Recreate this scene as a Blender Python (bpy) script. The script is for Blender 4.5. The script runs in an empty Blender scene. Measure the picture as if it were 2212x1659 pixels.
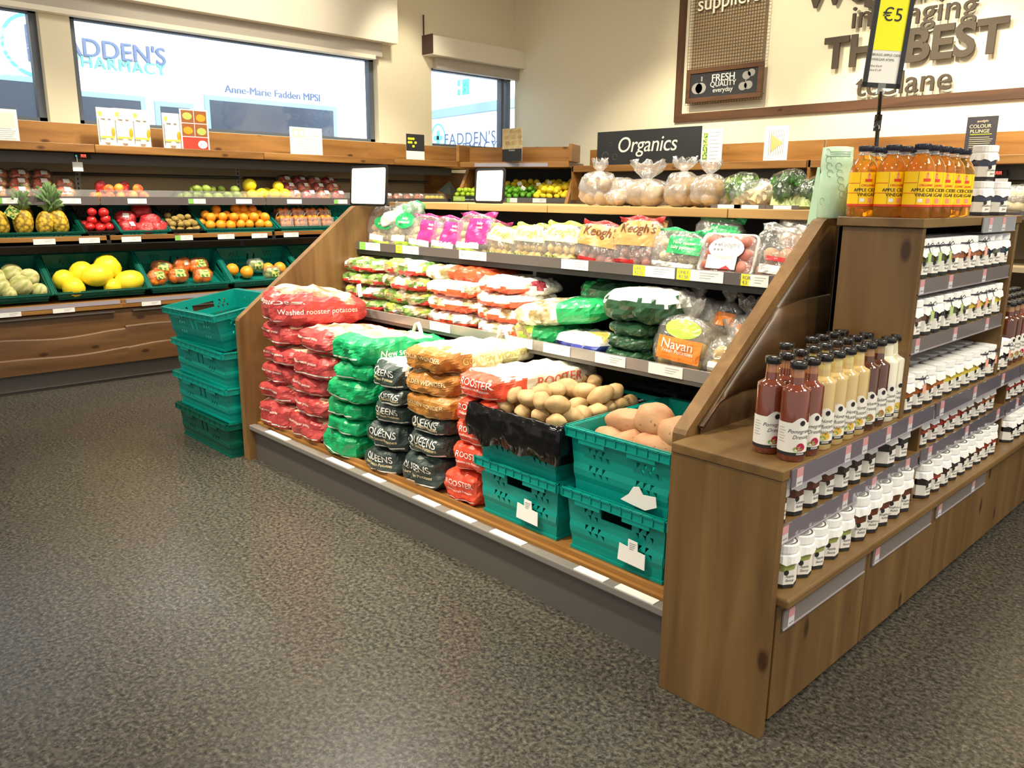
import bpy, bmesh, math, random
from mathutils import Vector, Matrix, Euler, noise
from mathutils.bvhtree import BVHTree
PI = math.pi
C = bpy.context.scene.collection
# ---------------- camera, world, lights, exposure ----------------
CAM = (1.098, -1.6119, 1.2738); YAW, PITCH, ROLL, FPX = 46.08425, -13.1641, 0.55023, 1734.518
def cam_axes():
    y, p, r = [math.radians(a) for a in (YAW, PITCH, ROLL)]
    f = Vector((-math.sin(y)*math.cos(p), math.cos(y)*math.cos(p), math.sin(p)))
    rt = Vector((math.cos(y), math.sin(y), 0)); up = rt.cross(f)
    return rt*math.cos(r)+up*math.sin(r), -rt*math.sin(r)+up*math.cos(r), f
RT, UP, FW = cam_axes()
def at(u, v, axis, val):
    """point of the place seen at photo pixel (u, v) on the plane axis = val"""
    d = FW + RT*((u-1106)/FPX) - UP*((v-829.5)/FPX)
    i = 'xyz'.index(axis); t = (val-CAM[i])/d[i]
    return Vector(CAM)+d*t
cd = bpy.data.cameras.new('camera'); cam = bpy.data.objects.new('camera', cd); C.objects.link(cam)
cd.sensor_width = 36; cd.lens = 36*FPX/2212; cd.clip_start = .05; cd.clip_end = 100
m = Matrix((RT, UP, -FW)).transposed().to_4x4(); m.translation = Vector(CAM); cam.matrix_world = m
bpy.context.scene.camera = cam
sc = bpy.context.scene
sc.view_settings.view_transform = 'Standard'; sc.view_settings.look = 'None'; sc.view_settings.gamma = 1
sc.view_settings.use_curve_mapping = False
sc.view_settings.exposure = 0.42
w = bpy.data.worlds.new('world'); sc.world = w; w.use_nodes = True
w.node_tree.nodes['Background'].inputs[0].default_value = (1, .95, .86, 1)
w.node_tree.nodes['Background'].inputs[1].default_value = .62
def light(name, kind, loc, target, power, col=(1, .9, .74), size=.3, angle=60, blend=.6):
    l = bpy.data.lights.new(name, kind); l.energy = power; l.color = col
    o = bpy.data.objects.new(name, l); C.objects.link(o); o.location = loc
    o.rotation_euler = (Vector(target)-Vector(loc)).to_track_quat('-Z', 'Y').to_euler()
    if kind == 'AREA': l.size = size
    elif kind == 'SPOT': l.shadow_soft_size = size; l.spot_size = math.radians(angle); l.spot_blend = blend
    return o
WARM = (1, .895, .68)
# track spotlights that wash the produce and the walls
for i, (loc, tgt, pw, an) in enumerate([
    ((-2.2, -1.1, 3.45), (-2.1, .35, .5), 270, 62), ((-1.0, -1.2, 3.45), (-1.1, .45, .5), 270, 62),
    ((-.9, .2, 3.45), (-1.3, .95, .9), 270, 62), ((-2.3, .1, 3.45), (-2.2, .85, .9), 170, 62),
    ((-3.4, -.6, 3.45), (-4.9, -.2, .9), 190, 64), ((-3.4, .9, 3.45), (-4.9, 1.1, .9), 230, 64), ((-3.4, 2.3, 3.45), (-4.9, 2.6, 1.0), 230, 64),
    ((-2.9, 2.9, 3.45), (-3.4, 4.3, 1.3), 210, 66), ((-1.2, 3.1, 3.45), (-1.2, 4.6, 1.4), 260, 66), ((.4, 3.0, 3.45), (.4, 4.6, 1.5), 260, 66), ((-2.4, 2.9, 3.45), (-2.2, 4.88, 2.4), 120, 80), ((-.4, 2.9, 3.45), (-.3, 4.88, 2.4), 120, 80), ((-4.2, 1.6, 3.45), (-5.6, 1.6, 2.9), 60, 80),
    ((1.6, 1.6, 3.45), (.3, 1.3, .6), 95, 70), ((2.2, -.4, 3.45), (.4, .3, .4), 75, 75), ((2.6, .9, 3.45), (1.2, .9, .0), 110, 80), ((-.6, -2.2, 3.45), (-.3, -1.4, 0), 45, 55), ((-4.6, 3.0, 3.45), (-5.6, 3.35, 2.0), 60, 60)]):
    light('track_spot', 'SPOT', loc, tgt, pw, WARM, .09, an)
for (x, y) in ((-2.6, -3.2), (1.6, -2.8), (2.6, 1.6), (-.6, 1.9), (-3.4, 1.2)):
    o = light('ceiling_fill_light', 'AREA', (x, y, 3.5), (x, y, 0), 42, (1, .93, .82), 1.1)  # unseen area lamp added overhead to fill the room with soft light
for y in (.6, 2.9, 5.2):
    light('mall_light', 'AREA', (-6.7, y, 3.6), (-9.3, y, 1.9), 140, (.78, .9, 1), 1.6)
light('mall_light', 'AREA', (-7.4, 4.4, 3.6), (-7.6, 6.4, 2.2), 45, (.8, .9, 1), 1.2)

# ---------------- helpers ----------------
def node_mat(name, base=(.8, .8, .8), rough=.5, metal=0., spec=.5, trans=0., alpha=1., emit=None, es=0., coat=0., ior=1.45):
    m = bpy.data.materials.new(name); m.use_nodes = True; b = m.node_tree.nodes['Principled BSDF']
    b.inputs['Base Color'].default_value = (*base, 1); b.inputs['Roughness'].default_value = rough
    b.inputs['Metallic'].default_value = metal; b.inputs['Specular IOR Level'].default_value = spec
    b.inputs['Transmission Weight'].default_value = trans; b.inputs['Alpha'].default_value = alpha
    b.inputs['IOR'].default_value = ior; b.inputs['Coat Weight'].default_value = coat
    if emit: b.inputs['Emission Color'].default_value = (*emit, 1); b.inputs['Emission Strength'].default_value = es
    m.diffuse_color = (*base, 1)
    return m
def _n(m, t, **k):
    n = m.node_tree.nodes.new(t)
    for a, b in k.items(): setattr(n, a, b)
    return n
def bump(m, scale=40., strength=.3, dist=.01, kind='noise', detail=3.):
    """adds a procedural bump"""
    nt = m.node_tree; b = nt.nodes['Principled BSDF']; tc = _n(m, 'ShaderNodeTexCoord')
    t = _n(m, 'ShaderNodeTexNoise' if kind == 'noise' else 'ShaderNodeTexVoronoi'); t.inputs['Scale'].default_value = scale
    if kind == 'noise': t.inputs['Detail'].default_value = detail
    bp = _n(m, 'ShaderNodeBump'); bp.inputs['Strength'].default_value = strength; bp.inputs['Distance'].default_value = dist
    nt.links.new(tc.outputs['Object'], t.inputs['Vector']); nt.links.new(t.outputs[0], bp.inputs['Height']); nt.links.new(bp.outputs[0], b.inputs['Normal'])
    return m
def mottle(m, c1, c2, scale=8., stretch=(1, 1, 1), detail=4., lo=.35, hi=.65, c3=None, scale3=30., thr=.68, dist=0.):
    """two-tone procedural colour, optional third tone as spots"""
    nt = m.node_tree; b = nt.nodes['Principled BSDF']; tc = _n(m, 'ShaderNodeTexCoord'); mp = _n(m, 'ShaderNodeMapping'); mp.inputs['Scale'].default_value = stretch
    t = _n(m, 'ShaderNodeTexNoise'); t.inputs['Scale'].default_value = scale; t.inputs['Detail'].default_value = detail; t.inputs['Distortion'].default_value = dist
    r = _n(m, 'ShaderNodeValToRGB'); r.color_ramp.elements[0].position = lo; r.color_ramp.elements[1].position = hi
    r.color_ramp.elements[0].color = (*c1, 1); r.color_ramp.elements[1].color = (*c2, 1)
    nt.links.new(tc.outputs['Object'], mp.inputs[0]); nt.links.new(mp.outputs[0], t.inputs['Vector']); nt.links.new(t.outputs[0], r.inputs[0])
    out = r.outputs[0]
    if c3:
        t2 = _n(m, 'ShaderNodeTexNoise'); t2.inputs['Scale'].default_value = scale3; t2.inputs['Detail'].default_value = 2
        r2 = _n(m, 'ShaderNodeValToRGB'); r2.color_ramp.elements[0].position = thr; r2.color_ramp.elements[1].position = thr+.05
        mx = _n(m, 'ShaderNodeMix', data_type='RGBA'); nt.links.new(tc.outputs['Object'], t2.inputs['Vector']); nt.links.new(t2.outputs[0], r2.inputs[0])
        nt.links.new(r2.outputs[0], mx.inputs[0]); nt.links.new(out, mx.inputs[6]); mx.inputs[7].default_value = (*c3, 1); out = mx.outputs[2]
    nt.links.new(out, b.inputs['Base Color'])
    return m
def wood(name, dark, light_, axis=0, rough=.45, plank=0., knots=True):
    m = node_mat(name, light_, rough); nt = m.node_tree; b = nt.nodes['Principled BSDF']; tc = _n(m, 'ShaderNodeTexCoord')
    mp = _n(m, 'ShaderNodeMapping'); s = [9., 9., 9.]; s[axis] = .9; mp.inputs['Scale'].default_value = s
    t = _n(m, 'ShaderNodeTexNoise'); t.inputs['Scale'].default_value = 1.6; t.inputs['Detail'].default_value = 6; t.inputs['Distortion'].default_value = .5
    r = _n(m, 'ShaderNodeValToRGB'); r.color_ramp.elements[0].position = .3; r.color_ramp.elements[1].position = .7
    r.color_ramp.elements[0].color = (*dark, 1); r.color_ramp.elements[1].color = (*light_, 1)
    nt.links.new(tc.outputs['Object'], mp.inputs[0]); nt.links.new(mp.outputs[0], t.inputs['Vector']); nt.links.new(t.outputs[0], r.inputs[0])
    out = r.outputs[0]
    if knots:
        v = _n(m, 'ShaderNodeTexVoronoi'); v.inputs['Scale'].default_value = 1.; mp2 = _n(m, 'ShaderNodeMapping')
        s2 = [7.5, 7.5, 7.5]; s2[axis] = 3.4; mp2.inputs['Scale'].default_value = s2; mp2.inputs['Location'].default_value = (1.3, 2.1, .4)
        r2 = _n(m, 'ShaderNodeValToRGB'); e = r2.color_ramp.elements; e[0].position = .07; e[0].color = (1, 1, 1, 1); e[1].position = .13; e[1].color = (0, 0, 0, 1)
        mx = _n(m, 'ShaderNodeMix', data_type='RGBA'); nt.links.new(tc.outputs['Object'], mp2.inputs[0]); nt.links.new(mp2.outputs[0], v.inputs['Vector'])
        nt.links.new(v.outputs['Distance'], r2.inputs[0]); nt.links.new(r2.outputs[0], mx.inputs[0]); nt.links.new(out, mx.inputs[6])
        mx.inputs[7].default_value = (dark[0]*.45, dark[1]*.35, dark[2]*.3, 1); out = mx.outputs[2]
    nt.links.new(out, b.inputs['Base Color'])
    bp = _n(m, 'ShaderNodeBump'); bp.inputs['Strength'].default_value = .15; bp.inputs['Distance'].default_value = .004
    nt.links.new(t.outputs[0], bp.inputs['Height']); nt.links.new(bp.outputs[0], b.inputs['Normal'])
    return m
def film_mat(name, tint=(1, 1, 1), opacity=.25, rough=.12, gloss=.25, bumps=28.):
    """thin crinkled plastic film: see-through, with glints"""
    m = bpy.data.materials.new(name); m.use_nodes = True; nt = m.node_tree; nt.nodes.clear()
    out = _n(m, 'ShaderNodeOutputMaterial'); tr = _n(m, 'ShaderNodeBsdfTransparent'); di = _n(m, 'ShaderNodeBsdfDiffuse'); gl = _n(m, 'ShaderNodeBsdfGlossy')
    di.inputs[0].default_value = (*tint, 1); tr.inputs[0].default_value = (1-(1-tint[0])*.3, 1-(1-tint[1])*.3, 1-(1-tint[2])*.3, 1); gl.inputs['Roughness'].default_value = rough
    m1 = _n(m, 'ShaderNodeMixShader'); m2 = _n(m, 'ShaderNodeMixShader'); lw = _n(m, 'ShaderNodeLayerWeight'); lw.inputs[0].default_value = .35
    mr = _n(m, 'ShaderNodeMapRange'); mr.inputs['To Min'].default_value = gloss*.3; mr.inputs['To Max'].default_value = min(1, gloss*3)
    tc = _n(m, 'ShaderNodeTexCoord'); n = _n(m, 'ShaderNodeTexNoise'); n.inputs['Scale'].default_value = bumps; n.inputs['Detail'].default_value = 3; n.inputs['Distortion'].default_value = 1.2
    bp = _n(m, 'ShaderNodeBump'); bp.inputs['Strength'].default_value = .7; bp.inputs['Distance'].default_value = .012
    L = nt.links.new; m1.inputs[0].default_value = opacity
    L(tc.outputs['Object'], n.inputs['Vector']); L(n.outputs[0], bp.inputs['Height']); L(bp.outputs[0], gl.inputs['Normal']); L(bp.outputs[0], lw.inputs['Normal'])
    L(lw.outputs['Facing'], mr.inputs['Value']); L(tr.outputs[0], m1.inputs[1]); L(di.outputs[0], m1.inputs[2]); L(m1.outputs[0], m2.inputs[1]); L(gl.outputs[0], m2.inputs[2])
    L(mr.outputs[0], m2.inputs[0]); L(m2.outputs[0], out.inputs[0])
    return m
class MB:
    """collects geometry; .o() links it as ONE mesh object"""
    def __init__(s): s.v = []; s.f = []; s.mi = []; s.sm = []
    def add(s, vs, fs, mat=0, smooth=False, M=None):
        b = len(s.v)
        s.v += [tuple(M @ Vector(p)) if M else tuple(p) for p in vs]
        for f in fs: s.f.append(tuple(i+b for i in f)); s.mi.append(mat); s.sm.append(smooth)
        return s
    def box(s, a, b, mat=0, M=None):
        x0, y0, z0 = [min(i, j) for i, j in zip(a, b)]; x1, y1, z1 = [max(i, j) for i, j in zip(a, b)]
        vs = [(x0,y0,z0),(x1,y0,z0),(x1,y1,z0),(x0,y1,z0),(x0,y0,z1),(x1,y0,z1),(x1,y1,z1),(x0,y1,z1)]
        return s.add(vs, [(0,3,2,1),(4,5,6,7),(0,1,5,4),(1,2,6,5),(2,3,7,6),(3,0,4,7)], mat, False, M)
    def prism(s, poly, lo, hi, axis='x', mat=0, M=None, smooth=False):
        n = len(poly)
        def P(a, b, c): return {'x': (c, a, b), 'y': (a, c, b), 'z': (a, b, c)}[axis]
        vs = [P(a, b, lo) for a, b in poly]+[P(a, b, hi) for a, b in poly]
        fs = [tuple(range(n))[::-1], tuple(range(n, 2*n))]
        s.add(vs, fs, mat, False, M)
        return s.add(vs, [(i, (i+1) % n, (i+1) % n+n, i+n) for i in range(n)], mat, smooth, M)
    def lathe(s, prof, n=20, mat=0, M=None, smooth=True, c=(0, 0), cap=True, sx=1., sy=1., ph=0.):
        vs = []; fs = []
        for r, z in prof:
            for k in range(n):
                a = 2*PI*k/n+ph; vs.append((c[0]+r*sx*math.cos(a), c[1]+r*sy*math.sin(a), z))
        for i in range(len(prof)-1):
            for k in range(n): k2 = (k+1) % n; fs.append((i*n+k, i*n+k2, (i+1)*n+k2, (i+1)*n+k))
        s.add(vs, fs, mat, smooth, M)
        if cap:
            if prof[0][0] > 1e-5: s.add(vs[:n], [tuple(range(n))[::-1]], mat, False, M)
            if prof[-1][0] > 1e-5: s.add(vs[-n:], [tuple(range(n))], mat, False, M)
        return s
    def tube(s, pts, r, n=8, mat=0, M=None):
        pts = [Vector(p) for p in pts]; vs = []; fs = []
        for i, p in enumerate(pts):
            d = (pts[min(i+1, len(pts)-1)]-pts[max(i-1, 0)]).normalized()
            a = d.cross(Vector((0, 0, 1)) if abs(d.z) < .9 else Vector((1, 0, 0))).normalized(); b = d.cross(a)
            rr = r[i] if isinstance(r, (list, tuple)) else r
            for k in range(n): t = 2*PI*k/n; vs.append(tuple(p+a*rr*math.cos(t)+b*rr*math.sin(t)))
        for i in range(len(pts)-1):
            for k in range(n): fs.append((i*n+k, i*n+(k+1) % n, (i+1)*n+(k+1) % n, (i+1)*n+k))
        fs.append(tuple(range(n))); fs.append(tuple(range((len(pts)-1)*n, len(pts)*n))[::-1])
        return s.add(vs, fs, mat, True, M)
    def ribbon(s, pts, wid, mat=0, M=None):
        vs = []; W = Vector(wid)/2
        for p in pts: vs += [tuple(Vector(p)-W), tuple(Vector(p)+W)]
        return s.add(vs, [(2*i, 2*i+1, 2*i+3, 2*i+2) for i in range(len(pts)-1)], mat, True, M)
    def blob(s, c, r, seed=0, n=10, lump=.12, freq=1.4, mat=0, rot=None, M=None, dimple=0.):
        """closed rounded lump: r = (rx, ry, rz)"""
        m2 = 2*n; vs = []; fs = []; R = Euler(rot or (0, 0, 0)).to_matrix(); cc = Vector(c)
        for i in range(n+1):
            th = PI*i/n
            for k in range(m2):
                a = 2*PI*k/m2; d = Vector((math.sin(th)*math.cos(a), math.sin(th)*math.sin(a), math.cos(th)))
                q = 1+lump*noise.noise(d*freq+Vector((seed*7.3, seed*3.1, seed)))*2
                if dimple: q *= 1-dimple*max(0, abs(d.z)-.8)*5*(1 if d.z > 0 else .6)
                vs.append(tuple(cc+R @ Vector((d.x*r[0]*q, d.y*r[1]*q, d.z*r[2]*q))))
        for i in range(n):
            for k in range(m2): k2 = (k+1) % m2; fs.append((i*m2+k, (i+1)*m2+k, (i+1)*m2+k2, i*m2+k2))
        return s.add(vs, fs, mat, True, M)
    def o(s, name, mats, parent=None, loc=None, rot=None, solid=0., bev=0., weld=False):
        me = bpy.data.meshes.new(name); me.from_pydata(s.v, [], s.f)
        for mt in (mats if isinstance(mats, (list, tuple)) else [mats]): me.materials.append(mt)
        me.polygons.foreach_set('material_index', s.mi); me.polygons.foreach_set('use_smooth', s.sm)
        if weld:
            bm = bmesh.new(); bm.from_mesh(me); bmesh.ops.remove_doubles(bm, verts=bm.verts, dist=1e-5); bm.to_mesh(me); bm.free()
        me.update(); ob = bpy.data.objects.new(name, me); C.objects.link(ob)
        if parent: ob.parent = parent
        if loc: ob.location = loc
        if rot: ob.rotation_euler = rot
        if solid: md = ob.modifiers.new('solid', 'SOLIDIFY'); md.thickness = solid; md.offset = 0
        if bev: md = ob.modifiers.new('bevel', 'BEVEL'); md.width = bev; md.segments = 2; md.limit_method = 'ANGLE'; md.harden_normals = False
        return ob
def thing(name, label, cat, loc=(0, 0, 0), rot=(0, 0, 0), group=None):
    o = bpy.data.objects.new(name, None); C.objects.link(o); o.location = loc; o.rotation_euler = rot; o.empty_display_size = .05
    o['label'] = label; o['category'] = cat
    if group: o['group'] = group
    return o
def tag(o, label, cat, group=None):
    o['label'] = label; o['category'] = cat
    if group: o['group'] = group
    return o
def struct(o): o['kind'] = 'structure'; return o
def dup(root, label, loc=None, rot=None, group=None, skip=()):
    r = root.copy(); C.objects.link(r)
    if loc is not None: r.location = loc
    if rot is not None: r.rotation_euler = rot
    r['label'] = label
    if group: r['group'] = group
    for ch in KIDS.get(root.name, ()):
        if ch.name.split('.')[0] in skip: continue
        c = ch.copy(); C.objects.link(c); c.parent = r
        for g in KIDS.get(ch.name, ()): d = g.copy(); C.objects.link(d); d.parent = c
    return r
KIDS = {}
def proto(root):
    """remember the children of a thing so that dup() can copy them"""
    allo = [o for o in C.objects]
    def rec(r):
        KIDS[r.name] = [o for o in allo if o.parent == r]
        for k in KIDS[r.name]: rec(k)
    rec(root); return root
def bevel_in(poly, r):
    return poly
_tc = {}
def text_shape(s, size=1., bold=0., shear=0., spacing=1., align='CENTER', extrude=0.):
    """2D lettering as (verts, faces), centred on its own middle line"""
    key = (s, bold, shear, spacing, align)
    if key not in _tc:
        cu = bpy.data.curves.new('t', 'FONT'); cu.body = s; cu.size = 1; cu.align_x = align; cu.align_y = 'CENTER'; cu.offset = bold if bold >= .03 else 0; cu.shear = shear
        cu.space_character = spacing; cu.resolution_u = 4; cu.fill_mode = 'FRONT'
        ob = bpy.data.objects.new('t', cu); C.objects.link(ob); bpy.context.view_layer.update()
        me = ob.evaluated_get(bpy.context.evaluated_depsgraph_get()).to_mesh()
        _tc[key] = ([tuple(v.co) for v in me.vertices], [tuple(p.vertices) for p in me.polygons])
        bpy.data.objects.remove(ob); bpy.data.curves.remove(cu)
        if 0 < bold < .03:
            v0, f0_ = _tc[key]; n0 = len(v0); b2 = min(bold, .02)*.9
            _tc[key] = ([(a-b2, b, 0) for a, b, c in v0]+[(a+b2, b, 1) for a, b, c in v0], f0_+[tuple(i+n0 for i in f) for f in f0_])
    vs, fs = _tc[key]
    return [(v[0]*size, v[1]*size, v[2]) for v in vs], fs
def fine_text(s, size=1., **k):
    """lettering cut into small faces so that it can follow a creased surface"""
    key = ('fine', s, tuple(sorted(k.items())))
    if key not in _tc:
        vs, fs = text_shape(s, 1., **k); bm = bmesh.new(); bv = [bm.verts.new((a, b, e)) for a, b, e in vs]
        for f in fs:
            try: bm.faces.new([bv[i] for i in f])
            except ValueError: pass
        for lim in (.34, .17):
            e = [e_ for e_ in bm.edges if e_.calc_length() > lim]
            if e: bmesh.ops.subdivide_edges(bm, edges=e, cuts=1)
            bmesh.ops.triangulate(bm, faces=bm.faces[:])
        bm.verts.index_update(); _tc[key] = ([(v.co.x, v.co.y, v.co.z) for v in bm.verts], [tuple(v.index for v in f.verts) for f in bm.faces]); bm.free()
    vs, fs = _tc[key]
    return [(a*size, b*size, e) for a, b, e in vs], fs
def flat_text(mb, s, size, org, u, v, nrm_off=.001, mat=0, depth=0., **k):
    """lettering laid on a plane: org + a*u + b*v"""
    vs, fs = text_shape(s, size, **k); u = Vector(u).normalized(); v = Vector(v).normalized(); n = u.cross(v); org = Vector(org)+n*nrm_off
    mb.add([tuple(org+u*a+v*b+n*(depth+e*.0006)) for a, b, e in vs], fs, mat)
    if depth:
        cnt = {}
        for f in fs:
            for i in range(len(f)):
                e = (f[i], f[(i+1) % len(f)]); cnt[e] = cnt.get(e, 0)+1
        ed = [e for e in cnt if (e[1], e[0]) not in cnt]
        P = [tuple(org+u*a+v*b+n*(depth+e*.0006)) for a, b, e in vs]; Q = [tuple(org+u*a+v*b) for a, b, e in vs]; N = len(P)
        mb.add(P+Q, [(a, b, b+N, a+N) for a, b in ed], mat)
    return mb
def wrap_text(mb, s, size, r, ang, z, mat=0, **k):
    """lettering wrapped on an upright cylinder around the local Z axis, centred at angle ang"""
    vs, fs = text_shape(s, size, **k)
    mb.add([((r+e*.0002)*math.cos(ang+a/r), (r+e*.0002)*math.sin(ang+a/r), z+b) for a, b, e in vs], fs, mat); return mb
def curved(mb, r, a0, a1, z0, z1, mat=0, n=8, zt=None):
    vs = []
    for i in range(n+1):
        a = a0+(a1-a0)*i/n; zz = z1 if zt is None else zt(i/n)
        vs += [(r*math.cos(a), r*math.sin(a), z0), (r*math.cos(a), r*math.sin(a), zz)]
    return mb.add(vs, [(2*i, 2*i+2, 2*i+3, 2*i+1) for i in range(n)], mat, True)
def decal(mb, bvh, shape, org, u, v, mat=0, off=.0032, maxd=.5):
    """lays a flat shape (verts, faces) onto a surface"""
    vs, fs = shape; u = Vector(u).normalized(); v = Vector(v).normalized(); n = u.cross(v); org = Vector(org); out = []; ok = []
    for q_ in vs:
        a, b = q_[0], q_[1]; of2 = off+(q_[2]*.0006 if len(q_) > 2 else 0)
        p = org+u*a+v*b; h = bvh.ray_cast(p+n*.25, -n, .25+maxd)
        ok.append(h[0] is not None); out.append(tuple((h[0] if h[0] is not None else p)+n*of2))
    good = [f for f in fs if all(ok[i] for i in f)]
    if good: mb.add(out, good, mat)
    return mb
def strip(w, h, nx=10, ny=1, slant=0.):
    vs = [((-.5+i/nx)*w, (-.5+j/ny)*h+slant*(-.5+i/nx)*w) for j in range(ny+1) for i in range(nx+1)]
    fs = [(j*(nx+1)+i, j*(nx+1)+i+1, (j+1)*(nx+1)+i+1, (j+1)*(nx+1)+i) for j in range(ny) for i in range(nx)]
    return vs, fs
def ordn(i):
    W = ['first','second','third','fourth','fifth','sixth','seventh','eighth','ninth','tenth','eleventh','twelfth','thirteenth','fourteenth','fifteenth','sixteenth','seventeenth','eighteenth','nineteenth','twentieth']
    if i < 20: return W[i]
    return {2: 'twenty-', 3: 'thirty-', 4: 'forty-'}[(i+1)//10]+W[(i+1) % 10-1] if (i+1) % 10 else {3: 'thirtieth', 4: 'fortieth', 5: 'fiftieth'}[(i+1)//10]

# ---------------- materials ----------------
W_HON = wood('honey_wood', (.20, .085, .018), (.36, .175, .045), 0)          # shelf boards running along X
W_HONY = wood('honey_wood_y', (.20, .085, .018), (.36, .175, .045), 1)
W_PAN = wood('end_panel_wood', (.13, .065, .02), (.25, .14, .052), 2, .4)
W_BRN = wood('brown_stained_wood', (.105, .055, .018), (.20, .115, .042), 2, .36)
W_BRNY = wood('brown_stained_board', (.12, .065, .022), (.22, .13, .048), 1, .35)
W_CLAD = wood('waney_board_wood', (.07, .030, .009), (.15, .072, .023), 1, .45)
W_CLADX = wood('waney_board_dark', (.05, .027, .012), (.11, .058, .024), 1, .35)
W_PALE = wood('pale_pine_edge', (.34, .19, .065), (.52, .32, .125), 0, .5)
GREY = node_mat('grey_painted_steel', (.105, .095, .085), .4, .1); bump(GREY, 60, .05)
DARKG = node_mat('dark_grey_steel', (.065, .058, .05), .45)
BLK = node_mat('black_interior', (.012, .011, .011), .6)
RAIL = node_mat('grey_price_rail', (.11, .095, .092), .28); RAILC = node_mat('clear_label_holder', (.36, .33, .37), .15, coat=.5)
WHT = node_mat('white_card', (.86, .85, .82), .5); YEL = node_mat('yellow_card', (.85, .80, .03), .5); GRNC = node_mat('green_card', (.25, .55, .12), .5)
PINKC = node_mat('pink_card', (.75, .25, .25), .5); INK = node_mat('black_ink', (.02, .02, .022), .5); INKG = node_mat('grey_ink', (.25, .25, .25), .5)
TEAL = node_mat('teal_crate_plastic', (.0, .27, .225), .36); bump(TEAL, 30, .06)
TEALD = node_mat('dark_green_crate_plastic', (.0, .095, .062), .4); TEALW = node_mat('shaded_teal_crate_plastic', (.0, .15, .115), .4); TEALB = node_mat('black_crate_plastic', (.015, .02, .018), .4)  # wall-case teal is the crate teal with the shade under the shelves painted in
GREY2 = node_mat('beige_steel_back', (.42, .33, .20), .5)
CREAM = node_mat('cream_wall_paint', (.82, .755, .56), .85); bump(CREAM, 90, .05)
# ---------------- the room ----------------
FLOOR = node_mat('speckled_vinyl', (.06, .055, .05), .34, spec=.45)
def _floor():
    m = FLOOR; nt = m.node_tree; b = nt.nodes['Principled BSDF']; tc = _n(m, 'ShaderNodeTexCoord'); L = nt.links.new
    v = _n(m, 'ShaderNodeTexNoise'); v.inputs['Scale'].default_value = 78; v.inputs['Detail'].default_value = 4; v.inputs['Roughness'].default_value = .72
    r = _n(m, 'ShaderNodeValToRGB'); e = r.color_ramp.elements; e[0].position = .34; e[0].color = (.012, .011, .010, 1); e[1].position = .74; e[1].color = (.20, .182, .142, 1)
    x = e.new(.5); x.color = (.059, .054, .046, 1)
    v2 = _n(m, 'ShaderNodeTexVoronoi'); v2.inputs['Scale'].default_value = 85
    r2 = _n(m, 'ShaderNodeValToRGB'); r2.color_ramp.elements[0].position = .82; r2.color_ramp.elements[0].color = (0, 0, 0, 1); r2.color_ramp.elements[1].position = .9; r2.color_ramp.elements[1].color = (.5, .5, .5, 1)
    mx = _n(m, 'ShaderNodeMix', data_type='RGBA'); L(tc.outputs['Object'], v.inputs['Vector']); L(tc.outputs['Object'], v2.inputs['Vector']); L(v.outputs[0], r.inputs[0])
    sp = _n(m, 'ShaderNodeSeparateColor'); L(v2.outputs['Color'], sp.inputs[0]); L(sp.outputs[0], r2.inputs[0]); L(r2.outputs[0], mx.inputs[0]); L(r.outputs[0], mx.inputs[6]); mx.inputs[7].default_value = (.11, .095, .07, 1)
    L(mx.outputs[2], b.inputs['Base Color'])
    v3 = _n(m, 'ShaderNodeTexNoise'); v3.inputs['Scale'].default_value = 2.2; mr = _n(m, 'ShaderNodeMapRange'); mr.inputs['To Min'].default_value = .20; mr.inputs['To Max'].default_value = .36
    L(tc.outputs['Object'], v3.inputs['Vector']); L(v3.outputs[0], mr.inputs[0]); L(mr.outputs[0], b.inputs['Roughness'])
    bp = _n(m, 'ShaderNodeBump'); bp.inputs['Strength'].default_value = .12; bp.inputs['Distance'].default_value = .003; L(v.outputs[0], bp.inputs['Height']); L(bp.outputs[0], b.inputs['Normal'])
_floor()
XW, YW, ZC = -5.65, 4.885, 3.6
struct(MB().box((XW-.2, -6, -.05), (4.2, 7, 0)).o('floor', FLOOR))
struct(MB().box((XW-.2, -6, ZC), (4.2, YW+.1, ZC+.05)).o('ceiling', node_mat('ceiling_paint', (.75, .72, .66), .9)))
struct(MB().box((XW, YW, 0), (4.2, YW+.12, ZC)).o('wall_back', CREAM))
SILL, WTOP = 1.77, 2.53
wl = MB().box((XW-.2, -6, 0), (XW, YW+.12, SILL)).box((XW-.2, -6, WTOP), (XW, YW+.12, ZC))
for a, b in ((-6, -3.2), (.20, .40), (3.07, 3.72)): wl.box((XW-.2, a, SILL), (XW, b, WTOP))
struct(wl.o('wall_left', CREAM))
FRM = node_mat('grey_window_frame', (.10, .115, .14), .4); GLASS = film_mat('window_glass', (.85, .92, 1), .03, .02, .06, 1.)
PELM = node_mat('cream_boxing', (.84, .79, .66), .8); BLIND = node_mat('grey_blind_strip', (.47, .43, .37), .7); DKBR = node_mat('dark_box_end', (.06, .03, .025), .6)
def window(n, y0, y1, mull=()):
    f = MB(); x0, x1 = XW-.14, XW-.07
    for a, b in ((y0, y0+.05), (y1-.05, y1)): f.box((x0, a, SILL), (x1, b, WTOP))
    f.box((x0, y0, SILL), (x1, y1, SILL+.03)); f.box((x0, y0, WTOP-.02), (x1, y1, WTOP))
    for q in mull: f.box((x0, q, SILL), (x1, q+.04, WTOP))
    fo = struct(f.o('window_%d' % n, FRM)); MB().box((XW-.11, y0+.05, SILL+.03), (XW-.104, y1-.05, WTOP-.02)).o('glass_pane', GLASS, fo)
window(1, -3.2, .20, (-1.5,)); window(2, .40, 3.07); window(3, 3.72, YW, (YW-.14,))
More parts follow.
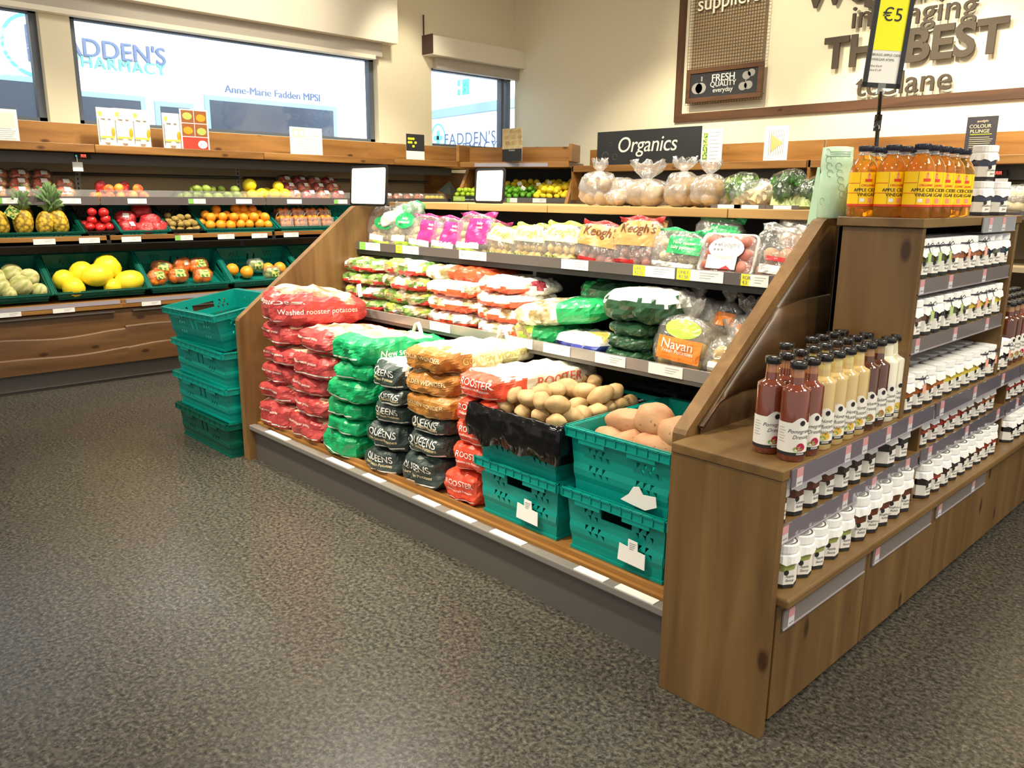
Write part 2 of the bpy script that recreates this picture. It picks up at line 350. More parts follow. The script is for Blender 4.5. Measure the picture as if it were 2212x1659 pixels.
# boxed-in shutters above the windows
pe = at(860, 95, 'x', XW+.16); pt = at(860, 10, 'x', XW+.16)
ZP = pe.z
struct(MB().box((XW, -6, ZP), (XW+.16, pe.y, 3.06)).o('trim_1', PELM))
s1 = struct(MB().box((XW, -6, WTOP+.01), (XW+.07, pe.y-.12, ZP)).o('trim_2', BLIND)); MB().box((XW, -6, WTOP-.02), (XW+.08, pe.y-.2, WTOP+.015)).o('blind_bar', PELM, s1)
p3 = at(935, 75, 'x', XW+.16); p4 = at(935, 112, 'x', XW+.16)
struct(MB().box((XW, p3.y, p4.z-.02), (XW+.16, YW, p3.z)).o('trim_3', PELM)).data.materials.append(DKBR)
t4 = struct(MB().box((XW, p3.y-.012, p4.z-.01), (XW+.165, p3.y-.001, p3.z+.01)).o('trim_4', DKBR))
MB().box((XW+.01, p3.y-.004, p3.z+.01), (XW+.02, p3.y+.006, p3.z+.20)).o('hanging_rod', DKBR, t4)
struct(MB().box((XW, 3.74, WTOP-.02), (XW+.07, YW, p4.z-.02)).o('trim_5', BLIND))
# ---------------- the mall beyond the windows ----------------
FAC = node_mat('white_shopfront_panel', (.86, .88, .9), .5); FACB = node_mat('pale_blue_frame', (.16, .26, .38), .4); FDG = node_mat('dark_shop_glass', (.022, .032, .05), .12)
NAVY = node_mat('navy_lettering', (.03, .05, .12), .4); GRNL = node_mat('green_lettering', (.05, .42, .34), .4); CYAN = node_mat('blue_ring', (.05, .38, .62), .4); MALLF = node_mat('mall_floor', (.5, .5, .5), .4)
XF = -9.5
sf = thing('shopfront', 'white pharmacy shopfront with blue framed windows seen through the large windows', 'shopfront', (XF, 2, 0))
def sfo(mb, name, mat, par=sf):
    o = mb.o(name, mat, par); o.location = -Vector(par.location); return o
sfo(MB().box((XF-.1, -7, 0), (XF, 7.6, 4.4)), 'fascia', FAC)
def shopwin(y0, y1, z0, z1):
    o = sfo(MB().box((XF, y0-.06, z0), (XF+.04, y1+.06, z1+.06)), 'window_frame', FACB)
    g = MB().box((XF+.04, y0, z0), (XF+.045, y1, z1)).o('window_glass', FDG, o)
a = at(180, 205, 'x', XF); b = at(318, 210, 'x', XF); shopwin(a.y-.4, b.y-.1, .3, a.z-.02)
a2 = at(342, 216, 'x', XF); b2 = at(405, 220, 'x', XF); shopwin(a2.y, b2.y, .3, a.z-.06)
a = at(450, 222, 'x', XF); b = at(716, 240, 'x', XF); shopwin(a.y, b.y, .3, b.z)
a = at(80, 180, 'x', XF); shopwin(-5, a.y+.3, .3, a.z)
l = MB(); c_ = at(262, 115, 'x', XF+.05); U = (0, 1, 0); V = (0, 0, 1); X3 = (1, 0, 0)
e1 = at(172, 105, 'x', XF+.02); e2 = at(357, 128, 'x', XF+.02)
flat_text(l, "FADDEN'S", .285, ((XF+.03), e2.y, e2.z+.01), U, V, align='RIGHT', depth=.03, bold=.012, spacing=.98); sfo(l, 'shop_name', NAVY)
l = MB(); e3 = at(357, 165, 'x', XF+.02); flat_text(l, 'PHARMACY', .19, (XF+.03, e3.y, e3.z+.06), U, V, align='RIGHT', depth=.03, spacing=1.12, bold=.01); sfo(l, 'shop_name', GRNL)
l = MB(); e4 = at(592, 203, 'x', XF+.02); flat_text(l, 'Anne-Marie Fadden MPSI', .138, (XF+.03, e4.y, e4.z), U, V, bold=.02, depth=.01); sfo(l, 'owner_lettering', NAVY)
l = MB(); rc = at(75, 98, 'x', XF+.02); vs = []; fs = []
for i in range(49):
    t = 2*PI*i/48
    for rr in (.30, .335): vs.append((XF+.03, rc.y+rr*math.cos(t), rc.z+rr*math.sin(t)))
l.add(vs, [(2*i, 2*i+1, 2*i+3, 2*i+2) for i in range(48)]); sfo(l, 'round_logo', CYAN)
l = MB(); flat_text(l, 'F', .50, (XF+.03, rc.y+.02, rc.z), U, V, bold=.05, depth=.01); sfo(l, 'round_logo', NAVY)
YF = 6.4
s2 = thing('shop_sign_wall', 'far white mall wall with blue band and pale pharmacy sign', 'shopfront', (-9, YF, 0))
def s2o(mb, name, mat): return sfo(mb, name, mat, s2)
s2o(MB().box((XF, YF, 0), (-5.9, YF+.1, 4.4)), 'wall_panel', FAC)
q0 = at(935, 248, 'y', YF-.02); q1 = at(1090, 226, 'y', YF-.02); q2 = at(935, 236, 'y', YF-.02)
s2o(MB().prism([(XF, q0.z-.07), (-5.9, q1.z-.02), (-5.9, q1.z+.12), (XF, q0.z+.05)], YF-.03, YF, 'y'), 'blue_band', NAVY if 0 else node_mat('blue_band_paint', (.16, .24, .36), .4))
q = at(1015, 300, 'y', YF-.03); s2o(MB().box((XF, YF-.04, q.z-.5), (at(1066, 300, 'y', YF).x, YF-.02, q.z+.19)), 'sign_panel', node_mat('pale_blue_sign', (.55, .70, .80), .4))
l = MB(); flat_text(l, "FADDEN'S", .235, (q.x, YF-.045, q.z), (1, 0, 0), V, bold=.002, spacing=1.1); q = at(1015, 320, 'y', YF-.03); flat_text(l, 'PHARMACY', .2, (q.x, YF-.045, q.z), (1, 0, 0), V, spacing=1.2)
s2o(l, 'lettering', NAVY)
l = MB(); q = at(948, 298, 'y', YF-.03)
for s_, (w_, h_) in enumerate(((.10, .03), (.03, .10))): l.box((q.x-w_, YF-.05, q.z-h_), (q.x+w_, YF-.045, q.z+h_))
vs = []
for i in range(33):
    t = 2*PI*i/32
    for rr in (.15, .175): vs.append((q.x+rr*math.cos(t), YF-.046, q.z+rr*math.sin(t)*1.2))
l.add(vs, [(2*i, 2*i+2, 2*i+3, 2*i+1) for i in range(32)]); s2o(l, 'cross_logo', CYAN)
xs = thing('exit_sign', 'small green and white running man exit sign seen through the corner window', 'sign', at(1005, 188, 'y', 5.9))
MB().box((-.16, -.01, -.11), (.16, .01, .11)).o('sign_plate', node_mat('exit_white', (.9, .9, .9), .5), xs)
l = MB().box((-.15, -.014, -.1), (-.09, -.011, -.02)).box((-.15, -.014, .02), (-.09, -.011, .1)).box((-.05, -.014, -.1), (.10, -.011, .1))
l.o('green_panel', node_mat('exit_green', (.05, .55, .28), .5), xs)
MB().box((-.004, -.004, .11), (.004, .004, 4.2-xs.location.z)).o('hanging_rod', GREY, xs)
man = MB().lathe([(.0, -.012), (.018, -.01), (.018, .0), (0, .002)], 10, M=Matrix.Translation((.03, -.016, .07)) @ Matrix.Rotation(PI/2, 4, 'X'))
man.tube([(.03, -.017, .05), (.02, -.017, -.01), (.06, -.017, -.04), (.05, -.017, -.09)], .009, 6).tube([(.02, -.017, -.01), (-.01, -.017, -.05), (-.04, -.017, -.06)], .009, 6).tube([(.03, -.017, .04), (.075, -.017, .01)], .007, 6).tube([(.03, -.017, .04), (-.02, -.017, .02)], .007, 6)
man.o('running_figure', xs.children[0].data.materials[0] if xs.children else WHT, xs)
struct(MB().box((XF-.1, -7, -.06), (XW-.2, 7.6, -.01)).o('trim_6', MALLF)); struct(MB().box((XF-.1, -7, 4.4), (XW-.2, 7.6, 4.45)).o('trim_7', FAC))

# ---------------- wall graphics on the back wall ----------------
fy = YW-.03; f0 = at(1455, 262, 'y', fy); f1 = at(2212, 215, 'y', fy); zb_ = (f0.z+f1.z)/2
FRW = wood('dark_frame_wood', (.06, .025, .010), (.13, .058, .022), 0, .5)
pf = thing('picture_frame', 'huge dark wooden frame around the wall lettering above the organics shelf', 'frame', (f0.x, fy, zb_))
FZ = zb_
def pfo(mb, n, mt): o = mb.o(n, mt, pf); o.location = -Vector(pf.location); return o
pfo(MB().box((f0.x, fy, FZ), (1.4, YW, FZ+.07)), 'bottom_rail', FRW); pfo(MB().box((f0.x, fy, FZ+.07), (f0.x+.065, YW, 3.35)), 'side_rail', wood('dark_frame_wood_v', (.06, .025, .010), (.13, .058, .022), 2, .5))
pfo(MB().box((f0.x, fy, 3.28), (1.4, YW, 3.35)), 'top_rail', FRW); pfo(MB().box((1.33, fy, FZ+.07), (1.4, YW, 3.28)), 'side_rail', FRW)
LET = node_mat('brown_cut_lettering', (.062, .046, .030), .7)
ws = thing('wall_lettering', 'big brown cut-out letters reading the best to Clane on the cream wall', 'lettering', (0, YW, 2.7))
def word(s, u, v, size, bold, name='word', align='CENTER', sp=1.):
    p = at(u, v, 'y', YW-.03); l = MB(); flat_text(l, s, size, (p.x, YW-.035, p.z), (1, 0, 0), (0, 0, 1), bold=bold, depth=.02, align=align, spacing=sp); o = l.o(name, LET, ws); o.location = -Vector(ws.location); return o
word('THE', 1862, 112, .315, .03, sp=1.02, ); word('BEST', 2062, 92, .315, .03); word('in', 1864, 38, .235, .006); word('bringing', 1992, 28, .235, .006); word('to', 1880, 186, .235, .006); word('Clane', 1974, 178, .235, .006); word('We', 1808, -22, .33, .03); word('believe', 2010, -38, .33, .03)
# wire grid panel with small framed chalk sign
WIRE = node_mat('rusty_wire', (.17, .12, .07), .5, .4); g = MB(); g0 = at(1480, 228, 'y', YW-.06); g1 = at(1645, 222, 'y', YW-.06); gx0, gx1 = g0.x, g1.x; gz0 = g0.z; gz1 = 3.3
wg = thing('wire_grid_panel', 'brown wire grid panel on the cream wall inside the big frame', 'wire panel', (gx0, YW-.06, gz0))
n = int((gx1-gx0)/.026)
for i in range(n+1): x = gx0+(gx1-gx0)*i/n; g.box((x-.0016, YW-.062, gz0), (x+.0016, YW-.059, gz1))
k = int((gz1-gz0)/.026)
for i in range(k+1): z = gz0+(gz1-gz0)*i/k; g.box((gx0, YW-.0585, z-.0016), (gx1, YW-.0555, z+.0016))
for x in (gx0+.02, gx1-.02):
    for z in (gz0+.05, gz1-.1): g.tube([(x, YW-.06, z), (x, YW-.004, z)], .003, 6)
o = g.o('wire_grid', WIRE, wg); o.location = -wg.location
o = MB().box((gx0+.03, YW-.05, gz0+.30), (gx1-.03, YW-.044, gz1)).o('hessian_backing', bump(node_mat('hessian', (.36, .27, .16), .9), 200, .4, .003), wg); o.location = -wg.location
l = MB(); p = at(1552, 0, 'y', YW-.07); l2 = at(1575, 2, 'y', YW-.07); flat_text(l, 'suppliers', .17, (l2.x, YW-.075, l2.z+.01), (1, 0, 0), (0, 0, 1), bold=.003, depth=.008); o = l.o('lettering', node_mat('pale_lettering', (.85, .8, .65), .6), wg); o.location = -wg.location
c0 = at(1481, 224, 'y', YW-.09); c1 = at(1644, 207, 'y', YW-.09); c2 = at(1483, 152, 'y', YW-.09)
fs_ = thing('framed_sign', 'small dark framed chalk sign reading fresh quality everyday hung on the wire grid', 'sign', (c0.x, YW-.09, c0.z))
W_, H_ = c1.x-c0.x, c2.z-c0.z; BRD = node_mat('chalkboard', (.02, .021, .024), .6); CHK = node_mat('white_chalk', (.75, .73, .66), .8); CHG = node_mat('faint_chalk', (.30, .29, .27), .8)
MB().box((.035, 0, .035), (W_-.035, .02, H_-.035)).o('chalk_board', BRD, fs_)
f = MB().box((0, -.012, 0), (W_, .025, .04)).box((0, -.012, H_-.04), (W_, .025, H_)).box((0, -.012, .04), (.04, .025, H_-.04)).box((W_-.04, -.012, .04), (W_, .025, H_-.04)); f.o('frame', FRW, fs_, bev=.003)
l = MB()
flat_text(l, 'FRESH', .085, (W_*.5, -.001, H_*.67), (1, 0, 0), V, bold=.02); flat_text(l, 'QUALITY', .062, (W_*.5, -.001, H_*.49), (1, 0, 0), V, bold=.012); flat_text(l, 'everyday', .055, (W_*.5, -.001, H_*.32), (1, 0, 0), V); l.o('lettering', CHK, fs_)
l = MB()
for cx_, cz_, r_ in ((.2, .42, .055), (.15, .42, .055), (.76, .36, .04), (.83, .38, .04), (.80, .66, .04), (.86, .72, .035)):
    vs = [(W_*cx_+r_*math.cos(t*PI/8), -.0012, H_*cz_+r_*.85*math.sin(t*PI/8)) for t in range(16)]; l.add(vs, [tuple(range(16))])
l.box((W_*.2, -.001, H_*.62), (W_*.22, -.0015, H_*.76)); l.box((W_*.79, -.001, H_*.45), (W_*.80, -.0015, H_*.68)); l.o('chalk_fruit', CHG, fs_)
# ---------------- wall cases along the left wall ----------------
XC = -4.70
def waney(mb, y0, y1, zs, x, seed, mat=0, ax='y', step=.04, amp=.022, th=.014, dirn=1):
    """overlapping boards with wavy live edges: each lower board lies in front of the one above"""
    n = max(4, int((y1-y0)/step))
    for k in range(len(zs)-1):
        zb, zt = zs[k], zs[k+1]; xo = x+dirn*(th*(len(zs)-2-k)); vs = []; fs = []
        for i in range(n+1):
            y = y0+(y1-y0)*i/n; top = zt+(amp*noise.noise((y*1.7, k*5.1+seed, 0))*2 if k < len(zs)-2 else 0)
            bt = zb-(amp*2 if k else 0)
            row = [(xo, bt), (xo, top-.012), (xo-dirn*.003, top-.004), (xo-dirn*.010, top), (xo-dirn*.03, top)]
            for q, zz in row: vs.append((q, y, zz) if ax == 'y' else (y, q, zz))
        for i in range(n):
            for j in range(4): a = i*5+j; fs.append((a, a+5, a+6, a+1))
        mb.add(vs, fs, mat, True)
    return mb
def price_labels(par, name, specs, x=None, y=None, M=None):
    """specs: (pos along rail, z centre, width, height, card colour, yellow flag, text)"""
    for s, z, wd, ht, colr, txt in specs:
        l = MB(); mats = [WHT, YEL, INKG, GRNC, PINKC]
        if y is not None:
            l.box((s-wd/2, y-.003, z-ht/2), (s+wd/2, y, z+ht/2), 0)
            if colr: l.box((s-wd/2, y-.0035, z-ht/2), (s-wd/2+wd*.3, y-.003, z+ht/2), colr)
            if txt:
                for q, t in enumerate(txt.split('|')): flat_text(l, t, ht*.42, (s-wd/2+wd*.15, y-.004, z+ht*(.2-.42*q) if '|' in txt else z), (1, 0, 0), (0, 0, 1), .0006, 2, bold=.01)
            for q in range(3): l.box((s+wd*(.0), y-.0034, z+ht*(.25-.22*q)), (s+wd*(.40-.08*q), y-.003, z+ht*(.29-.22*q)), 2)
        else:
            l.box((x, s-wd/2, z-ht/2), (x+.003, s+wd/2, z+ht/2), 0)
            if colr: l.box((x+.003, s-wd/2, z-ht/2), (x+.0036, s-wd/2+wd*.3, z+ht/2), colr)
            for q in range(3): l.box((x+.003, s, z+ht*(.25-.22*q)), (x+.0034, s+wd*(.40-.08*q), z+ht*(.29-.22*q)), 2)
        l.o(name, mats, par)
def wallcase(y0, y1, idx, label, tags=(), deep=()):
    W = y1-y0
    t = thing('display_case', label, 'display case', (XC, y0, 0), group='refrigerated cases along the window wall')
    def p(mb, n, mt, **k): return mb.o(n, mt, t, **k)
    p(MB().box((-.9, 0, 0), (-.03, W, .13)).box((-.035, 0, .02), (-.012, W, .15)), 'kick_plate', GREY)
    p(waney(MB(), 0, W, (.13, .235, .36, .50), -.005, idx*0+y0, th=.016).box((-.06, 0, .13), (-.03, W, .50)), 'waney_boards', W_CLAD).location = (0, 0, 0)
    p(MB().box((-.88, 0, .50), (-.02, W, .56)).box((-.02, 0, .505), (.012, W, .535)), 'deck', W_HONY, bev=.003)
    p(MB().box((.0, .06, .478), (.014, W-.06, .486)), 'bumper_strip', GREY)
    p(MB().box((-.05, .02, .535), (.014, W-.02, .558)), 'price_rail', RAILC)
    # middle shelf with wooden front
    p(MB().box((-.75, 0, .925), (-.15, W, .955)), 'middle_shelf', BLK); p(MB().box((-.172, .012, .93), (-.15, W-.012, .985)), 'wooden_shelf_front', W_HONY, bev=.003)
    p(MB().box((-.75, 0, 1.195), (-.26, W, 1.215)), 'upper_shelf', GREY2); p(MB().box((-.262, .004, 1.188), (-.25, W-.004, 1.245)), 'grey_price_rail', RAIL)
    p(MB().box((-.27, .01, 1.245), (-.267, W-.01, 1.29)), 'clear_riser', film_mat('clear_acrylic', (1, 1, 1), .10, .05, .12, 2) if idx == 0 else bpy.data.materials['clear_acrylic'])
    EX = 0
    p(MB().box((-.80, 0, .56), (-.76, W+EX, 1.50)), 'back_panel', GREY2)
    u = MB()
    for yy in (.0,): 
        yy += .019; u.box((-.762, yy-.018, .56), (-.75, yy+.018, 1.48))
        for z in range(16): u.box((-.7495, yy-.004, .95+z*.034), (-.7485, yy+.004, .968+z*.034), 1)
    p(u, 'slotted_upright', [node_mat('pale_upright', (.5, .47, .42), .5) if idx == 0 else bpy.data.materials['pale_upright'], BLK])
    p(MB().box((-.80, 0, 1.475), (-.34, W, 1.53)).box((-.34, 0, 1.46), (-.33, W, 1.53)), 'canopy', DARKG)
    p(MB().tube([(-.66, .02, 1.40), (-.66, W-.02, 1.40)], .012, 8), 'blind_bar', DARKG)
    tb = p(MB().box((-.90, 0, 1.535), (-.235, W-.003, 1.588)).box((-.90, W-.003, 1.535), (-.55, W-.003+EX*.6, 1.588)), 'top_board', W_HONY, bev=.004)
    p(MB().box((-.67, 0, 1.588), (-.645, W+EX*.5, 1.745)), 'back_upstand', W_HONY)
    if W > 1: price_labels(t, 'price_label', [(a*W, .956, .13, .035, c, None) for a, c in ((.12, 0), (.42, 3), (.68, 0), (.9, 0))], x=-.149)
    if W > 1: price_labels(t, 'price_label', [(a*W, .52, .13, .028, 0, None) for a in (.15, .45, .7)], x=.013)
    if W > 1: price_labels(t, 'price_label', [(a*W, 1.215, .13, .035, c, None) for a, c in ((.2, 0), (.55, 3), (.85, 0))], x=-.249)
    return t
YS = [-2.22, -.98, .262, 1.49, 2.73, 3.46]
LC = ['leftmost bay of the window wall cases holding pineapples and green melons', 'window wall case bay at the left frame edge with pineapples', 'window wall case bay holding yellow melons and oranges', 'window wall case bay holding clementine punnets and squashes', 'window wall case bay behind the white framed sign', ]
LC = ['window wall case bay outside the left edge beside the green melons', 'window wall case bay at left edge of the photo with pineapples and green melons', 'window wall case bay holding yellow melons, tomatoes and loose oranges', 'window wall case bay holding clementine punnets behind the potato bay end panel', 'short window wall case bay next to the lemon corner']
for i in range(5): wallcase(YS[i], YS[i+1], i, LC[i])
struct(MB().box((XC-.80, 3.461, .56), (XC-.76, 4.35, 1.50)).box((XC-.90, 3.461, 1.535), (XC-.55, 4.0, 1.588)).box((XC-.67, 3.461, 1.588), (XC-.645, 3.9, 1.745)).o('trim_8', W_HONY)).data.materials.append(GREY2)
# thermostat displays and a hanging white tag
def thermo(loc, lab, M=None, rz=0):
    t = thing('temperature_display', lab, 'thermometer', loc, (0, 0, rz))
    MB().box((-.01, -.05, -.018), (.01, .05, .018)).o('housing', BLK, t)
    l = MB()
    for k in (-.012, .006): 
        l.box((.0102, k, -.009), (.0108, k+.003, .009)).box((.0102, k+.010, -.009), (.0108, k+.013, .009)).box((.0102, k, .007), (.0108, k+.013, .010)).box((.0102, k, -.001), (.0108, k+.013, .002))
    l.o('red_digits', node_mat('red_led', (.3, 0, 0), .4, emit=(1, .05, .03), es=4), t); MB().box((.0102, -.046, -.006), (.0108, -.036, .004)).o('green_light', node_mat('green_led', (0, .2, .1), .4, emit=(.05, .8, .4), es=1.2), t)
p = at(178, 337, 'x', -5.03); thermo((-5.03, p.y, p.z), 'small black temperature display with red digits under the wood ledge at left')
p = at(168, 360, 'x', -5.02); t = thing('hanging_tag', 'small white tag hanging below the temperature display at left', 'tag', (-5.02, p.y, p.z))
MB().box((0, -.032, -.03), (.002, .032, .03)).o('card', WHT, t); MB().box((.0, -.003, .03), (.002, .003, .075)).o('strap', WHT, t)

# ---------------- corner case with the lemons ----------------
A_ = Vector((-4.93, 3.47, 0)); B_ = Vector((-3.99, 3.97, 0)); dxy = (B_-A_); Lc = dxy.length; rz = math.atan2(dxy.y, dxy.x)
cc = thing('corner_display_case', 'angled corner case of lemons and limes between the window wall and the organics', 'display case', A_, (0, 0, rz))
def p(mb, n, mt, par=cc, **k): return mb.o(n, mt, par, **k)
p(MB().box((0, .05, 0), (Lc, .75, .9)), 'base', GREY); p(MB().box((0, .03, 1.165), (Lc, .62, 1.20)).box((0, 0, 1.165), (Lc, .03, 1.215)), 'shelf', W_HON)
p(MB().prism([(.0, 1.215), (.0, 1.25), (.60, 1.40), (.60, 1.365)], 0.03, Lc-.03, 'x'), 'sloped_tray', BLK)
p(MB().box((0, .62, .9), (Lc, .66, 1.54)), 'back_panel', BLK); p(MB().box((0, -.004, 1.216), (Lc, 0, 1.26)), 'grey_price_rail', RAIL)
p(MB().box((0, .02, 1.535), (Lc, .6, 1.585)), 'top_board', W_HON, bev=.003); p(MB().box((0, .28, 1.585), (Lc, .30, 1.73)), 'back_upstand', W_HON)
p(MB().box((.15, .016, 1.54), (Lc-.2, .020, 1.575)), 'clear_price_strip', RAILC)
for xx in (-.02, Lc-.01): p(MB().prism([(-.02, .9), (-.02, 1.2), (.12, 1.24), (.14, 1.53), (.62, 1.53), (.62, .9)] if 0 else [(-.12, 1.15), (-.10, 1.20), (.25, 1.53), (.62, 1.53), (.62, .9), (-.12, .9)], xx, xx+.03, 'x'), 'side_panel', wood('side_wood', (.30, .135, .035), (.5, .26, .085), 2) if xx < 0 else bpy.data.materials['side_wood'])
p(MB().box((-.03, 0, 1.585), (.0, .32, 1.74)).box((Lc-.0, 0, 1.585), (Lc+.03, .32, 1.74)), 'end_cheek', W_HONY, bev=.004)
price_labels(cc, 'price_label', [(.25*Lc, 1.237, .13, .04, 0, None), (.5*Lc, 1.237, .10, .04, 3, None), (.75*Lc, 1.237, .13, .04, 0, None)], y=-.0045)

# ---------------- organics case along the back wall ----------------
YO = 3.98; ZO = 1.545
oc = None
def organics(x0, x1, lab):
    t = thing('display_case', lab, 'display case', (x0, YO, 0)); W = x1-x0
    def p(mb, n, mt, **k): return mb.o(n, mt, t, **k)
    p(MB().box((0, -.15, 0), (W, .85, .5)), 'base', GREY); p(MB().box((0, -.02, 1.17), (W, .7, 1.20)), 'upper_shelf', GREY2); p(MB().box((0, -.03, 1.165), (W, -.02, 1.215)), 'grey_price_rail', RAIL)
    p(MB().box((0, -.10, .86), (W, .7, .89)), 'middle_shelf', GREY2); p(MB().box((0, .70, .5), (W, .74, 1.5)), 'back_panel', GREY2)
    p(MB().box((0, .12, 1.40), (W, .74, ZO-.055)), 'canopy', DARKG); p(MB().tube([(.02, .3, 1.37), (W-.02, .3, 1.37)], .01), 'blind_bar', GREY)
    p(MB().box((0, 0, ZO-.055), (W-.003, .72, ZO)), 'top_board', W_HON, bev=.004); p(MB().box((0, .25, ZO), (W-.003, .275, ZO+.15)), 'back_upstand', W_HON)
    p(MB().box((0, 0, ZO-.3), (.02, .72, ZO)), 'divider', W_HONY)
    return t
organics(-3.96, -1.72, 'organics wall case under the black organics board'); organics(-1.71, 1.2, 'wall case at right behind the orange vinegar bottles with a yellow-lit ledge')
p = at(2158, 374, 'y', YO+.1); thermo((p.x, YO+.09, p.z), 'black temperature display with red digits behind the jars at upper right', rz=-PI/2)
p = at(2162, 400, 'y', YO+.08); t = thing('hanging_tag', 'white tag hanging below the red digits at upper right', 'tag', p); MB().box((-.035, 0, -.04), (.035, .002, .04)).o('card', WHT, t)

# ---------------- the potato bay ----------------
L_ = 2.493; TD = .040; YD = .057; ZB = .70; YT = .72; ZT = 1.217; YR = .0716; ZR = .183
YA, ZA = .7186, 1.0395; YB, ZBB = .56, .732; YTB, ZTB = .93, 1.2385; YBK = 1.12
pg = thing('potato_display_case', 'low wooden potato bay with grey shelves and slanted pine end panels', 'display case', (0, 0, 0))
prof = [(YD, .0), (YD, ZB-.012), (YD+.006, ZB), (YT-.01, ZT-.006), (YT+.005, ZT), (1.5, ZT), (1.5, 0)]
MB().prism(prof, -L_-TD, -L_, 'x').o('end_panel', W_PAN, pg, bev=.004)
ep = MB().prism(prof, -TD, 0, 'x').o('end_panel', W_PAN, pg, bev=.004)
cl = MB()
for k, (za, zb_, o_) in enumerate(((.55, .80, .010), (.78, .98, .017), (.96, 1.2, .010))):
    vs = []; fs = []; n = 26
    for i in range(n+1):
        y = YD+.05+i*(.66/n)*1.0+.0; lim = ZB+(y-YD)/(YT-YD)*(ZT-ZB)-.035
        top = min(lim, zb_+.03*noise.noise((y*3, k*3.3, 1))*2); b_ = min(top, za+.03*noise.noise((y*3, (k-1)*3.3, 1))*2-.01)
        vs += [(0, y, b_), (o_, y, b_+.002), (o_, y, top-.008), (0, y, top)]
    for i in range(n):
        for j in range(3): a = i*4+j; fs.append((a, a+4, a+5, a+1))
    cl.add(vs, fs, 0, True)
cl.o('waney_cladding', W_CLADX, pg)
MB().box((-L_, YR+.03, .02), (-TD, YR+.05, ZR-.02)).box((-L_, YR+.03, 0), (-TD, 1.1, .02)).o('kick_plate', GREY, pg)
kr = MB().box((-L_, YR, ZR-.028), (-TD, YR+.035, ZR-.004)).box((-L_, YR+.035, ZR-.028), (-TD, YR+.05, ZR-.01)); kr.o('bumper_rail', node_mat('grey_bumper', (.20, .185, .17), .3), pg, bev=.004)
MB().box((-L_, YR+.045, .12), (-TD, 1.1, ZR+.002)).o('deck_board', W_HON, pg)
MB().box((-L_, YR+.06, ZR+.002), (-TD, YR+.072, ZR+.018)).o('deck_lip', W_HON, pg)
MB().box((-L_, YBK, .0), (-TD, YBK+.03, 1.2)).box((-L_, YBK-.008, .19), (-TD, YBK, 1.2)).o('back_panel', BLK, pg)
MB().box((-L_, YA+.012, ZA-.045), (-TD, YBK, ZA-.03)).o('upper_shelf', DARKG, pg); MB().box((-L_, YA, ZA-.04), (-TD, YA+.012, ZA)).o('grey_price_rail', RAIL, pg)
MB().box((-L_, YA+.002, ZA-.062), (-TD, YA+.012, ZA-.04)).o('shelf_lip', BLK, pg)
MB().box((-L_, YB+.012, ZBB-.045), (-TD, YBK, ZBB-.03)).o('lower_shelf', DARKG, pg); MB().box((-L_, YB, ZBB-.035), (-TD, YB+.012, ZBB+.003)).o('grey_price_rail', node_mat('silver_price_rail', (.30, .28, .27), .22, .3), pg)
MB().box((-L_, YB+.002, ZBB-.05), (-TD, YB+.012, ZBB-.035)).o('shelf_lip', GREY, pg)
x_ = at(1165, 620, 'y', YA+.1).x; MB().box((x_, YA+.06, ZBB-.03), (x_+.02, YBK, ZA-.05)).o('shelf_upright', DARKG, pg)
xs_ = [-L_, at(1010, 445, 'y', YTB).x, at(1182, 445, 'y', YTB).x, at(1572, 455, 'y', YTB).x, -TD]
for i in range(4): MB().box((xs_[i]+.002, YTB, ZTB-.032), (xs_[i+1]-.002, 1.48, ZTB)).o('top_board', W_PALE, pg, bev=.002)
def railx(u, v, y): return at(u, v, 'y', y).x
def lab(us, y, z, ht, cols, txts):
    sp = []
    for (a, b), c, t in zip(us, cols, txts): xa, xb = railx(a, 560 if y == YA else 730, y), railx(b, 560 if y == YA else 730, y); sp.append(((xa+xb)/2, z, xb-xa, ht, c, t))
    price_labels(pg, 'price_label', sp, y=y-.0005)
lab([(779, 822), (857, 905), (993, 1051), (1214, 1272), (1370, 1460), (1465, 1566), (1605, 1665)], YA, ZA-.02, .037, [3, 1, 0, 0, 1, 1, 1], [None, 'ONLY|99c', '€1', None, 'ONLY|€2.25', 'ONLY|€1.50', '2 FOR|€3'])
lab([(930, 973), (1098, 1151), (1175, 1233), (1288, 1354), (1405, 1480)], YB, ZBB-.016, .036, [0]*5, [None]*5)
def kl(us):
    sp = []
    for a, b in us:
        va, vb = 940+(a-553)*.437, 940+(b-553)*.437
        xa = at(a, va, 'z', ZR).x; xb = at(b, vb, 'z', ZR).x
        MB().box((xa, YR+.002, ZR-.005), (xb, YR+.032, ZR-.001)).o('price_label', WHT, pg)
kl([(545, 590), (680, 730), (760, 800), (870, 920), (945, 1000), (1040, 1110), (1225, 1290), (1315, 1400)])

# ---------------- jar counter ----------------
W0 = .295; HC = .684; YE = 3.35
jc = thing('jar_counter', 'long low brown wooden counter with shelves of jars and panelled doors', 'shelving unit', (0, 0, 0))
MB().box((0, 0, 0), (W0, .028, HC-.026)).o('end_panel', W_BRN, jc, bev=.002)
MB().box((0, -.004, HC-.025), (W0+.004, YE, HC)).o('counter_top', W_BRNY, jc, bev=.003)
MB().box((0, .028, .05), (.02, YE, HC-.025)).o('back_panel', W_BRNY, jc)
MB().box((.02, .03, .02), (W0-.05, YE, .06)).o('plinth', BLK, jc)
MB().box((.02, .032, .34), (W0+.028, YE, .365)).o('bottom_shelf_board', W_BRNY, jc, bev=.006)
ZM = .527
MB().box((.02, .03, ZM-.02), (W0-.022, YE, ZM)).o('middle_shelf', W_BRNY, jc)
dy = [.036, .5495, 1.0935, 1.5708, 2.0583, 2.55, 3.04, YE]
dm = []
for i in range(7):
    d = MB().box((W0-.02, dy[i]+.002, .035), (W0, dy[i+1]-.002, .338)).o('door_panel', W_BRN, jc, bev=.002)
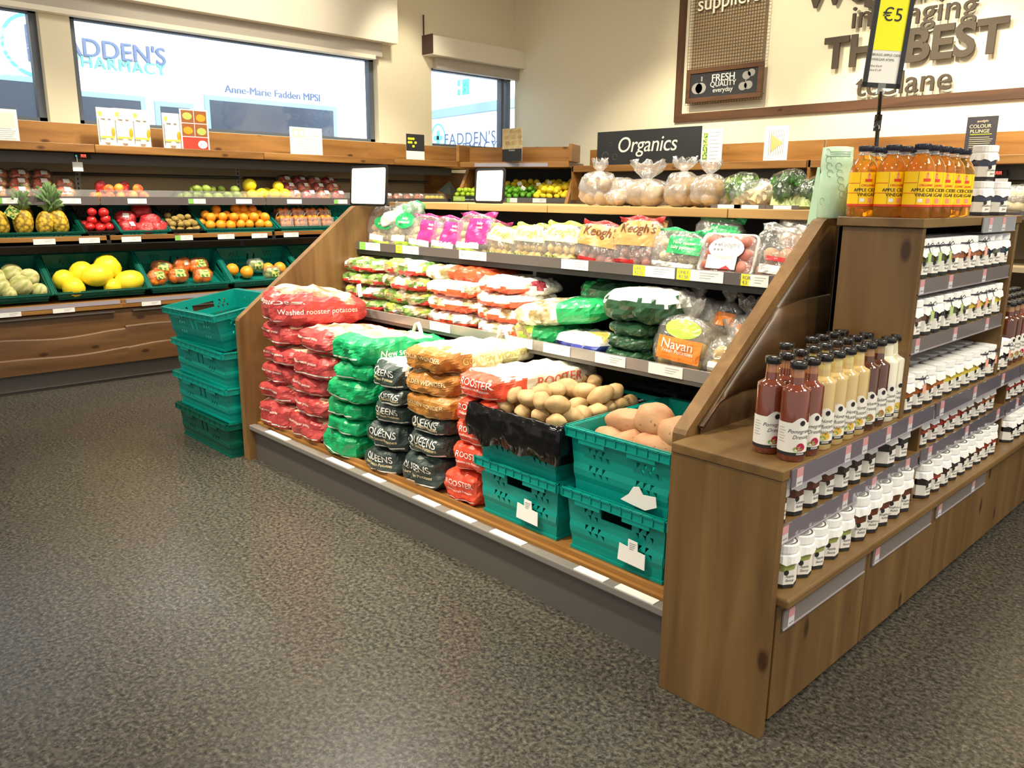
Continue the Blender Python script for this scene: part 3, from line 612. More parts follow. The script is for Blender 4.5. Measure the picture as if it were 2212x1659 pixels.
for yy in (.90, 1.76, 2.62): 
    MB().box((.02, yy, .365), (W0-.025, yy+.016, ZM-.02)).o('divider', W_BRN, jc); MB().box((.02, yy+.0, ZM), (W0-.025, yy+.016, HC-.025)).o('divider', W_BRN, jc)
LH = node_mat('lilac_label_holder', (.17, .15, .19), .12, coat=1., spec=.6); LHB = node_mat('clear_label_strip', (.23, .20, .20), .12, coat=1.)
PK = node_mat('pink_price_tab', (.62, .30, .32), .4); PKW = node_mat('white_price_tab', (.62, .60, .64), .4)
def holder(y0, y1, z, h, x, tabs, par, mat=LH, tilt=0.):
    o = MB().box((x, y0, z-h), (x+.004, y1, z)).o('label_holder', mat, par)
    MB().box((x, y0, z-h-.001), (x+.006, y1, z-h+.002)).o('holder_edge', RAILC, par)
    for t in tabs:
        MB().box((x+.0042, t, z-h*.5), (x+.0052, t+.030, z-.002), 0).box((x+.0042, t, z-h+.002), (x+.0052, t+.030, z-h*.5), 1).box((x+.0054, t+.005, z-h+.008), (x+.0058, t+.025, z-h+.011), 2).o('price_tab', [PK, PKW, INKG], par)
holder(.03, .90, HC-.003, .046, W0+.005, [.05, .30, .40, .55, .70], jc)
holder(.92, 1.76, HC-.003, .046, W0+.005, [.95, 1.25, 1.55], jc)
holder(1.78, 2.60, HC-.003, .046, W0+.005, [1.85, 2.2], jc)
holder(.03, .90, ZM-.0, .044, W0-.022, [.06, .38, .56, .80], jc); holder(.92, 1.76, ZM, .044, W0-.022, [.98, 1.32, 1.66], jc); holder(1.78, 2.6, ZM, .044, W0-.022, [1.9, 2.3], jc)
holder(.062, .52, .318, .050, W0+.001, [.085], jc, LHB); holder(.574, 1.02, .318, .050, W0+.001, [.585], jc, LHB); holder(1.07, 1.53, .318, .046, W0+.001, [1.08, 1.36], jc, LHB) if 0 else None
holder(1.06, 1.55, .318, .045, W0+.001, [1.075, 1.40], jc, LHB)

# ---------------- upper jar cabinet ----------------
UX0, UX1, UY0, UY1, UZ = .0707, .298, .652, 1.505, 1.2272
uc = thing('jar_cabinet', 'brown wooden upper cabinet of small jars standing on the counter', 'shelving unit', (UX0, UY0, HC))
def up(mb, n, mt, **k): o = mb.o(n, mt, uc, **k); o.location = -uc.location; return o
up(MB().box((UX0, UY0, HC), (UX1, UY0+.022, UZ-.026)), 'side_panel', W_BRN, bev=.002); up(MB().box((UX0, UY1-.022, HC), (UX1, UY1, UZ-.026)), 'side_panel', W_BRN, bev=.002)
up(MB().box((UX0-.002, UY0-.012, UZ-.025), (UX1+.004, UY1+.01, UZ)), 'top_board', W_BRNY, bev=.002); up(MB().box((UX0, UY0, HC), (UX0+.012, UY1, UZ-.026)), 'back_panel', BLK)
ZU1, ZU2 = 1.066, .902
for z in (ZU1, ZU2): up(MB().box((UX0+.012, UY0+.022, z-.018), (UX1-.008, UY1-.022, z)), 'shelf', W_BRNY)
hs = thing('x', 'x', 'x'); bpy.data.objects.remove(hs)
def uhold(*a):
    n0 = set(C.objects); holder(*a)
    for o in set(C.objects)-n0: o.location = -uc.location
uhold(UY0+.01, UY1-.03, ZU1, .042, UX1-.006, [UY0+.03, UY0+.25, UY0+.55], uc, LHB); uhold(UY0+.01, UY1-.03, ZU2, .042, UX1-.006, [UY0+.05, UY0+.35, UY0+.65], uc, LHB)
uhold(UY0+.45, UY1-.08, UZ-.002, .045, UX1+.006, [UY0+.50, UY0+.63], uc, RAILC)
# ---------------- crates ----------------
def crate(label, loc, rot=(0, 0, 0), sx=.6, sy=.4, H=.178, mat=TEAL, group=None, front='y', sticker=0, lip=True, seed=0, handle_x=False, lowf=1.):
    """ventilated stacking crate, origin at bottom centre; every wall is a grid with real openings"""
    t = thing('plastic_crate', label, 'crate', loc, rot, group)
    b = MB(); ins = .016; zt = H
    def wall(ax, s):
        half = (sx if ax == 'x' else sy)/2; off = (sy if ax == 'x' else sx)/2
        nx = int(2*half/.0135); nz = 11; vs = []; fs = []
        for j in range(nz+1):
            f = j/nz; z = .006+(zt-.006)*f; k = 1-(1-f)*.9; o = off-ins*(1-f)*1.0-.006+(.004 if j in (3, 4) else 0)
            for i in range(nx+1):
                a = (-1+2*i/nx)*(half-ins*(1-f)-.004)
                vs.append((a, s*o, z) if ax == 'x' else (s*o, a, z))
        hole = set(); tri = set()
        c = nx//2
        if ax == 'x' or True:
            for gx in (c-int(nx*.30), c+int(nx*.22)):
                for q in range(0, 6, 2):
                    for jj in (4, 7): tri.add((gx+q-1, jj, 0)); tri.add((gx+q, jj-1, 1))
                    tri.add((gx+q-1, 8, 1))
            for q in (-2, 2): hole |= {(c+q, 5), (c+q, 6), (c+q, 7)} if nx > 34 else set()
        if (ax == 'y' and not handle_x) or (ax == 'x' and handle_x):
            for q in range(-4, 5):
                for jj in (7, 8): hole.add((c+q, jj)); 
            tri = {t_ for t_ in tri if not (abs(t_[0]-c) <= 5 and t_[1] >= 6)}
        for j in range(nz):
            for i in range(nx):
                if (i, j) in hole: continue
                A, B, Cc, D = j*(nx+1)+i, j*(nx+1)+i+1, (j+1)*(nx+1)+i+1, (j+1)*(nx+1)+i
                if (i, j, 0) in tri: fs.append((A, B, Cc))
                elif (i, j, 1) in tri: fs.append((A, B, D))
                else: fs.append((A, B, Cc, D))
        return vs, fs
    w_ = MB()
    for ax in 'xy':
        for s in (-1, 1): w_.add(*wall(ax, s))
    w_.box((-sx/2+ins, -sy/2+ins, 0), (sx/2-ins, sy/2-ins, .008))
    w_.o('crate_body', mat, t, solid=.0035)
    r = MB(); h = .030; o = .010; 
    for s in (-1, 1):
        r.box((-sx/2-.002, s*(sy/2)-(.002 if s > 0 else .002), zt-.003), (sx/2+.002, s*(sy/2+o), zt)); r.box((-sx/2-.002, s*(sy/2+o-.003), zt-h), (sx/2+.002, s*(sy/2+o), zt))
        r.box((s*(sx/2), -sy/2-o, zt-.003), (s*(sx/2+o), sy/2+o, zt)); r.box((s*(sx/2+o-.003), -sy/2-o, zt-h), (s*(sx/2+o), sy/2+o, zt))
        r.box((-sx/2, s*(sy/2-.002), zt-h), (sx/2, s*(sy/2+o+.003), zt-h+.004)).box((-sx/2, s*(sy/2+o), zt-.004), (sx/2, s*(sy/2+o+.004), zt+.001))
        r.box((s*(sx/2-.002), -sy/2, zt-h), (s*(sx/2+o+.003), sy/2, zt-h+.004)).box((s*(sx/2+o), -sy/2, zt-.004), (s*(sx/2+o+.004), sy/2, zt+.001))
        n = 10
        for i in range(n+1): 
            a = -sx/2+sx*i/n; r.box((a-.0015, s*(sy/2), zt-h), (a+.0015, s*(sy/2+o+.004), zt))
        for i in range(8): a = -sy/2+sy*i/7; r.box((s*(sx/2), a-.0015, zt-h), (s*(sx/2+o+.004), a+.0015, zt))
        # stepped drop in the rim
        for q in (-1, 1):
            r.box((q*sx*.24-.05, s*(sy/2+o-.002), zt-h-.014), (q*sx*.24+.05, s*(sy/2+o+.001), zt-h+.002)); r.box((s*(sx/2+o-.002), q*sy*.22-.035, zt-h-.014), (s*(sx/2+o+.001), q*sy*.22+.035, zt-h+.002))
    r.o('crate_rim', mat, t)
    if lowf < 1:
        for ch in t.children:
            for v_ in ch.data.vertices: v_.co.z *= lowf+(1-lowf)*min(1, max(0, (v_.co.y+sy/2)/sy))
    if sticker:
        l = MB(); y = -sy/2+.003; x0 = sticker
        l.prism([(x0-.055, .034), (x0+.045, .030), (x0+.045, .078), (x0+.018, .080), (x0+.016, .108), (x0-.018, .110), (x0-.018, .084), (x0-.050, .088)], y-.002, y-.001+.001, 'y', 0)
        for q in range(4): l.box((x0-.012, y-.0026, .098-q*.006), (x0+.012-.003*q, y-.002, .100-q*.006), 1)
        l.o('paper_label', [WHT, INKG], t, rot=(0, 0, 0)).location = (0, -.002, 0)
    return t

# stack of four crates beside the potato bay
for i, (z, mt, lb) in enumerate(((0, TEALD, 'dark green plastic crate at the bottom of the stack on the floor'), (.177, TEAL, 'teal plastic crate in the stack, resting on the dark green one'), (.353, TEAL, 'teal plastic crate in the stack, third up from the floor'))):
    crate(lb, (-2.865+.008*i, .195, z+.001*i), (0, 0, [0, .01, -.008][i]), mat=mt, group='crates stacked beside the potato bay')
crate('topmost teal crate of the floor stack, empty and tipped up at the back', (-2.875, .20, .553), (math.radians(9), math.radians(-1.5), .006), mat=TEAL, group='crates stacked beside the potato bay', H=.185)

# ---------------- sack and bag shapes ----------------
def boxgrid(nx, ny, nz):
    """welded grid over a cube surface: list of unit points and quads"""
    idx = {}; pts = []; fs = []
    def P(i, j, k):
        if (i, j, k) not in idx: idx[(i, j, k)] = len(pts); pts.append((-1+2*i/nx, -1+2*j/ny, -1+2*k/nz))
        return idx[(i, j, k)]
    for i in range(nx):
        for j in range(ny): fs += [(P(i,j,0),P(i,j+1,0),P(i+1,j+1,0),P(i+1,j,0)), (P(i,j,nz),P(i+1,j,nz),P(i+1,j+1,nz),P(i,j+1,nz))]
        for k in range(nz): fs += [(P(i,0,k),P(i+1,0,k),P(i+1,0,k+1),P(i,0,k+1)), (P(i,ny,k),P(i,ny,k+1),P(i+1,ny,k+1),P(i+1,ny,k))]
    for j in range(ny):
        for k in range(nz): fs += [(P(0,j,k),P(0,j,k+1),P(0,j+1,k+1),P(0,j+1,k)), (P(nx,j,k),P(nx,j+1,k),P(nx,j+1,k+1),P(nx,j,k+1))]
    return pts, fs
_bg = {}
def bagshape(w, d, h, seed, k=5., crump=.008, n=(16, 18, 10), taper=0., pinch=0., freq=11., sag=0., lump=.0, tz=0.):
    """crumpled sack; origin bottom centre, front end at -y. taper: back end gets lower; tz: top (z+) gets flat like a sealed bag top"""
    if n not in _bg: _bg[n] = boxgrid(*n)
    pts, fs = _bg[n]; vs = []; rnd = Vector((seed*11.3, seed*5.7, seed*2.9))
    for p in pts:
        q = Vector(p); m = max(abs(c) for c in q); nk = (abs(q.x)**k+abs(q.y)**k+abs(q.z)**k)**(1/k); q = q*(m/nk)
        tb = (q.y+1)/2; tt = (q.z+1)/2
        sx = 1-pinch*tb**3; sz = 1-taper*tb**2.2; dy = 1.
        if tz: sx *= 1-.0*tt; dy = 1-tz*tt**1.6
        x = q.x*w/2*sx; y = q.y*d/2*dy; z = (q.z*sz+1-(1-sz)*.75)*h/2 if taper else (q.z+1)*h/2
        P = Vector((x, y, z)); s = P*freq+rnd
        a = abs(noise.noise(s))+.5*abs(noise.noise(s*2.1)); b_ = noise.noise(P*freq*.45+rnd*1.3)
        nd = q.normalized(); disp = crump*(1.1-2.6*a)+lump*b_
        P += Vector((nd.x, nd.y, nd.z))*disp
        if sag: P.z -= sag*(1-(q.x)**2)*tt*(1-.4*tb)*0; P.z += sag*noise.noise(Vector((x*6, y*6, seed)))*tt
        if P.z < .001: P.z = .001+.1*P.z*0
        vs.append(tuple(P))
    return vs, fs
def sack(label, M4, w, d, h, seed, mats, matf, group, decals=(), name='potato_sack', cat='potato sack', handle=False, parent_parts=(), **k):
    """paper or film sack as one thing; matf(x, y, z normalised -1..1, normal) picks a material"""
    t = thing(name, label, cat, (0, 0, 0), (0, 0, 0), group); t.matrix_world = M4
    vs, fs = bagshape(w, d, h, seed, **k); b = MB(); b.add(vs, fs)
    smooth = k.get('crump', .008) < .004
    for i, f in enumerate(fs):
        c = sum((Vector(vs[j]) for j in f), Vector())/len(f); nn = (Vector(vs[f[1]])-Vector(vs[f[0]])).cross(Vector(vs[f[2]])-Vector(vs[f[0]])).normalized()
        b.mi[i] = matf(c.x/(w/2), c.y/(d/2), c.z/(h/2)-1, nn); b.sm[i] = smooth
    b.o('sack_body', mats, t)
    bvh = BVHTree.FromPolygons([Vector(v) for v in vs], fs)
    for nm, mt, items in decals:
        l = MB()
        for shp, org, u, v in items: decal(l, bvh, shp, org, u, v)
        if l.f: l.o(nm, mt, t)
    if handle:
        hx, hy, hz = handle; l = MB(); pts = [(hx-.035+.07*i/10, hy, hz+.055*math.sin(PI*i/10)) for i in range(11)]; l.ribbon(pts, (0, .018, .004)); l.o('carry_handle', WHT, t, solid=.002)
    return t
def paper(name, c1, rough=.42, c2=None):
    m = node_mat(name, c1, rough, spec=.5, coat=.25); m.node_tree.nodes['Principled BSDF'].inputs['Coat Roughness'].default_value = .25
    if c2: mottle(m, c1, c2, 9., lo=.4, hi=.6)
    return bump(m, 34, .55, .012, detail=4)
RED = paper('red_sack_print', (.47, .055, .055)); REDW = node_mat('pale_window_red', (.72, .33, .20), .3); mottle(REDW, (.62, .16, .10), (.85, .62, .40), 11., lo=.42, hi=.55); bump(REDW, 30, .5, .01)
GRN = paper('green_sack_print', (.0, .33, .11)); GRNW = node_mat('pale_window_green', (.6, .7, .3), .3); mottle(GRNW, (.45, .62, .25), (.85, .75, .42), 11., lo=.42, hi=.55); bump(GRNW, 30, .5, .01)
BKG = paper('dark_slate_sack', (.035, .055, .05)); BRO = paper('brown_orange_sack', (.40, .17, .03)); ORG = paper('orange_red_sack', (.72, .07, .03)); CRM = paper('cream_sack_paper', (.80, .76, .62)); CRMY = paper('cream_sack_yellow', (.85, .78, .52))
INKW = node_mat('white_print', (.85, .82, .76), .5); INKY = node_mat('cream_print', (.80, .66, .38), .5); INKR = node_mat('red_print', (.60, .10, .06), .5); INKO = node_mat('olive_print', (.55, .48, .12), .5)
T = fine_text
def col(boxes, kind, depth, labels, Yf=None, group=None, seed0=0, gap=.0):
    """one column of stacked sacks; boxes are the front ends measured bottom to top"""
    x0, x1, yt, yb = boxes[0]
    if Yf is None: Yf = at((x0+x1)/2, yb, 'z', ZR+.004).y
    z = ZR+.003; out = []
    for i, (x0, x1, yt, yb) in enumerate(boxes):
        xm = (x0+x1)/2; X0 = at(x0, (yt+yb)/2, 'y', Yf).x; X1 = at(x1, (yt+yb)/2, 'y', Yf).x; zt = at(xm, yt, 'y', Yf).z
        h = max(.05, zt-z); w = X1-X0; kd = kind[i] if isinstance(kind, (list, tuple)) else kind
        out.append(KINDS[kd](labels[i], X0, X1, Yf+.006*((i*7) % 3), z, h*.97, depth[i] if isinstance(depth, (list, tuple)) else depth, seed0+i, group)); z += h+gap
    return out
def place(X0, X1, Yf, z, d, yaw=0.):
    if yaw == 0.: yaw = .07*math.sin(z*57+X0*9); X0 += .006*math.sin(z*91); X1 += .006*math.sin(z*91)
    return Matrix.Translation(((X0+X1)/2, Yf+d/2, z)) @ Matrix.Rotation(yaw, 4, 'Z')
FX, FZ_ = (1, 0, 0), (0, 0, 1)
def k_red(label, X0, X1, Yf, z, h, d, seed, group, yaw=0., handle=False, big=False):
    w = X1-X0; ts = w*.055 if not big else w*.12; y = -d/2-.02
    dec = [('white_stripe', INKW, [(strip(w*.86, .0060, 14, 1, .03*((seed % 3)-1)), (0, y, h*.22), FX, FZ_)]), ('lettering', INKW, [(T('Washed rooster potatoes', ts, bold=.012), (-w*.08, y, h*.66), FX, FZ_)])]
    if big: dec.append(('lettering', INKW, [(T('Washed rooster potatoes', .034), (w/2+.02, 0, h*.42), (0, 1, 0), FZ_)]))
    return sack(label, place(X0, X1, Yf, z, d, yaw), w, d, h, seed, [RED, REDW], lambda x, yy, zz, n: 1 if (n.z > .5 and -.78 < yy < .7 and abs(x) < .85) else 0, group, dec, crump=.0125, taper=.45, pinch=.25, k=4.2 if not big else 3.2, handle=handle)
def k_green(label, X0, X1, Yf, z, h, d, seed, group):
    w = X1-X0; y = -d/2-.02; dec = [('white_stripe', INKW, [(strip(w*.8, .0055, 14, 1, .10*((seed % 3)-1)-.05), (-w*.05, y, h*.24), FX, FZ_)])]
    if d > .42: dec.append(('lettering', INKW, [(T('New season', .040, bold=.012), (w/2+.02, -d*.10, h*.45), (0, 1, 0), FZ_)]))
    return sack(label, place(X0, X1, Yf, z, d), w, d, h, seed, [GRN, GRNW], lambda x, yy, zz, n: 1 if (n.z > .6 and -.65 < yy < .6 and abs(x) < .7) else 0, group, dec, crump=.014, taper=.4, pinch=.25, k=4.5, handle=(0, .13, h*.75) if d > .42 else False)
def k_queens(label, X0, X1, Yf, z, h, d, seed, group, white=False):
    w = X1-X0; y = -d/2-.02
    dec = [('white_stripe', INKW, [(strip(w*.9, .006, 14, 1, .03), (0, y, h*.16), FX, FZ_)]), ('lettering', INKW, [(T('QUEENS', w*.175, bold=.012), (w*.05, y, h*.66), FX, FZ_)]), ('lettering', INKY, [(T('New Season Potatoes', w*.075, bold=.01), (w*.05, y, h*.42), FX, FZ_)])]
    return sack(label, place(X0, X1, Yf, z, d), w, d, h, seed, [BKG, CRM], lambda x, yy, zz, n: 1 if (white and n.z > .3 and yy > -.75) or yy > .1 and white else 0, group, dec, crump=.0125, taper=.4, pinch=.2, k=4.2)
def k_gold(label, X0, X1, Yf, z, h, d, seed, group):
    w = X1-X0; y = -d/2-.02; top = d > .42
    dec = [('dark_stripe', INKY, [(strip(w*.9, .003, 12, 1, -.04), (0, y, h*.14), FX, FZ_)]), ('lettering', INKY, [(T('GOLDEN WONDER', w*.088, bold=.012), (w*.02, y, h*.60), FX, FZ_)])]
    if top: dec.append(('lettering', INKO, [(T('GOLDEN WONDER', .038), (w/2+.02, d*.02, h*.52), (0, 1, 0), FZ_), (T('Delicious Irish Potatoes', .022), (w/2+.02, d*.02, h*.28), (0, 1, 0), FZ_)]))
    return sack(label, place(X0, X1, Yf, z, d), w, d, h, seed, [BRO, CRMY], lambda x, yy, zz, n: 1 if yy > -.50 or (n.z > .8 and yy > -.8 and top) else 0, group, dec, crump=.0125, taper=.35, pinch=.2, k=5, handle=(0, .15, h*.78) if top else False)
def k_roost(label, X0, X1, Yf, z, h, d, seed, group, yaw=0.):
    w = X1-X0; y = -d/2-.02; top = d > .42
    dec = [('lettering', INKW, [(T('ROOSTER', w*.165, bold=.012), (w*.05, y, h*.66), FX, FZ_), (T('Delicious Irish Potatoes', w*.068, bold=.008), (w*.04, y, h*.42), FX, FZ_)]), ('white_stripe', INKW, [(strip(w*.85, .003, 12, 1, .0), (0, y, h*.16), FX, FZ_)])]
    if top: dec.append(('lettering', INKR, [(T('ROOSTER', .050, bold=.004), (w/2+.02, d*.06, h*.55), (0, 1, 0), FZ_)])); dec.append(('lettering', INKO, [(T('Delicious Irish Potatoes', .022), (w/2+.02, d*.04, h*.25), (0, 1, 0), FZ_)]))
    return sack(label, place(X0, X1, Yf, z, d, yaw), w, d, h, seed, [ORG, CRM], lambda x, yy, zz, n: 1 if yy > (-.45 if top else .0) or (top and n.z > .75 and yy > -.8) else 0, group, dec, crump=.0125, taper=.3, pinch=.2, k=5)
KINDS = dict(red=k_red, green=k_green, queens=k_queens, gold=k_gold, roost=k_roost, queensw=lambda *a: k_queens(*a, white=True))
def lv(desc, n, extra='', top=None):
    P = ['lowest', 'second from the bottom', 'third from the bottom', 'fourth from the bottom', 'fifth from the bottom', 'sixth from the bottom']
    L = ['%s, %s%s' % (desc, P[i], extra) for i in range(n)]
    if top: L[-1] = top
    return L
G1 = 'printed potato sacks piled on the bottom deck'
col([(554, 616, 867, 925), (552, 617, 831, 880), (553, 622, 787, 840), (561, 626, 750, 798), (556, 620, 697, 755)], 'red', .36, lv('red rooster sack in the left stack against the end panel', 5), group=G1, seed0=1)
col([(617, 692, 898, 953), (621, 692, 858, 905), (618, 690, 816, 862), (622, 704, 764, 826), (633, 706, 712, 762)], 'red', [.36, .36, .36, .38, .44], lv('red rooster sack in the second red stack from the left', 5), group=G1, seed0=11)
zt_ = at(590, 690, 'y', .12).z
k_red('big red washed rooster sack lying across the top of the two red stacks', -2.36, -2.075, .075, zt_-.035, .19, .46, 33, G1, yaw=-.42, handle=(.03, .20, .13), big=True)
col([(692, 760, 935, 986), (696, 760, 904, 946), (693, 765, 866, 915), (698, 772, 820, 880), (711, 776, 788, 832), (702, 786, 730, 800)], 'green', [.36]*5+[.46], lv('bright green sack in the green stack', 6, top='long green new season sack on top of the green stack, handle up'), group=G1, seed0=21)
col([(779, 846, 970, 1021), (780, 851, 913, 972), (795, 858, 872, 928), (805, 860, 843, 888), (792, 861, 785, 845)], ['queens']*4+['queensw'], [.34]*5, lv('dark Queens potato sack in the left Queens stack', 5, top='dark Queens sack with white upper side on top of the left Queens stack'), group=G1, seed0=31)
col([(862, 942, 984, 1056), (866, 950, 937, 1012), (872, 955, 902, 955), (871, 960, 855, 905), (858, 950, 806, 866), (858, 952, 752, 823)], ['queens']*3+['gold']*3, [.36]*5+[.50], lv('dark Queens sack under the brown sacks', 3)+['brown golden wonder sack, lowest of the three', 'brown golden wonder sack, middle of the three', 'brown and cream golden wonder sack on top, handle up'], group=G1, seed0=41)
col([(954, 1022, 1018, 1087), (968, 1038, 962, 1016), (973, 1040, 912, 966), (977, 1050, 862, 912), (983, 1072, 810, 860)], ['roost']*5, [.34]*4+[.56], lv('orange-red Rooster sack beside the teal crates', 5, top='long cream and red Rooster sack on top, reaching back over the crate of potatoes'), group=G1, seed0=51)

# ---------------- crates of loose potatoes ----------------
POT = node_mat('potato_skin', (.42, .27, .12), .6); mottle(POT, (.36, .22, .09), (.56, .40, .20), 16, lo=.35, hi=.7, c3=(.20, .11, .045), scale3=120, thr=.70); bump(POT, 70, .12, .004)
SWP = node_mat('sweet_potato_skin', (.46, .22, .12), .55); mottle(SWP, (.45, .20, .10), (.60, .36, .19), 10, stretch=(1, 1, 1), lo=.3, hi=.7, c3=(.25, .10, .05), scale3=60, thr=.68); bump(SWP, 30, .2, .006)
def lump_proto(name, label, cat, mats, r, seed, lump=.10, group=None, n=10, freq=1.2, **k):
    o = MB().blob((0, 0, 0), r, seed, n, lump, freq, **k).o(name, mats); tag(o, label, cat, group); return o
protos = []
def hideproto(o): C.objects.unlink(o); protos.append(o); return o
POTS = [hideproto(lump_proto('potato', 'x', 'potato', POT, r, s, .09)) for s, r in enumerate(((.036, .028, .027), (.043, .030, .028), (.033, .030, .027), (.048, .031, .029)))]
SWPS = [hideproto(lump_proto('sweet_potato', 'x', 'sweet potato', SWP, r, s+10, .13)) for s, r in enumerate(((.062, .042, .040), (.078, .040, .038), (.055, .046, .042)))]
def put(o, label, loc, rot, group, s=1., kind=None):
    c = o.copy(); C.objects.link(c); c.location = loc; c.rotation_euler = rot; c.scale = (s, s, s); c['label'] = label; c['group'] = group; return c
def pile(prs, what, where, x0, x1, y0, y1, zf, r, layers, group, rnd, M=None, jit=.25, keep=1., rr=None):
    """loose things piled in rows inside a box; zf is the floor height"""
    k = 0
    for la in range(layers):
        ins = r*.5*la; nx = max(1, int((x1-x0-2*ins)/(2*r*1.02))); ny = max(1, int((y1-y0-2*ins)/(2*r*1.0)))
        for j in range(ny):
            for i in range(nx):
                if la == layers-1 and rnd.random() > keep: continue
                x = x0+ins+r+(x1-x0-2*ins-2*r)*(i/(nx-1) if nx > 1 else .5)+rnd.uniform(-jit, jit)*r*.5; y = y0+ins+r+(y1-y0-2*ins-2*r)*(j/(ny-1) if ny > 1 else .5)+rnd.uniform(-jit, jit)*r*.5
                z = zf+r+la*r*1.5+rnd.uniform(-.1, .25)*r; P = Vector((x, y, z)); 
                if M is not None: P = M @ P
                rw = ['front', 'second', 'third', 'fourth', 'fifth', 'sixth', 'seventh', 'eighth'][min(j, 7)]; ly = ['lowest layer', 'middle layer', 'top layer'][2 if la == layers-1 else min(la, 1)] if layers > 1 else 'single layer'
                put(prs[(i*3+j*5+la*7+k) % len(prs)], '%s, %s, %s row, %s from left, %s' % (what, where, rw, ordn(i), ly), P, (rnd.uniform(-.4, .4), rnd.uniform(-.4, .4), rnd.uniform(0, 6.3)), group, rnd.uniform(.9, 1.1)); k += 1
rnd = random.Random(4)
CRG = 'teal crates on the bottom deck of the potato bay'
cxl, cxr, cyf = -.720, -.305, .16
crate('teal crate under the black-lined crate of potatoes', (cxl, cyf+.29, ZR+.004), sx=.385, sy=.58, H=.205, group=CRG, sticker=.06, handle_x=True)
crate('teal crate on the deck under the crate of sweet potatoes', (cxr, cyf+.29, ZR+.004), sx=.385, sy=.58, H=.205, group=CRG, sticker=.08, handle_x=True)
zu = ZR+.004+.185
crate('teal crate of sweet potatoes on top at right', (cxr, cyf+.27, zu), sx=.385, sy=.52, H=.215, group=CRG)
l = MB(); l.prism([(cxr+.06, zu+.03), (cxr+.11, zu+.025), (cxr+.15, zu+.045), (cxr+.145, zu+.075), (cxr+.10, zu+.07), (cxr+.085, zu+.09), (cxr+.065, zu+.085), (cxr+.05, zu+.06), (cxr+.02, zu+.035)], cyf+.008, cyf+.010, 'y')
tl = l.o('torn_paper_label', WHT); tag(tl, 'torn white paper remnant stuck on the front of the sweet potato crate', 'label')
crate('teal crate under the black plastic liner, holding pale potatoes', (cxl, cyf+.27, zu), sx=.385, sy=.56, H=.205, group=CRG)
# black liner draped over the crate
LIN = node_mat('black_glossy_plastic', (.004, .004, .005), .14, spec=.35); bump(LIN, 15, .75, .02, detail=1)
l = MB(); vs = []; fs = []; n = 30; rim = [(-.20, -.285), (.20, -.285), (.20, .285), (-.20, .285)]
per = []
for a in range(4):
    p0, p1 = rim[a], rim[(a+1) % 4]
    for i in range(n): per.append((p0[0]+(p1[0]-p0[0])*i/n, p0[1]+(p1[1]-p0[1])*i/n))
zr_ = zu+.205
for i, (x, y) in enumerate(per):
    nn = Vector((x/.2, y/.285)).normalized(); f1 = noise.noise((x*14, y*14, 1.))*1.5; f2 = noise.noise((x*30, y*30, 5.))*1.4
    front = y < -.2; hang = (.115+.02*f1) if front else (.03 if x > .19 else .05)
    for q, (o, dz) in enumerate(((-.05, -.10), (-.02, -.03), (-.004, .006+.006*f2), (.014, .008), (.022+.008*f1, -.02), (.026+.014*f2, -hang*.5), (.020+.012*f1, -hang))):
        vs.append((cxl+x+nn.x*o, cyf+.27+y+nn.y*o*1., zr_+dz))
N = len(per)
for i in range(N):
    for q in range(6): a = i*7+q; b_ = ((i+1) % N)*7+q; fs.append((a, b_, b_+1, a+1))
l.add(vs, fs, 0, True); lo = l.o('crate_liner', LIN, solid=.0015); tag(lo, 'shiny black plastic liner folded over the rim of the left potato crate', 'plastic liner')
MB().box((cxl-.17, cyf+.03, zu+.10), (cxl+.17, cyf+.52, zu+.102)).o('liner_floor', LIN, lo)
pile(POTS, 'pale brown potato', 'black-lined crate', cxl-.165, cxl+.165, cyf+.02, cyf+.50, zu+.115, .031, 3, 'loose potatoes in the black-lined crate', rnd, keep=.55)
rnd = random.Random(8)
for i, (dx, dyy, dz, s, pr, rx, rz_) in enumerate([(-.12, .05, .16, 1, 0, 0, .3), (-.06, .09, .215, 1.05, 1, 1.1, .4), (.03, .10, .235, 1.25, 2, 0, .2), (-.03, .05, .165, 1, 1, .3, 1.2), (.04, .05, .165, 1., 2, .1, 2.), (.11, .05, .165, 1.1, 1, .2, .5), (.135, .09, .215, 1.25, 2, 0, 0.), (-.11, .15, .17, 1, 1, 0, 1), (0, .16, .17, 1, 0, 0, 2), (.10, .17, .17, 1, 1, 0, .4), (-.07, .25, .17, 1, 2, 0, .4), (.05, .26, .17, 1.1, 0, 0, .4), (.12, .28, .17, 1, 2, 0, .8)]):
    W8 = ['at the front left corner', 'standing on end', 'the big one heaped on top', 'lying low behind the rim', 'under the big one', 'low at right front', 'large, against the counter end panel', 'behind the standing one at left', 'in the middle behind the big one', 'right of middle, behind', 'at the back left', 'at the back middle', 'at the back right']
    put(SWPS[pr], 'sweet potato %s' % W8[i], (cxr+dx*.88, cyf+.055+dyy, zu+dz+.015), (rx, .2*((i % 3)-1), rz_), 'loose sweet potatoes in the right teal crate', s)
crate('teal crate of potatoes set back behind the sweet potatoes', (cxr+.06, cyf+.79, zu-.02), sx=.385, sy=.46, H=.26, group=CRG) if 0 else None
pile(POTS, 'pale brown potato', 'rear teal crate at right end', cxr-.02, cxr+.17, cyf+.36, cyf+.51, zu+.12, .034, 2, 'loose potatoes at the back right of the deck', rnd, keep=1)
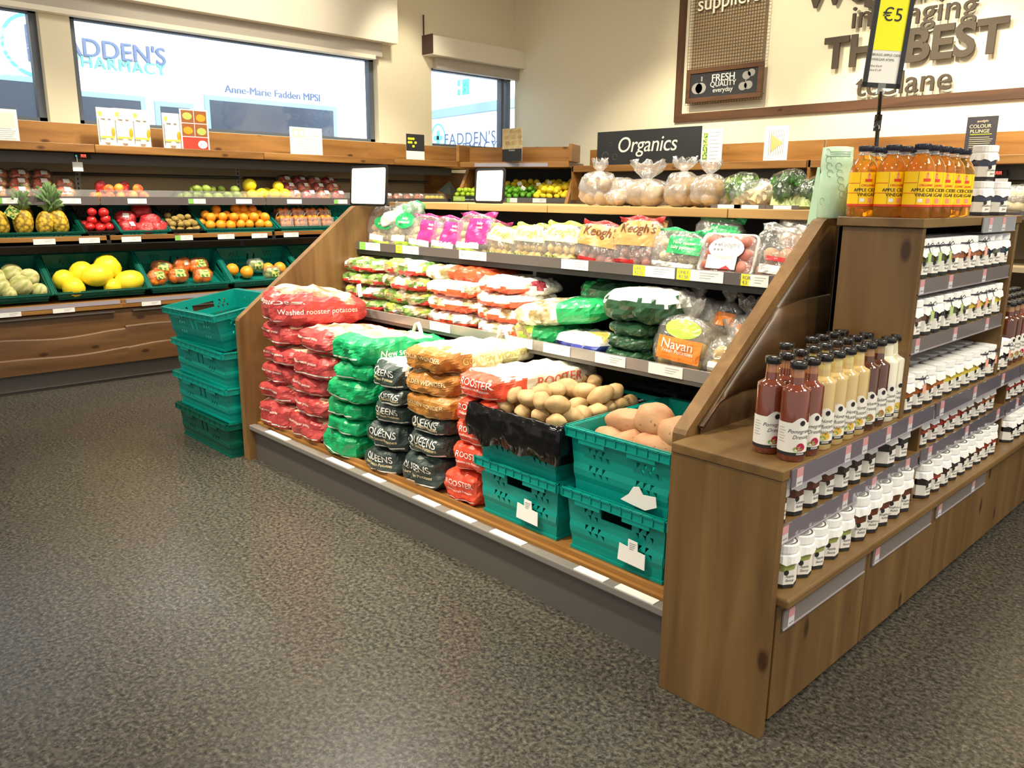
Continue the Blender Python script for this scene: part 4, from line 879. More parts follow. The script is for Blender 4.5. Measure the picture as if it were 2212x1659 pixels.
# ---------------- jars ----------------
def sauce_mat(name, c, rough=.12): 
    m = node_mat(name, c, rough, coat=1., spec=.6); m.node_tree.nodes['Principled BSDF'].inputs['Coat Roughness'].default_value = .04; return m
LAB = node_mat('off_white_label', (.80, .78, .73), .55); CLOTH = node_mat('white_paper_cap', (.88, .88, .88), .6); bump(CLOTH, 60, .3, .004); BLKCAP = node_mat('black_gloss_cap', (.012, .012, .013), .18, coat=.6)
STR = node_mat('dark_string', (.03, .03, .05), .7); TGG = node_mat('green_swing_tag', (.45, .60, .22), .5); TGP = node_mat('pink_swing_tag', (.80, .38, .28), .5); TGW = node_mat('white_swing_tag', (.85, .85, .82), .5)
JM = {k: sauce_mat('jar_'+k, c) for k, c in dict(green=(.33, .36, .10), dark=(.035, .010, .006), brown=(.12, .030, .008), amber=(.34, .09, .012), red=(.33, .025, .008), yellow=(.72, .55, .05), orange=(.50, .14, .02), olive=(.08, .075, .015), black=(.012, .007, .008), navy=(.012, .016, .05)).items()}
LABW = {}
def jar_proto(kind, r=.0355, h=.108, words=('Tomato', 'Relish'), hexa=8, capz=.26, tagm=None, ring=False):
    t = thing('jar', 'x', 'jar'); n = 16 if hexa > 8 else hexa
    b = MB(); ct = h*(1-capz)
    b.lathe([(r*.93, 0), (r, .004), (r, ct-.012), (r*.86, ct-.002), (r*.80, ct+.008)], n if n > 8 else 8, smooth=n > 8, ph=PI/8); b.o('glass_jar', JM[kind], t)
    l = MB(); a0, a1 = -PI*.62, PI*.55; rr = r*1.006
    lz0, lz1 = h*.10, h*.40
    oct_ = [(rr*math.cos(PI/8+k*PI/4), rr*math.sin(PI/8+k*PI/4)) for k in range(-3, 3)]
    vs = []; top = [lz1, lz1, lz1*.98, lz1*1.12, lz1*1.42, lz1*1.05]
    for (x, y), zt in zip(oct_, top): vs += [(x, y, lz0), (x, y, zt)]
    l.add(vs, [(2*i, 2*i+2, 2*i+3, 2*i+1) for i in range(5)])
    vs = []
    for (x, y) in oct_: vs += [(x, y, h*.02), (x, y, lz0)]
    l.add(vs, [(2*i, 2*i+2, 2*i+3, 2*i+1) for i in range(5)], 1)
    # the front flat faces +x at x = rr*cos(pi/8)
    fx = rr*math.cos(PI/8)+.0006; s = .0068
    for q, wd in enumerate(words): flat_text(l, wd, .0095, (fx, .002, h*.29-q*.0105), (0, 1, 0), (0, 0, 1), .0002, 1, shear=.3)
    l.add([(fx+.0002, -.007+s*math.cos(k*PI/5), h*.375+s*math.sin(k*PI/5)) for k in range(10)], [tuple(range(10))], 1)
    l.o('paper_label', [LAB, INK], t)
    c = MB(); rc = r*1.02; zc = h*(1-capz)+.002; vs = []; fs = []; m = 24
    for i, (rad, z) in enumerate(((rc*1.10, zc-.019), (rc*1.02, zc-.001), (rc*.93, zc+.003), (rc*.99, zc+.007), (rc*.99, h-.002), (rc*.95, h), (0.0005, h+.0005))):
        for k in range(m):
            wv = (.0035*math.sin(k*PI*2*7/m)+.002*math.sin(k*5.1)) if i == 0 else 0; w2 = 1+(.05*math.sin(k*PI*2*8/m) if i < 2 else 0)
            vs.append((rad*w2*math.cos(2*PI*k/m), rad*w2*math.sin(2*PI*k/m), z+wv))
    for i in range(6):
        for k in range(m): fs.append((i*m+k, i*m+(k+1) % m, (i+1)*m+(k+1) % m, (i+1)*m+k))
    c.add(vs, fs, 0, False)
    if ring:
        c.lathe([(rc*.80, h+.0015), (rc*.86, h+.0022), (rc*.80, h+.0028)], 24, 1, cap=False); c.lathe([(0.0005, h+.0032), (rc*.62, h+.002)], 20, 2, cap=False)
    c.o('lid_cover', [CLOTH, INK, INKG], t)
    if tagm:
        g = MB(); g.lathe([(rc*1.0, zc+.004), (rc*1.03, zc+.006), (rc*1.0, zc+.008)], 20, 0, cap=False)
        for s_ in (-1, 1): g.tube([(rc*1.0, 0, zc+.006), (rc*1.12, s_*.010, zc+.016), (rc*1.12, s_*.019, zc+.008), (rc*1.03, s_*.008, zc+.004), (rc*1.0, 0, zc+.006)], .0011, 5)
        g.tube([(rc*1.02, 0, zc+.006), (rc*1.12, .006, zc-.012)], .0009, 5); st = g.o('string_bow', STR, t)
        MB().box((rc*1.10, -.002, zc-.038), (rc*1.11, .012, zc-.010)).o('swing_tag', tagm, t, rot=(0, 0, 0))
    proto(t); return t
def hide_tree(t):
    for o in [t]+[c for c in C.objects if c.parent == t or (c.parent and c.parent.parent == t)]: C.objects.unlink(o)
PJ = {}
def J(kind, tagk=None, **k):
    key = (kind, tagk, tuple(sorted(k.items())))
    if key not in PJ: PJ[key] = jar_proto(kind, tagm={None: None, 'g': TGG, 'p': TGP, 'w': TGW}[tagk], **k); hide_tree(PJ[key])
    return PJ[key]
CN = dict(green='pale green', dark='very dark', brown='dark brown', amber='amber brown', red='red', yellow='yellow', orange='orange brown', olive='olive green', black='near black', navy='dark blue')
def jarrow(spec, x, y0, dy, z, where, group, dx=-.072, deep=1, rz=-.5, **k):
    """spec: list of (kind, tag); the front row of jars runs away along Y, deep rows stand behind"""
    cnt = {}
    for i, sp in enumerate(spec):
        if sp is None: continue
        kd, tg = sp if isinstance(sp, tuple) else (sp, None)
        for q in range(deep):
            cnt_ = ordn(i); nm = '%s jar, %s %s' % (CN[kd], cnt_, where) if q == 0 else '%s jar %sbehind the %s %s' % (CN[kd], ['', 'two places '][q-1], cnt_, where)
            dup(J(kd, tg if q == 0 else None, **k), nm, (x+dx*q, y0+dy*i+.003*math.sin(i*2.3+q), z), (0, 0, rz+.12*math.sin(i*3.7+q)), group)
rzj = math.radians(-12)
jarrow(['green']*5, .262, .105, .0755, .3652, 'from the end panel, bottom shelf', 'pale jars at the near end of the bottom shelf', deep=2, rz=rzj-.35, ring=True, words=('Apple', 'Sauce'), h=.112)
jarrow(['brown']*5, .262, .503, .077, .3652, 'of the tall chutney row, bottom shelf', 'tall chutney jars on the bottom shelf', deep=1, rz=rzj-.35, ring=True, h=.128, words=('Ploughman', 'Relish'))
jarrow(['black', ('red', None), 'dark', 'black', 'black', 'dark', 'brown', 'red', 'red'], .262, .975, .0805, .3652, 'of the second bay, bottom shelf', 'jars in the second bay of the bottom shelf', deep=1, rz=rzj, ring=True, words=('Beetroot', 'Relish'), h=.112)
jarrow(['black']*9, .262, 1.85, .082, .3652, 'of the third bay, bottom shelf', 'jars in the third bay of the bottom shelf', deep=1, rz=rzj)
jarrow(['brown', 'brown', 'brown', 'brown', 'dark', 'dark', 'dark'], .236, .075, .083, ZM+.0005, 'from the end panel, middle shelf', 'dark relish jars at the near end of the middle shelf', deep=2, rz=rzj, h=.118, words=('Tomato', 'Relish'))
jarrow(['black', 'black'], .236, .70, .090, ZM+.0005, 'of the two wide jars, middle shelf', 'wide dark jars on the middle shelf', rz=rzj, r=.041, h=.118)
jarrow(['red', 'red', 'red', 'red', 'red', 'brown', 'brown', 'amber', 'amber'], .236, .965, .082, ZM+.0005, 'of the second bay, middle shelf', 'jars in the second bay of the middle shelf', rz=rzj, deep=1)
jarrow(['red']*9, .236, 1.83, .082, ZM+.0005, 'of the third bay, middle shelf', 'jars in the third bay of the middle shelf', rz=rzj)
sp = [('amber', None), ('amber', 'p'), ('amber', None), ('orange', None), ('yellow', None), ('yellow', None), ('yellow', None), ('yellow', None), ('black', 'p'), ('black', 'p'), ('black', None), ('black', 'p')]
jarrow(sp, .258, .735, .081, HC+.0005, 'of the white-capped row on the counter top', 'white-capped jars on the counter top', deep=3, rz=rzj)
sp = [('olive', 'g'), ('olive', 'g'), ('olive', 'g'), ('amber', None), ('amber', 'p'), ('amber', None), ('amber', 'p'), ('navy', None), ('olive', None), ('navy', None)]
jarrow(sp, .262, .715, .078, ZU1+.0005, 'of the top shelf in the upper cabinet', 'jars on the top shelf of the upper cabinet', deep=2, rz=rzj, h=.105, words=('Organic', 'Pesto'))
sp = [('brown', None), ('brown', 'g'), ('black', None), ('black', 'g'), ('olive', 'g'), ('olive', None), ('yellow', 'p'), ('yellow', 'p'), ('yellow', 'w'), ('yellow', None)]
jarrow(sp, .262, .715, .078, ZU2+.0005, 'of the lower shelf in the upper cabinet', 'jars on the lower shelf of the upper cabinet', deep=2, rz=rzj, h=.105, words=('Berry', 'Jam'))
# stacked jars on top of the upper cabinet
for k, (dx, dyy, z, w_) in enumerate(((0, 0, 0, 'bottom jar of the stack behind the orange vinegar bottles'), (0, 0, .108, 'upper dark jar stacked behind the orange vinegar bottles'), (.02, .10, 0, 'dark jar at the far end of the upper cabinet top'))):
    dup(J('navy', None, r=.036, h=.105, words=('Blueberry', 'Jam')), w_, (.235+dx, 1.27+dyy, UZ+z+.001), (0, 0, rzj-.3), 'dark jars on top of the upper cabinet')

# ---------------- sauce bottles on the counter ----------------
PIC = {k: node_mat('label_picture_'+k, c, .5) for k, c in dict(red=(.42, .02, .06), gold=(.75, .45, .05), green=(.25, .4, .08), brown=(.35, .18, .06)).items()}
def bottle_proto(kind, c, glassc, lines, pic, r=.0325, h=.232):
    t = thing('sauce_bottle', 'x', 'bottle'); m_ = sauce_mat('sauce_'+kind, c); gm = sauce_mat('neck_'+kind, glassc, .08)
    b = MB(); b.lathe([(r*.90, 0), (r, .005), (r, h*.10), (r, h*.70), (r*.96, h*.725), (r*.60, h*.752), (r*.50, h*.77)], 24, 0); b.lathe([(r*.50, h*.77), (r*.47, h*.84)], 24, 0, cap=False); b.lathe([(r*.47, h*.84), (r*.44, h*.93)], 24, 1, cap=False); b.o('glass_body', [m_, gm], t)
    c_ = MB(); c_.lathe([(r*.56, h*.925), (r*.60, h*.93), (r*.60, h*.985), (r*.56, h*.995), (0.0005, h)], 24); c_.o('cap', BLKCAP, t)
    l = MB(); rr = r*1.01; curved(l, rr, -1.9, 1.3, h*.10, h*.40, 0, 22, zt=lambda f: h*(.40+.055*max(0, math.sin((f-.42)/.36*PI)) if .42 < f < .78 else .40)); curved(l, rr, -1.9, 1.3, h*.065, h*.10, 1, 18)
    for q, s in enumerate(lines): wrap_text(l, s, .0125, rr+.0004, .15, h*(.315-.058*q), 1, shear=.35)
    for q in range(6): curved(l, rr+.0003, -1.55, -1.1+.1*(q % 2), h*(.34-.028*q), h*(.345-.028*q), 3, 4)
    for q in range(2): curved(l, rr+.0003, -.15, .45, h*(.078+.010*q), h*(.083+.010*q), 0, 4)
    vs, fs = [], []
    def disc(a, z, ra, mt, sx=1.): l.add([((rr+.0005)*math.cos(a+ra*sx*math.cos(k*PI/6)/rr), (rr+.0005)*math.sin(a+ra*sx*math.cos(k*PI/6)/rr), z+ra*math.sin(k*PI/6)) for k in range(12)], [tuple(range(12))], mt)
    disc(.15, h*.40, .0065, 1); disc(.12, h*.155, .010, 2); disc(.28, h*.150, .007, 2); disc(-.12, h*.135, .006, 4, 1.6)
    l.o('paper_label', [LAB, INK, PIC[pic], INKG, PIC['green']], t)
    proto(t); hide_tree(t); return t
BT = dict(pom=bottle_proto('pomegranate', (.17, .035, .015), (.35, .14, .05), ('Pomegranate', 'Dressing'), 'red'), honey=bottle_proto('honey_mustard', (.58, .42, .17), (.62, .50, .18), ('Honey', 'Mustard', 'Vinaigrette'), 'gold'),
          bals=bottle_proto('balsamic', (.085, .022, .008), (.30, .16, .06), ('Balsamic', 'Dressing'), 'brown'), cream=bottle_proto('caesar', (.80, .76, .60), (.80, .78, .62), ('Caesar', 'Dressing'), 'gold'))
BN = dict(pom='red-brown sauce bottle', honey='creamy yellow dressing bottle', bals='dark brown dressing bottle', cream='cream white dressing bottle')
def bot(k, u, v, lab_, x=None, z=HC+.0005, rz=-.62, grp='sauce bottles on the counter top'):
    p = at(u, v, 'z', z); dup(BT[k], lab_, (p.x, p.y, z), (0, 0, rz), grp); return p
P0 = at(1683, 974, 'z', HC); P1 = at(1742, 982, 'z', HC)
rows = [('pom', 0), ('pom', 1), ('pom', 2)]
bf = Vector((.258, .125)); n = 0
front = ['pom', 'pom', 'pom', 'honey', 'honey', 'honey', 'bals', 'bals', 'bals', 'bals', 'cream', 'cream'][:0]
fr = [('pom', .110), ('pom', .175), ('honey', .240), ('honey', .300), ('honey', .360), ('honey', .420), ('bals', .480), ('bals', .540), ('bals', .600), ('cream', .660)]
fr = [('pom', .095), ('pom', .160), ('honey', .226), ('honey', .290), ('honey', .352), ('honey', .414), ('bals', .476), ('bals', .538), ('cream', .600), ('cream', .662)]
for i, (k, y) in enumerate(fr):
    dup(BT[k], '%s, %s from the near end of the front row' % (BN[k], ordn(i)), (.262, y+.003, HC+.0005), (0, 0, -.62+.1*math.sin(i*2.)), 'sauce bottles on the counter top')
bk = [('pom', .108), ('pom', .175), ('pom', .243), ('honey', .31), ('honey', .372), ('bals', .434), ('bals', .496), ('bals', .558), ('cream', .620)]
for i, (k, y) in enumerate(bk):
    if i in (): continue
    dup(BT[k], '%s, %s from the near end of the second row' % (BN[k], ordn(i)), (.194, y, HC+.0005), (0, 0, -.62+.1*math.sin(i*3.)), 'sauce bottles on the counter top')
for i, (k, y) in enumerate([('pom', .30), ('bals', .44), ('bals', .50), ('bals', .565), ('honey', .615)]):
    dup(BT[k], '%s, %s in the back row nearest the slanted panel' % (BN[k], ordn(i)), (.126, y, HC+.0005), (0, 0, -.5), 'sauce bottles on the counter top')
for i in range(10):
    for q in range(3): dup(BT[['bals', 'bals', 'pom', 'honey'][i % 4]], '%s beyond the upper cabinet, %s in %s row' % (BN[['bals', 'bals', 'pom', 'honey'][i % 4]], ordn(i), ['front', 'second', 'third'][q]), (.25-.07*q, 1.735+.066*i, HC+.0005), (0, 0, -.5), 'sauce bottles beyond the upper cabinet')

# ---------------- cider vinegar bottles ----------------
AMB = node_mat('amber_vinegar', (1., .36, .02), .03, trans=.88, ior=1.20, coat=.6); 
AMB.node_tree.nodes['Principled BSDF'].inputs['Base Color'].default_value = (1., .60, .10, 1)
CLR = film_mat('clear_glass_neck', (.9, .92, .9), .15, .05, .25, 3.); NAVC = node_mat('navy_cap', (.012, .014, .03), .35); LY = node_mat('yellow_label', (1., .62, .005), .45); LR = node_mat('red_label_band', (.70, .06, .02), .45); LPK = node_mat('pink_label_mark', (.85, .30, .2), .5)
t = thing('vinegar_bottle', 'x', 'bottle'); r, h = .0365, .190
b = MB(); pr = [(r*.92, 0), (r, .006), (r, h*.62), (r*.96, h*.68), (r*.78, h*.77), (r*.50, h*.84), (r*.42, h*.865)]; b.lathe(pr, 24, 0); b.lathe([(r*.42, h*.865), (r*.40, h*.88), (r*.40, h*.93)], 24, 1, cap=False); b.o('glass_body', [AMB, CLR], t)
c = MB(); c.lathe([(r*.42, h*.865), (r*.52, h*.868), (r*.52, h*.882), (r*.42, h*.885)], 24, 1); c.lathe([(r*.50, h*.92), (r*.53, h*.925), (r*.53, h*.993), (r*.48, h), (.0005, h)], 24, 0)
for k in range(24): a = 2*PI*k/24; c.box((-.0006, -.0006, h*.925), (.0006, .0006, h*.99), 0, Matrix.Translation((r*.53*math.cos(a), r*.53*math.sin(a), 0)))
c.o('cap', [NAVC, CLR], t)
l = MB(); rr = r*1.012; curved(l, rr, -PI, PI*.98, h*.165, h*.625, 0, 36); curved(l, rr+.0003, -PI, PI*.98, h*.150, h*.180, 1, 36); curved(l, rr+.0004, -.55, .55, h*.18, h*.62, 0, 10)
for a in (-.56, .56): curved(l, rr+.0006, a, a+.02, h*.18, h*.62, 3, 1)
for zz in (.33, .47): curved(l, rr+.0006, -1.8, -.6, h*zz, h*(zz+.008), 1, 8)
wrap_text(l, 'APPLE CIDER', .0125, rr+.0009, 0, h*.375, 3, bold=.02); wrap_text(l, 'VINEGAR', .0125, rr+.0009, 0, h*.31, 3, bold=.02); wrap_text(l, 'ORGANIC', .0085, rr+.0009, .05, h*.44, 2, bold=.02)
for (a0, a1, z0, z1, mm) in ((.10, .42, .20, .265, 4), (-.45, -.15, .21, .26, 5), (-.22, .30, .49, .53, 2), (-.05, .12, .53, .60, 4), (.0, .06, .585, .612, 2)): curved(l, rr+.0008, a0, a1, h*z0, h*z1, mm, 4)
l.o('paper_label', [LY, LR, LR, INK, LPK, WHT], t); VB = proto(t); hide_tree(t)
for j in range(5):
    for i in range(3):
        dup(VB, 'orange cider vinegar bottle, %s in the %s row back from the near edge' % (['left', 'middle', 'right'][i], ordn(j)), (UX0+.040+.0745*i, UY0+.035+.077*j, UZ+.0008), (0, 0, -.80+.08*math.sin(i+j*2.)), 'cider vinegar bottles on the upper cabinet')

# ---------------- tall price sign ----------------
px_, py_ = .145, 1.115
t = thing('price_sign', 'tall black pole sign with yellow five euro price card above the vinegar bottles', 'price sign', (px_, py_, UZ))
b0 = at(1890, 325, 'y', py_); b1 = at(1902, 198, 'y', py_); s0 = at(1870, 190, 'y', py_); s1 = at(1942, 200, 'y', py_)
MB().tube([(0, 0, 0), (b0-t.location)*.98, (b1-t.location)], [.008, .008, .006]).o('pole', BLKCAP, t)
pm = (b0+b1)/2-t.location; MB().tube([pm-Vector((0, 0, .03)), pm+Vector((.001, 0, .02))], .012).o('clamp', BLKCAP, t)
pm = b1-t.location
sy_ = math.radians(42); U3 = Vector((math.cos(sy_), math.sin(sy_), 0)); tl_ = math.radians(1.3); V3 = (Vector((0, 0, 1))*math.cos(tl_)+U3*math.sin(tl_)).normalized(); U3 = (U3*math.cos(tl_)-Vector((0, 0, 1))*math.sin(tl_)*2.6).normalized(); V3 = (V3-U3*V3.dot(U3)).normalized(); N3 = U3.cross(V3)
W3, H3 = .118, .36
R3 = Matrix((U3, -N3, V3)).transposed().to_4x4(); R3.translation = pm+V3*.012
f = MB(); f.box((-W3/2, 0, 0), (W3/2, .008, .014), 0, R3).box((-W3/2, 0, H3-.014), (W3/2, .008, H3), 0, R3).box((-W3/2, 0, 0), (-W3/2+.014, .008, H3), 0, R3).box((W3/2-.014, 0, 0), (W3/2, .008, H3), 0, R3); f.o('frame', BLKCAP, t)
f = MB(); f.box((-W3/2+.012, .003, .012), (W3/2-.012, .005, H3-.012), 0, R3); f.box((-W3/2+.0125, .0022, .112), (W3/2-.0125, .003, H3-.0125), 1, R3)
O3 = R3 @ Vector((0, .0018, 0))
def st(s, size, a, z, **k): flat_text(f, s, size, O3+U3*a+V3*z, U3, V3, .0006, 2, **k)
st('€5', .055, .0, .215); st('BRAGG APPLE CIDER', .0100, -.044, .098, align='LEFT'); st('VINEGAR 473ML', .0100, -.044, .084, align='LEFT'); st('Was €6.49', .008, -.044, .064, align='LEFT'); st('Save €1.49', .008, -.044, .052, align='LEFT')
f.o('price_card', [WHT, node_mat('bright_yellow_card', (.95, .90, .01), .5), INK], t)
MB().box((-.012, -.004, -.02), (.012, .006, .014), 0, R3).o('clip', CLR, t)
# roll of green produce bags on the slanted panel
t = thing('bag_roll', 'pale green roll of printed produce bags standing on the slanted end panel', 'bag roll', (-.028, .765, ZT+.001), (0, 0, .0))
a = at(1772, 480, 'y', .765); b_ = at(1835, 480, 'y', .765); rr = (b_.x-a.x)/2*.72
PGR = node_mat('pale_green_film', (.50, .72, .52), .35, coat=.3); bump(PGR, 18, .4, .01)
rr = .044; hh = .205; t.location = (-.022, .80, ZT+.001)
b = MB(); b.lathe([(rr*.9, 0), (rr, .004), (rr, hh*.62), (rr*.94, hh*.66), (rr*1.02, hh*.75), (rr*.97, hh), (rr*.7, hh+.002), (.0005, hh-.004)], 28, 0); b.o('roll_body', PGR, t)
l = MB()
for q in range(14):
    a = -1.9+q*.9 % 2.6; z = .05+.02*((q*5) % 8); ra = .009
    vs = []
    for k in range(9):
        for r_ in (ra, ra*.82): vs.append(((rr*1.02+.0006)*math.cos(a+r_*math.cos(k*PI/5)/rr), (rr*1.02+.0006)*math.sin(a+r_*math.cos(k*PI/5)/rr), z+r_*math.sin(k*PI/5)*1.2))
    l.add(vs, [(2*k, 2*k+2, 2*k+3, 2*k+1) for k in range(8)])
for q in range(3): curved(l, rr*1.02+.0006, -1.6, -.2, .19-.006*q, .192-.006*q, 0, 6)
l.o('printed_fruit', node_mat('grey_green_print', (.25, .36, .30), .5), t)
MB().lathe([(.012, 0), (.012, .015)], 12).prism([(-.075, -.02), (-.045, -.02), (-.05, .15), (-.058, .15)], -.002, .002, 'y').o('loose_end', PGR, t)
# ---------------- film bags on the shelves ----------------
FILM = film_mat('clear_bag_film', (.97, .98, .96), .09, .12, .20); FILMW = film_mat('frosted_bag_film', (.98, .96, .93), .13, .2, .22, 22.)
PALEP = node_mat('washed_potato', (.66, .53, .30), .5); mottle(PALEP, (.42, .31, .13), (.62, .50, .28), 18, lo=.3, hi=.7); REDP = node_mat('red_potato', (.42, .13, .08), .5); mottle(REDP, (.24, .05, .04), (.45, .17, .12), 18, lo=.3, hi=.7)
YELP = node_mat('yellow_potato', (.72, .52, .16), .5); mottle(YELP, (.52, .33, .06), (.70, .50, .16), 18, lo=.3, hi=.7); SWEDE = node_mat('organic_swede', (.40, .26, .12), .6); mottle(SWEDE, (.17, .105, .05), (.40, .27, .13), 12, lo=.3, hi=.7)
PR = {k: node_mat('bag_print_'+k, c, .3, coat=.5) for k, c in dict(green=(.02, .40, .12), lime=(.45, .68, .08), magenta=(.62, .03, .20), cream=(.80, .72, .36), tan=(.58, .30, .10), red=(.66, .04, .04), orange=(.90, .26, .03), white=(.90, .89, .85), blue=(.05, .07, .38), dkgreen=(.025, .09, .04), maroon=(.30, .04, .06)).items()}
for k in PR: bump(PR[k], 30, .45, .008)
def ellip(w, h, n=5, m=18):
    vs = [(0, 0)]; fs = []
    for i in range(1, n+1):
        for k in range(m): a = 2*PI*k/m; vs.append((w/2*i/n*math.cos(a), h/2*i/n*math.sin(a)))
    for k in range(m): fs.append((0, 1+k, 1+(k+1) % m))
    for i in range(n-1):
        for k in range(m): a = 1+i*m+k; b_ = 1+i*m+(k+1) % m; fs.append((a, a+m, b_+m, b_))
    return vs, fs
def rect(w, h): return strip(w, h, max(4, int(w/.012)), max(3, int(h/.012)))
def filmbag(label, M4, w, d, h, seed, content, r, film, prints, group, name='potato_bag', cat='bag of potatoes', tz=.62, k=3.8, top=None, cname='potatoes', fill=.82, crump=.006, knot=None, tray=None):
    """see-through bag: contents, film, printed patches. prints: (part name, material, shape, a, b) with a, b in -1..1 / 0..1 of the bag front"""
    t = thing(name, label, cat, (0, 0, 0), (0, 0, 0), group); t.matrix_world = M4; rn = random.Random(seed)
    b = MB(); nx = max(2, int(w*.86/(2*r)+.5)); ny = max(1, int(d*.7/(2*r)+.3)); nz = max(2, int(h*fill/(1.75*r)))
    for q in range(nz):
        f = (q+.5)/nz; dd = 1-tz*f**1.5
        for j in range(ny):
            for i in range(nx):
                x = (-1+2*(i+.5+.25*(q % 2))/(nx+.25))*w*.43*(1-.12*f); y = (-1+2*(j+.5)/ny)*d*.36*dd-(d*.04); 
                b.blob((x+rn.uniform(-.1, .1)*r, y, min(r*.9+q*1.72*r, h-r*1.25)), (r*rn.uniform(.95, 1.2), r*.95, r*rn.uniform(.85, 1.)), seed+q*31+j*7+i, 7, .09, 1.2, rot=(rn.uniform(-1, 1), rn.uniform(-1, 1), rn.uniform(0, 3)))
    b.o(cname, content, t)
    vs, fs = bagshape(w, d, h, seed, k=k, crump=crump, n=(12, 8, 12), tz=tz, freq=18., lump=.004); e = MB(); e.add(vs, fs, 0, True)
    if knot:
        kw, kh = knot; m = 20; v2 = []
        for i, (rr, z) in enumerate(((w*.30, h*.86), (w*.13, h*1.0), (w*.10, h*1.04), (kw*.45, h+kh*.45), (kw*.6, h+kh*.95), (kw*.5, h+kh))):
            for q in range(m): wv = 1+.28*math.sin(q*2.7+i+seed)*(.5 if i < 3 else 1); v2.append((rr*wv*math.cos(2*PI*q/m), rr*.6*wv*math.sin(2*PI*q/m), z+.012*math.sin(q*1.9+seed)*(i > 3)))
        e.add(v2, [(i*m+q, i*m+(q+1) % m, (i+1)*m+(q+1) % m, (i+1)*m+q) for i in range(5) for q in range(m)], 0, True)
    e.o('bag_film', film, t)
    bvh = BVHTree.FromPolygons([Vector(v) for v in vs], fs)
    for nm, mt, shp, a, z in prints:
        l = MB(); decal(l, bvh, shp, (a*w/2, -d/2-.03, z*h), FX, FZ_, off=.0015 if nm != 'lettering' else .004, maxd=d)
        if l.f: l.o(nm, mt, t)
    if top:
        l = MB(); n = 14; v2 = []
        for i in range(n+1):
            x = (-1+2*i/n)*w*.46; v2 += [(x, -.004*math.sin(i*2.1+seed), h*.93), (x*1.03, -.006*math.sin(i*1.7+seed), h*1.0+.003*math.sin(i*2.3+seed)), (x*1.05, .008*math.sin(i*1.1+seed), h*1.05+.006*math.sin(i*.7+seed))]
        l.add(v2, [(3*i+q, 3*i+3+q, 3*i+4+q, 3*i+1+q) for i in range(n) for q in range(2)], 0, True); l.o('sealed_top', top, t, solid=.001)
    return t
def stand(label, u0, u1, vt, vb, kind, seed, yo=.045, d=.10, yaw=0., lean=-.16, group='bags of potatoes on the upper shelf', ysh=None, z0=None, y=None):
    Y = y if y is not None else YA+yo; zz = ZA-.029 if z0 is None else z0
    X0 = at(u0, vb, 'y', Y).x; X1 = at(u1, vb, 'y', Y).x; Z1 = at((u0+u1)/2, vt, 'y', Y+.05).z; w = (X1-X0)*1.08; h = (Z1-zz)
    M4 = Matrix.Translation(((X0+X1)/2, Y+d/2, zz)) @ Matrix.Rotation(yaw+.16, 4, 'Z') @ Matrix.Rotation(lean, 4, 'X') @ Matrix.Rotation(.05*math.sin(seed*2.3)+.05, 4, 'Y')
    f = BAGS[kind]; return f(label, M4, w, d, h, seed, group)
wl_ = lambda w: ('white_label', WHT, rect(w*.45, .028), -.1, .22)
